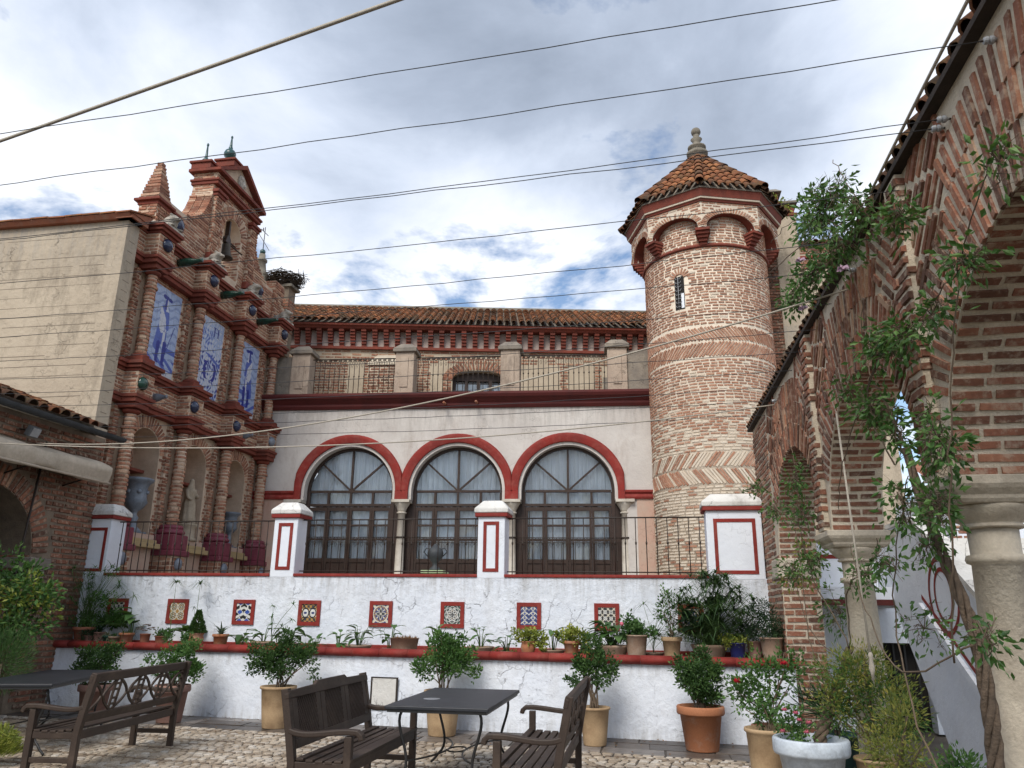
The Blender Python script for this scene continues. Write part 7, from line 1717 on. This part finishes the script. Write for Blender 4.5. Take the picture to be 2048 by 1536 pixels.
part('fronds', g, 'leaf_reed', t, local=True, tint=True, fix=False); part('stems', gs, 'stem', t, local=True, fix=False)
ledge_bush('thin leggy rose in a buff pot left of the big sedge', 0.32, 11.84, ('rim', 0.15, 0.30, 'clay_buff'), 73, 'leaf_vine', [((-0.02, 0, 0.38), (0.20, 0.12, 0.25), 1), ((0, 0, 0.62), (0.14, 0.1, 0.15), 0.4)], 26, 0.045, 0.026, 0.09, per=7, stems=9)
r = random.Random(74); t, z = potted('potted_plant', 'huge dark umbrella sedge overflowing a clay bowl by the arcade', 'plant', (0.86, 12.05, LZ), 'bowl', 0.26, 0.20, 'clay_pale', GP); g, gs = G(), G()
for k in range(210):
    ex = r.gauss(0.10, 0.40); sedge(g, gs, (r.gauss(0, .08), r.gauss(0, .08), z), (ex, r.gauss(0, 0.22), z+r.uniform(0.15, 1.08)*max(0.35, 1-0.9*ex*ex)), r, 15, 0.30, 0.014)
part('fronds', g, 'leaf_reed', t, local=True, tint=True, fix=False); part('stems', gs, 'stem', t, local=True, fix=False)
arum(t, z, 5, r, 0.3, 0.6, 0.25, 0.26, 'leaf_dark')
ledge_bush('lime-green trailing plant in a deep blue glazed pot', 1.22, 11.76, ('plain', 0.125, 0.24, 'pot_blue'), 75, 'leaf_lime', [((0, 0, 0.05), (0.22, 0.14, 0.09), 1)], 44, 0.035, 0.03, 0.05)
ledge_bush('grey leafy herb in a narrow clay pot behind the blue pot', 1.48, 11.95, ('plain', 0.12, 0.26, 'clay_pink'), 76, 'leaf_blue', [((0, 0, 0.15), (0.2, 0.16, 0.2), 1)], 50, 0.035, 0.014, 0.07)
ledge_bush('bushy dark herb in a tall clay pot against the brick pier', 1.68, 11.72, ('plain', 0.17, 0.32, 'clay_pale'), 77, 'leaf_dark', [((0, 0, 0.15), (0.30, 0.18, 0.24), 1), ((-0.1, 0, 0.38), (0.22, 0.14, 0.18), 0.5)], 120, 0.032, 0.016, 0.07)

# ---- pots and planters on the ground at the right
RPG = 'planters by the right columns'
def flower(t, p, r_, mat, rr):
    g = G()
    for k in range(10):
        a = k*2.4; e = 0.35+0.5*(k/10); leaf(g, p, (math.cos(a)*(1-k/14), math.sin(a)*(1-k/14), e), (0, 0, 1), r_, r_*0.9, 0.5)
    part('flower', g, mat, t, local=True, fix=False)
r = random.Random(80); wp = thing('white_planter', 'big white painted planter with roses and a twisted vine trunk', 'planter', (1.42, 8.0, 0), 0, RPG)
g = G(); g.lathe([(0.21, 0), (0.215, 0.02), (0.285, 0.43), (0.325, 0.435), (0.335, 0.46), (0.335, 0.555), (0.325, 0.57), (0.285, 0.57), (0.275, 0.48), (0.001, 0.48)], (0, 0, 0), 32); part('pot', g, 'pot_white', wp, local=True)
g = G(); g.lathe([(0.001, 0.495), (0.285, 0.485)], (0, 0, 0), 20); part('soil', g, 'soil', wp, local=True, fix=False)
def twist(g, path, r0, r1, strands=3, turns=3.0, seg=6):
    n = 30; P_ = path; L_ = len(P_)-1
    def at(s_): f = s_*L_; i = min(int(f), L_-1); return V3(P_[i]).lerp(V3(P_[i+1]), f-i)
    for k in range(strands):
        pts = []; rs = []
        for i in range(n+1):
            s_ = i/n; c = at(s_); a = 2*math.pi*(k/strands+turns*s_); q = (r0+(r1-r0)*s_); pts.append(c+V3((math.cos(a), math.sin(a), 0.2*math.cos(a)))*q*0.95); rs.append(q*0.62*(1+0.12*math.sin(i*1.7+k)))
        g.tube(pts, rs, seg)
g = G(); twist(g, bez((0.05, 0, 0.45), (0.12, 0.05, 0.7), (0.3, 0.15, 0.9), (0.48, 0.25, 1.35), 12), 0.045, 0.03, 3, 2.6); part('vine_trunk', g, 'bark', wp, local=True)
g, cs = foliage(r, [((-0.16, 0, 0.68), (0.13, 0.12, 0.14), 1), ((-0.05, 0.05, 0.6), (0.16, 0.14, 0.08), 0.4)], 26, 0.04, 0.025, 0.06); part('rose_leaves', g, 'leaf_vine', wp, local=True, tint=True, fix=False)
for p in ((-0.22, -0.08, 0.80), (-0.10, -0.1, 0.72), (-0.05, -0.12, 0.62), (-0.25, -0.08, 0.62), (-0.13, -0.12, 0.78), (-0.02, -0.1, 0.70)): flower(wp, p, 0.035, 'petal_pink', r)
def planter(name, label, x, y, kind, rt, h, mat, blobs, n, seed, lm, L=0.05, W=0.025, flowers=(), per=14, clump=0.09, stems=6, group=RPG):
    r = random.Random(seed); t, z = potted(name, label, 'planter', (x, y, 0), kind, rt, h, mat, group)
    g, cs = foliage(r, blobs, n, L, W, clump, 0.4, 0.5, per); part('foliage', g, lm, t, local=True, tint=True, fix=False)
    for k in range(stems): g = G(); stemmed(g, (r.uniform(-.05, .05), r.uniform(-.05, .05), z), cs[r.randrange(len(cs))], 0.008); part('stem', g, 'twig', t, local=True)
    for p, m, rr in flowers: flower(t, p, rr, m, r)
    return t
planter('terracotta_planter', 'terracotta planter with a lanky red rose left of the white planter', 1.30, 9.5, 'rim', 0.23, 0.48, 'terracotta_old', [((-0.12, 0, 0.95), (0.28, 0.22, 0.28), 1), ((-0.3, 0, 0.8), (0.16, 0.14, 0.2), 0.4), ((0.2, 0, 1.05), (0.22, 0.2, 0.24), 0.5)], 62, 81, 'leaf_vine', 0.055, 0.032, (((-0.36, -0.15, 0.92), 'petal_red', 0.06), ((0.14, -0.2, 1.12), 'petal_red', 0.05)), 10, 0.10, 10)
planter('tall_clay_planter', 'tapered buff planter half hidden behind the white planter', 1.12, 8.62, 'plain', 0.22, 0.56, 'clay_buff', [((0, 0, 0.72), (0.18, 0.16, 0.16), 1)], 24, 82, 'leaf_vine')
planter('blue_green_planter', 'blue-green planter with strap leaves behind the white planter', 1.86, 8.9, 'plain', 0.24, 0.5, 'teal_glaze', [((-0.1, 0, 0.70), (0.28, 0.2, 0.2), 1)], 30, 83, 'leaf_dark', 0.20, 0.02, per=8)
planter('yellow_shrub_planter', 'loose yellowing jasmine shrub around the second column', 1.98, 8.02, 'plain', 0.2, 0.42, 'clay_buff', [((-0.10, 0, 1.18), (0.32, 0.22, 0.20), 1), ((0.15, -0.1, 0.95), (0.30, 0.22, 0.25), 0.7), ((-0.32, 0, 0.95), (0.2, 0.18, 0.2), 0.5), ((0.05, 0, 0.68), (0.3, 0.2, 0.2), 0.5)], 95, 84, 'leaf_yellow', 0.052, 0.013, (), 13, 0.10, 12)
yo = [o for o in bpy.data.objects if o.name.startswith('yellow_shrub_planter')][0]
r = random.Random(184); g, _ = foliage(r, [((-0.12, 0, 1.05), (0.34, 0.24, 0.26), 1), ((0.15, -0.05, 0.8), (0.32, 0.22, 0.3), 0.9), ((-0.3, 0, 0.8), (0.22, 0.2, 0.25), 0.6)], 60, 0.05, 0.016, 0.10, 0.3, 0.6, 12); part('green_foliage', g, 'leaf_vine', yo, local=True, tint=True, fix=False)
planter('wicker_planter', 'wicker planter with a low yellow-green shrub near the bottom right', 1.84, 6.95, 'bowl', 0.22, 0.26, 'wicker', [((0.05, 0, 0.62), (0.26, 0.2, 0.20), 1), ((0.12, 0.1, 0.88), (0.16, 0.14, 0.16), 0.5), ((-0.1, 0, 0.40), (0.2, 0.2, 0.1), 0.3)], 74, 85, 'leaf_yellow', 0.05, 0.013, (), 13, 0.10, 8)
planter('dark_shrub_planter', 'dark green shrub in a clay pot beside the first column', 2.18, 6.5, 'plain', 0.2, 0.35, 'clay_buff', [((0.0, 0, 0.55), (0.22, 0.2, 0.18), 1)], 44, 86, 'leaf_vine', 0.045, 0.022)
g = G(); twist(g, bez((1.72, 5.05, 0.0), (1.75, 5.0, 0.4), (1.86, 4.9, 0.8), (1.84, 4.98, 1.5), 12)+bez((1.84, 4.98, 1.5), (1.8, 5.0, 1.8), (1.68, 5.1, 2.2), (1.70, 5.3, 2.7), 8)[1:], 0.042, 0.018, 4, 4.5); vt = thing('climbing_vine', 'climbing vine with twisted trunk on the nearest column', 'vine', (1.72, 5.05, 0), 0, 'climbing vines on the arcade'); part('trunk', g, 'bark', vt)
# ---- climbing vines on the arcade
def vine(t, blobs, n, seed, mat='leaf_vine', L=0.064, W=0.029, per=10, clump=0.14, name='foliage'):
    r = random.Random(seed); g, cs = foliage(r, blobs, n*0.40, L, W, clump, -0.5, 1.1, per); part(name, g, mat, t, tint=True, fix=False)
    tw_ = G(); bl_ = [V3(b[0]) for b in blobs if b[2] > 0]
    for p in cs:                                        # each leafy tip hangs on a twig
        c = min(bl_, key=lambda q: (q-p).length); m = p.lerp(c, 0.5)+V3((r.uniform(-.03, .03), r.uniform(-.04, .04), r.uniform(0.0, 0.07)))
        tw_.tube([p+rnd_dir(r)*0.05, p, m, c], [0.0015, 0.0025, 0.0035, 0.004], 4, True, False)
        for k in range(3): tw_.tube([p, p+rnd_dir(r)*0.06, p+rnd_dir(r)*0.12], [0.0025, 0.002, 0.001], 3, True, False)
    o = part('twigs', tw_, 'twig', t, fix=False); o['kind'] = 'stuff'; return cs
def tendrils(t, paths, r0=0.008, mat='twig'):
    for p in paths:
        q = [V3(a) for a in p]; pts = []; rr_ = random.Random(len(p)+int(q[0].y*100))
        for i in range(len(q)-1):
            a, b, c, d = q[max(i-1, 0)], q[i], q[i+1], q[min(i+2, len(q)-1)]
            for k in range(6):
                s_ = k/6; pts.append(0.5*((2*b)+(c-a)*s_+(2*a-5*b+4*c-d)*s_*s_+(3*b-a-3*c+d)*s_**3)+V3((rr_.uniform(-.012, .012), rr_.uniform(-.02, .02), rr_.uniform(-.015, .015))))
        pts.append(q[-1]); n = len(pts)
        g = G(); g.tube(pts, [r0*0.75*(1-0.5*i/n) for i in range(n)], 5); part('stem', g, mat, t)
vine(vt, [((1.66, 4.62, 2.62), (0.08, 0.16, 0.22), 1), ((1.66, 4.75, 2.25), (0.08, 0.16, 0.18), 0.7), ((1.66, 5.05, 2.05), (0.10, 0.25, 0.14), 0.35), ((1.64, 5.30, 2.35), (0.08, 0.15, 0.22), 0.6), ((1.64, 5.75, 1.98), (0.1, 0.3, 0.10), 0.3), ((1.68, 4.45, 1.55), (0.06, 0.10, 0.12), 0.3), ((1.66, 5.3, 2.85), (0.08, 0.2, 0.2), 0.5)], 60, 90)
tendrils(vt, [[(1.70, 5.3, 2.7), (1.66, 5.5, 3.1), (1.64, 5.75, 3.45), (1.62, 5.6, 3.9), (1.6, 5.9, 4.4)], [(1.72, 5.0, 0.35), (1.62, 5.5, 1.0), (1.7, 6.0, 1.6), (1.66, 5.6, 2.1), (1.66, 5.2, 2.5)], [(1.7, 5.0, 1.4), (1.66, 4.7, 1.9), (1.66, 4.5, 2.5), (1.68, 4.25, 3.1), (1.7, 4.05, 3.5), (1.72, 3.6, 3.8)], [(1.8, 4.95, 1.5), (1.6, 5.6, 1.3), (1.62, 6.4, 1.7), (1.66, 6.8, 2.2)]], 0.009)
vb = thing('climbing_vine', 'leafy vine hanging from the arcade eave beside the chimney', 'vine', (1.6, 5.8, 4.4), 0, 'climbing vines on the arcade')
vine(vb, [((1.52, 5.85, 4.80), (0.16, 0.45, 0.17), 1.2), ((1.55, 6.5, 4.98), (0.15, 0.3, 0.20), 0.7), ((1.58, 5.25, 4.42), (0.12, 0.30, 0.15), 0.7), ((1.56, 5.75, 4.35), (0.14, 0.3, 0.16), 0.7), ((1.5, 6.35, 4.42), (0.14, 0.3, 0.13), 0.7), ((1.46, 7.0, 4.50), (0.12, 0.35, 0.10), 0.6), ((1.64, 4.65, 4.05), (0.06, 0.22, 0.12), 0.4), ((1.48, 8.4, 5.9), (0.07, 0.1, 0.1), 0.0)], 86, 91)
tendrils(vb, [[(1.62, 5.6, 4.35), (1.5, 6.2, 4.4), (1.42, 6.9, 4.52), (1.38, 7.5, 4.45)], [(1.6, 5.5, 4.4), (1.5, 6.0, 4.75), (1.45, 6.8, 5.15), (1.4, 7.6, 5.35)], [(1.55, 5.7, 4.6), (1.4, 6.9, 4.85), (1.3, 7.8, 5.0), (1.35, 8.3, 5.35)], [(1.6, 5.2, 4.4), (1.58, 5.4, 4.7), (1.55, 5.6, 5.05)]], 0.007)
for p in ((1.42, 6.45, 4.62), (1.5, 5.5, 4.1), (1.5, 6.9, 4.35)):
    g = G(); rr = random.Random(9)
    for k in range(6): leaf(g, p, (rr.uniform(-1, 1), rr.uniform(-1, 0.2), -0.5), rnd_dir(rr), 0.06, 0.045, 0.5)
    part('flower', g, 'petal_lilac', vb, fix=False)
vc = thing('climbing_vine', 'leafy vine crossing the middle arch of the arcade', 'vine', (1.65, 5.6, 3.3), 0, 'climbing vines on the arcade')
vine(vc, [((1.64, 5.30, 3.42), (0.1, 0.28, 0.12), 1), ((1.64, 4.85, 3.36), (0.08, 0.25, 0.12), 0.7), ((1.64, 5.75, 3.06), (0.1, 0.35, 0.12), 0.9), ((1.64, 6.2, 3.35), (0.08, 0.2, 0.10), 0.4), ((1.66, 4.45, 3.30), (0.06, 0.2, 0.10), 0.4), ((1.68, 4.0, 3.42), (0.06, 0.14, 0.09), 0.5), ((1.70, 3.5, 3.70), (0.05, 0.07, 0.12), 0.25)], 62, 92)
tendrils(vc, [[(1.66, 5.4, 2.6), (1.62, 5.7, 3.05), (1.64, 5.3, 3.4), (1.66, 4.7, 3.35), (1.68, 4.05, 3.4)], [(1.62, 5.7, 3.05), (1.6, 6.3, 3.3), (1.64, 6.6, 3.75)], [(1.64, 5.3, 3.4), (1.6, 6.4, 2.9), (1.62, 6.9, 2.5)]], 0.008)
vd = thing('climbing_vine', 'thin vine with pale leaves around the second column capital', 'vine', (1.65, 8.7, 2.5), 0, 'climbing vines on the arcade')
vine(vd, [((1.66, 8.9, 3.1), (0.1, 0.3, 0.2), 0.8), ((1.66, 8.7, 2.7), (0.1, 0.25, 0.25), 0.7), ((1.66, 8.5, 2.15), (0.12, 0.3, 0.2), 0.8), ((1.66, 9.4, 2.15), (0.14, 0.4, 0.14), 0.6), ((1.66, 10.3, 2.9), (0.12, 0.6, 0.10), 0.6), ((1.6, 11.8, 3.42), (0.12, 0.35, 0.08), 0.5), ((2.0, 8.9, 1.65), (0.25, 0.2, 0.25), 0.8), ((1.9, 7.4, 2.0), (0.15, 0.5, 0.2), 0.7), ((2.2, 7.0, 1.55), (0.2, 0.4, 0.2), 0.5)], 46, 93)
tendrils(vd, [[(1.9, 8.25, 1.35), (1.7, 8.6, 2.0), (1.66, 8.9, 2.6), (1.66, 8.8, 3.2), (1.68, 9.2, 3.6)], [(1.66, 8.9, 2.6), (1.62, 9.8, 2.85), (1.6, 11.0, 3.2), (1.58, 12.0, 3.45)], [(1.9, 8.25, 1.35), (1.8, 7.6, 1.9), (1.85, 6.9, 2.0), (1.7, 6.2, 2.2)], [(1.9, 8.3, 1.2), (1.7, 9.1, 1.5), (1.66, 9.4, 2.1)], [(1.75, 8.25, 1.0), (1.6, 8.5, 1.3), (1.58, 8.6, 2.2), (1.6, 8.75, 2.9)]], 0.009)
vine(vd, [((1.7, 8.7, 2.2), (0.1, 0.25, 0.2), 0.5), ((1.66, 9.5, 2.05), (0.14, 0.4, 0.12), 0.7)], 30, 95, 'leaf_yellow', name='pale_foliage')
ve = thing('climbing_vine', 'leafy shoot sprouting at the tower eave above the pale chimney', 'vine', (3.7, 19.0, 12), 0, 'climbing vines on the arcade')
vine(ve, [((3.75, 19.3, 12.15), (0.30, 0.25, 0.22), 1), ((3.95, 19.4, 11.95), (0.2, 0.2, 0.15), 0.5)], 34, 94, 'leaf_lime', 0.10, 0.05, 10, 0.14); tendrils(ve, [[(3.8, 19.8, 12.0), (3.9, 19.4, 12.1), (4.2, 19.3, 12.3)], [(3.8, 19.8, 12.0), (3.7, 19.3, 12.2)]], 0.012)
# ---- big shrubs on the left
lb = thing('garden_shrub', 'tall loose shrub with yellow-green leaves at the left edge', 'shrub', (-8.7, 9.9, 0))
r = random.Random(100); g, cs = foliage(r, [((-8.95, 10.0, 1.95), (0.45, 0.4, 0.40), 0.8), ((-8.5, 10.0, 1.75), (0.35, 0.35, 0.28), 0.8), ((-8.7, 9.9, 1.35), (0.55, 0.4, 0.32), 1.0), ((-9.2, 9.9, 2.3), (0.3, 0.3, 0.25), 0.3)], 70, 0.085, 0.042, 0.13, 0.0, 0.6, 10); part('foliage', g, 'leaf_vine', lb, tint=True, fix=False)
r = random.Random(101); g, _ = foliage(r, [((-8.6, 9.9, 1.7), (0.5, 0.35, 0.4), 1)], 36, 0.085, 0.042, 0.13, 0.0, 0.6, 10); part('young_foliage', g, 'leaf_lime', lb, tint=True, fix=False)
for k in range(8): g = G(); g.tube(bez((-8.8+r.uniform(-.1, .1), 9.95, 0), (-8.8, 9.9, 0.6), (-8.7+r.uniform(-.3, .3), 9.9, 1.0), cs[r.randrange(len(cs))], 8), 0.014, 5); part('stem', g, 'twig', lb)
fz = thing('feathery_shrub', 'soft feathery bright green shrub low at the left edge', 'shrub', (-8.3, 9.4, 0)); r = random.Random(102); g = G()
for k in range(5200):
    d = rnd_dir(r); q = r.random()**0.4; p = V3((-8.42+d.x*0.42*q, 9.5+d.y*0.35*q, 0.95+d.z*0.42*q)); leaf(g, p, (d+V3((0, 0, 0.5))).normalized(), rnd_dir(r), 0.06, 0.007, r.random())
part('foliage', g, 'leaf_arum', fz, tint=True, fix=False); g = G(); g.tube([(-8.4, 9.5, 0), (-8.42, 9.5, 0.9)], [0.03, 0.01], 6); part('stem', g, 'twig', fz)
fc = thing('corner_shrub', 'bright green low shrub in the bottom left corner', 'shrub', (-6.95, 7.9, 0)); r = random.Random(103); g = G()
for k in range(2600):
    d = rnd_dir(r); q = r.random()**0.4; p = V3((-6.98+d.x*0.28*q, 7.95+d.y*0.28*q, 0.10+abs(d.z)*0.30*q)); leaf(g, p, (d+V3((0, 0, 0.7))).normalized(), rnd_dir(r), 0.07, 0.010, r.random())
part('foliage', g, 'leaf_lime', fc, tint=True, fix=False); g = G(); g.tube([(-6.98, 7.95, 0), (-6.98, 7.95, 0.3)], 0.02, 5); part('stem', g, 'twig', fc)
# ---- planter urn seen on the terrace before the middle window
ur = thing('terrace_urn', 'small dark urn on a yellow-green stand before the middle arched window', 'urn', (-4.35, 16.0, TZ))
g = G(); g.box2((-0.13, -0.13, 0), (0.13, 0.13, 0.12)); g.box2((-0.2, -0.2, 0.12), (0.2, 0.2, 0.20)); g.box2((-0.24, -0.24, 0.20), (0.24, 0.24, 0.26)); part('stand', g, 'green_paint', ur, local=True, bevel=0.01)
g = G(); g.lathe([(0.13, 0.26), (0.11, 0.30), (0.05, 0.36), (0.06, 0.42), (0.15, 0.52), (0.17, 0.62), (0.14, 0.70), (0.08, 0.74), (0.03, 0.80), (0.001, 0.82)], (0, 0, 0), 20); part('vase', g, 'zinc', ur, local=True)
g = G(); g.tube([(-0.16, 0, 0.55), (-0.25, 0, 0.64), (-0.2, 0, 0.72), (-0.12, 0, 0.70)], 0.012, 6); g.tube([(0.16, 0, 0.55), (0.25, 0, 0.64), (0.2, 0, 0.72), (0.12, 0, 0.70)], 0.012, 6); part('handles', g, 'zinc', ur, local=True)

# ================================================================= wires and ropes over the courtyard
def span(name, label, a, b, sag, r_, mat, group, n=36, kink=0.0, seed=0):
    r = random.Random(seed); a, b = V3(a), V3(b); pts = []
    for i in range(n+1):
        s_ = i/n; p = a.lerp(b, s_); p.z -= sag*4*s_*(1-s_); p.z += kink*r.uniform(-1, 1)*(0 < i < n); pts.append(p)
    g = G(); g.tube(pts, r_, 5); return tag(part(name, g, mat, fix=False), label, 'rope' if 'rope' in name else 'wire', group)
WY = [3.12, 3.59, 4.25, 4.34, 5.05, 5.78, 6.35, 7.1, 7.8, 8.5, 9.2, 9.9, 10.6, 11.4]
words_ = ['uppermost', 'second', 'third', 'fourth', 'fifth', 'sixth', 'seventh', 'eighth', 'ninth', 'tenth', 'eleventh', 'twelfth', 'thirteenth', 'lowest']
for i, y in enumerate(WY):
    span('overhead_wire', words_[i]+' thin dark wire strung across the courtyard', (1.80, y, 4.44), (-9.55, y+0.92, 4.60), 0.05+0.02*(i % 3), 0.0027+0.00013*i, 'wire', 'wires strung across the courtyard', kink=0.006, seed=i)
    if i in (1, 2, 3, 6, 9, 12):
        t = thing('insulator', {1: 'grey porcelain insulator nearest the top right corner', 2: 'upper of two grey insulators under the arcade eave', 3: 'lower of two grey insulators under the arcade eave', 6: 'grey insulator among the eave vine leaves', 9: 'grey insulator under the eave beyond the vine', 12: 'small grey insulator near the far end of the eave'}[i], 'insulator', (1.82, y, 4.44), 0, 'insulators on the arcade')
        g = G(); M_ = Matrix.Rotation(R(-90), 3, 'Y'); g.lathe([(0.008, -0.02), (0.013, -0.012), (0.022, 0.0), (0.022, 0.012), (0.012, 0.018), (0.022, 0.026), (0.018, 0.042), (0.007, 0.046)], (0, 0, 0), 12, False, M_); part('porcelain_body', g, 'porcelain', t, local=True)
        g = G(); g.tube([(0.05, 0, 0), (-0.06, 0, 0)], 0.007, 5); part('pin', g, 'iron', t, local=True)
span('thick_rope', 'thick pale rope crossing the sky at the upper left', (1.75, 2.15, 4.47), (-9.55, 5.2, 4.62), 0.03, 0.011, 'rope', None)
span('cream_rope', 'cream rope sagging from the awning up to the eave vine', (1.77, 6.43, 4.30), (-9.5, 10.6, 4.12), 0.42, 0.009, 'rope', 'cream awning ropes')
span('cream_rope', 'cream rope sagging from the awning to the arcade end', (1.77, 10.43, 4.34), (-9.5, 9.6, 3.92), 0.28, 0.009, 'rope', 'cream awning ropes')
g = G(); g.tube(bez((1.70, 2.4, 4.63), (1.69, 3.4, 4.62), (1.69, 4.2, 4.60), (1.72, 5.4, 4.62), 16), 0.010, 6); tag(part('eave_cable', g, 'rope', fix=False), 'pale cable lying along the arcade eave at the top right', 'cable')
g = G(); g.tube([(1.6, 6.55, 3.25), (1.62, 6.52, 2.2), (1.64, 6.50, 1.35)], 0.008, 6); g.lathe([(0.01, 0.06), (0.02, 0.04), (0.012, 0.02), (0.022, -0.05), (0.004, -0.14)], (1.64, 6.50, 1.32), 8); tag(part('hanging_cord', g, 'rope', fix=False), 'pale cord with frayed end hanging in the middle arch', 'cord')

# dry leaves blown about the paving
fl_ = G(); r = random.Random(200)
for k in range(170):
    x = r.uniform(-7.5, 2.2); y = r.uniform(9.0, lowy(x)-0.08) if r.random() < 0.4 else lowy(x)-abs(r.gauss(0, 0.35))-0.08
    a = r.uniform(0, 6.28); leaf(fl_, (x, y, 0.012), (math.cos(a), math.sin(a), r.uniform(0, 0.25)), (0, 0, 1), r.uniform(0.03, 0.06), r.uniform(0.015, 0.03), r.random())
o = part('fallen_leaves', fl_, 'leaf_dry', tint=True, fix=False); o['kind'] = 'stuff'; o['label'] = 'scattered dry leaves on the paving along the wall'; o['category'] = 'leaves'
for o in scene.objects:
    if o.type == 'MESH' and o.parent is None and 'kind' not in o and 'label' not in o: print('UNLABELLED', o.name)
print('OBJECTS', len(scene.objects))
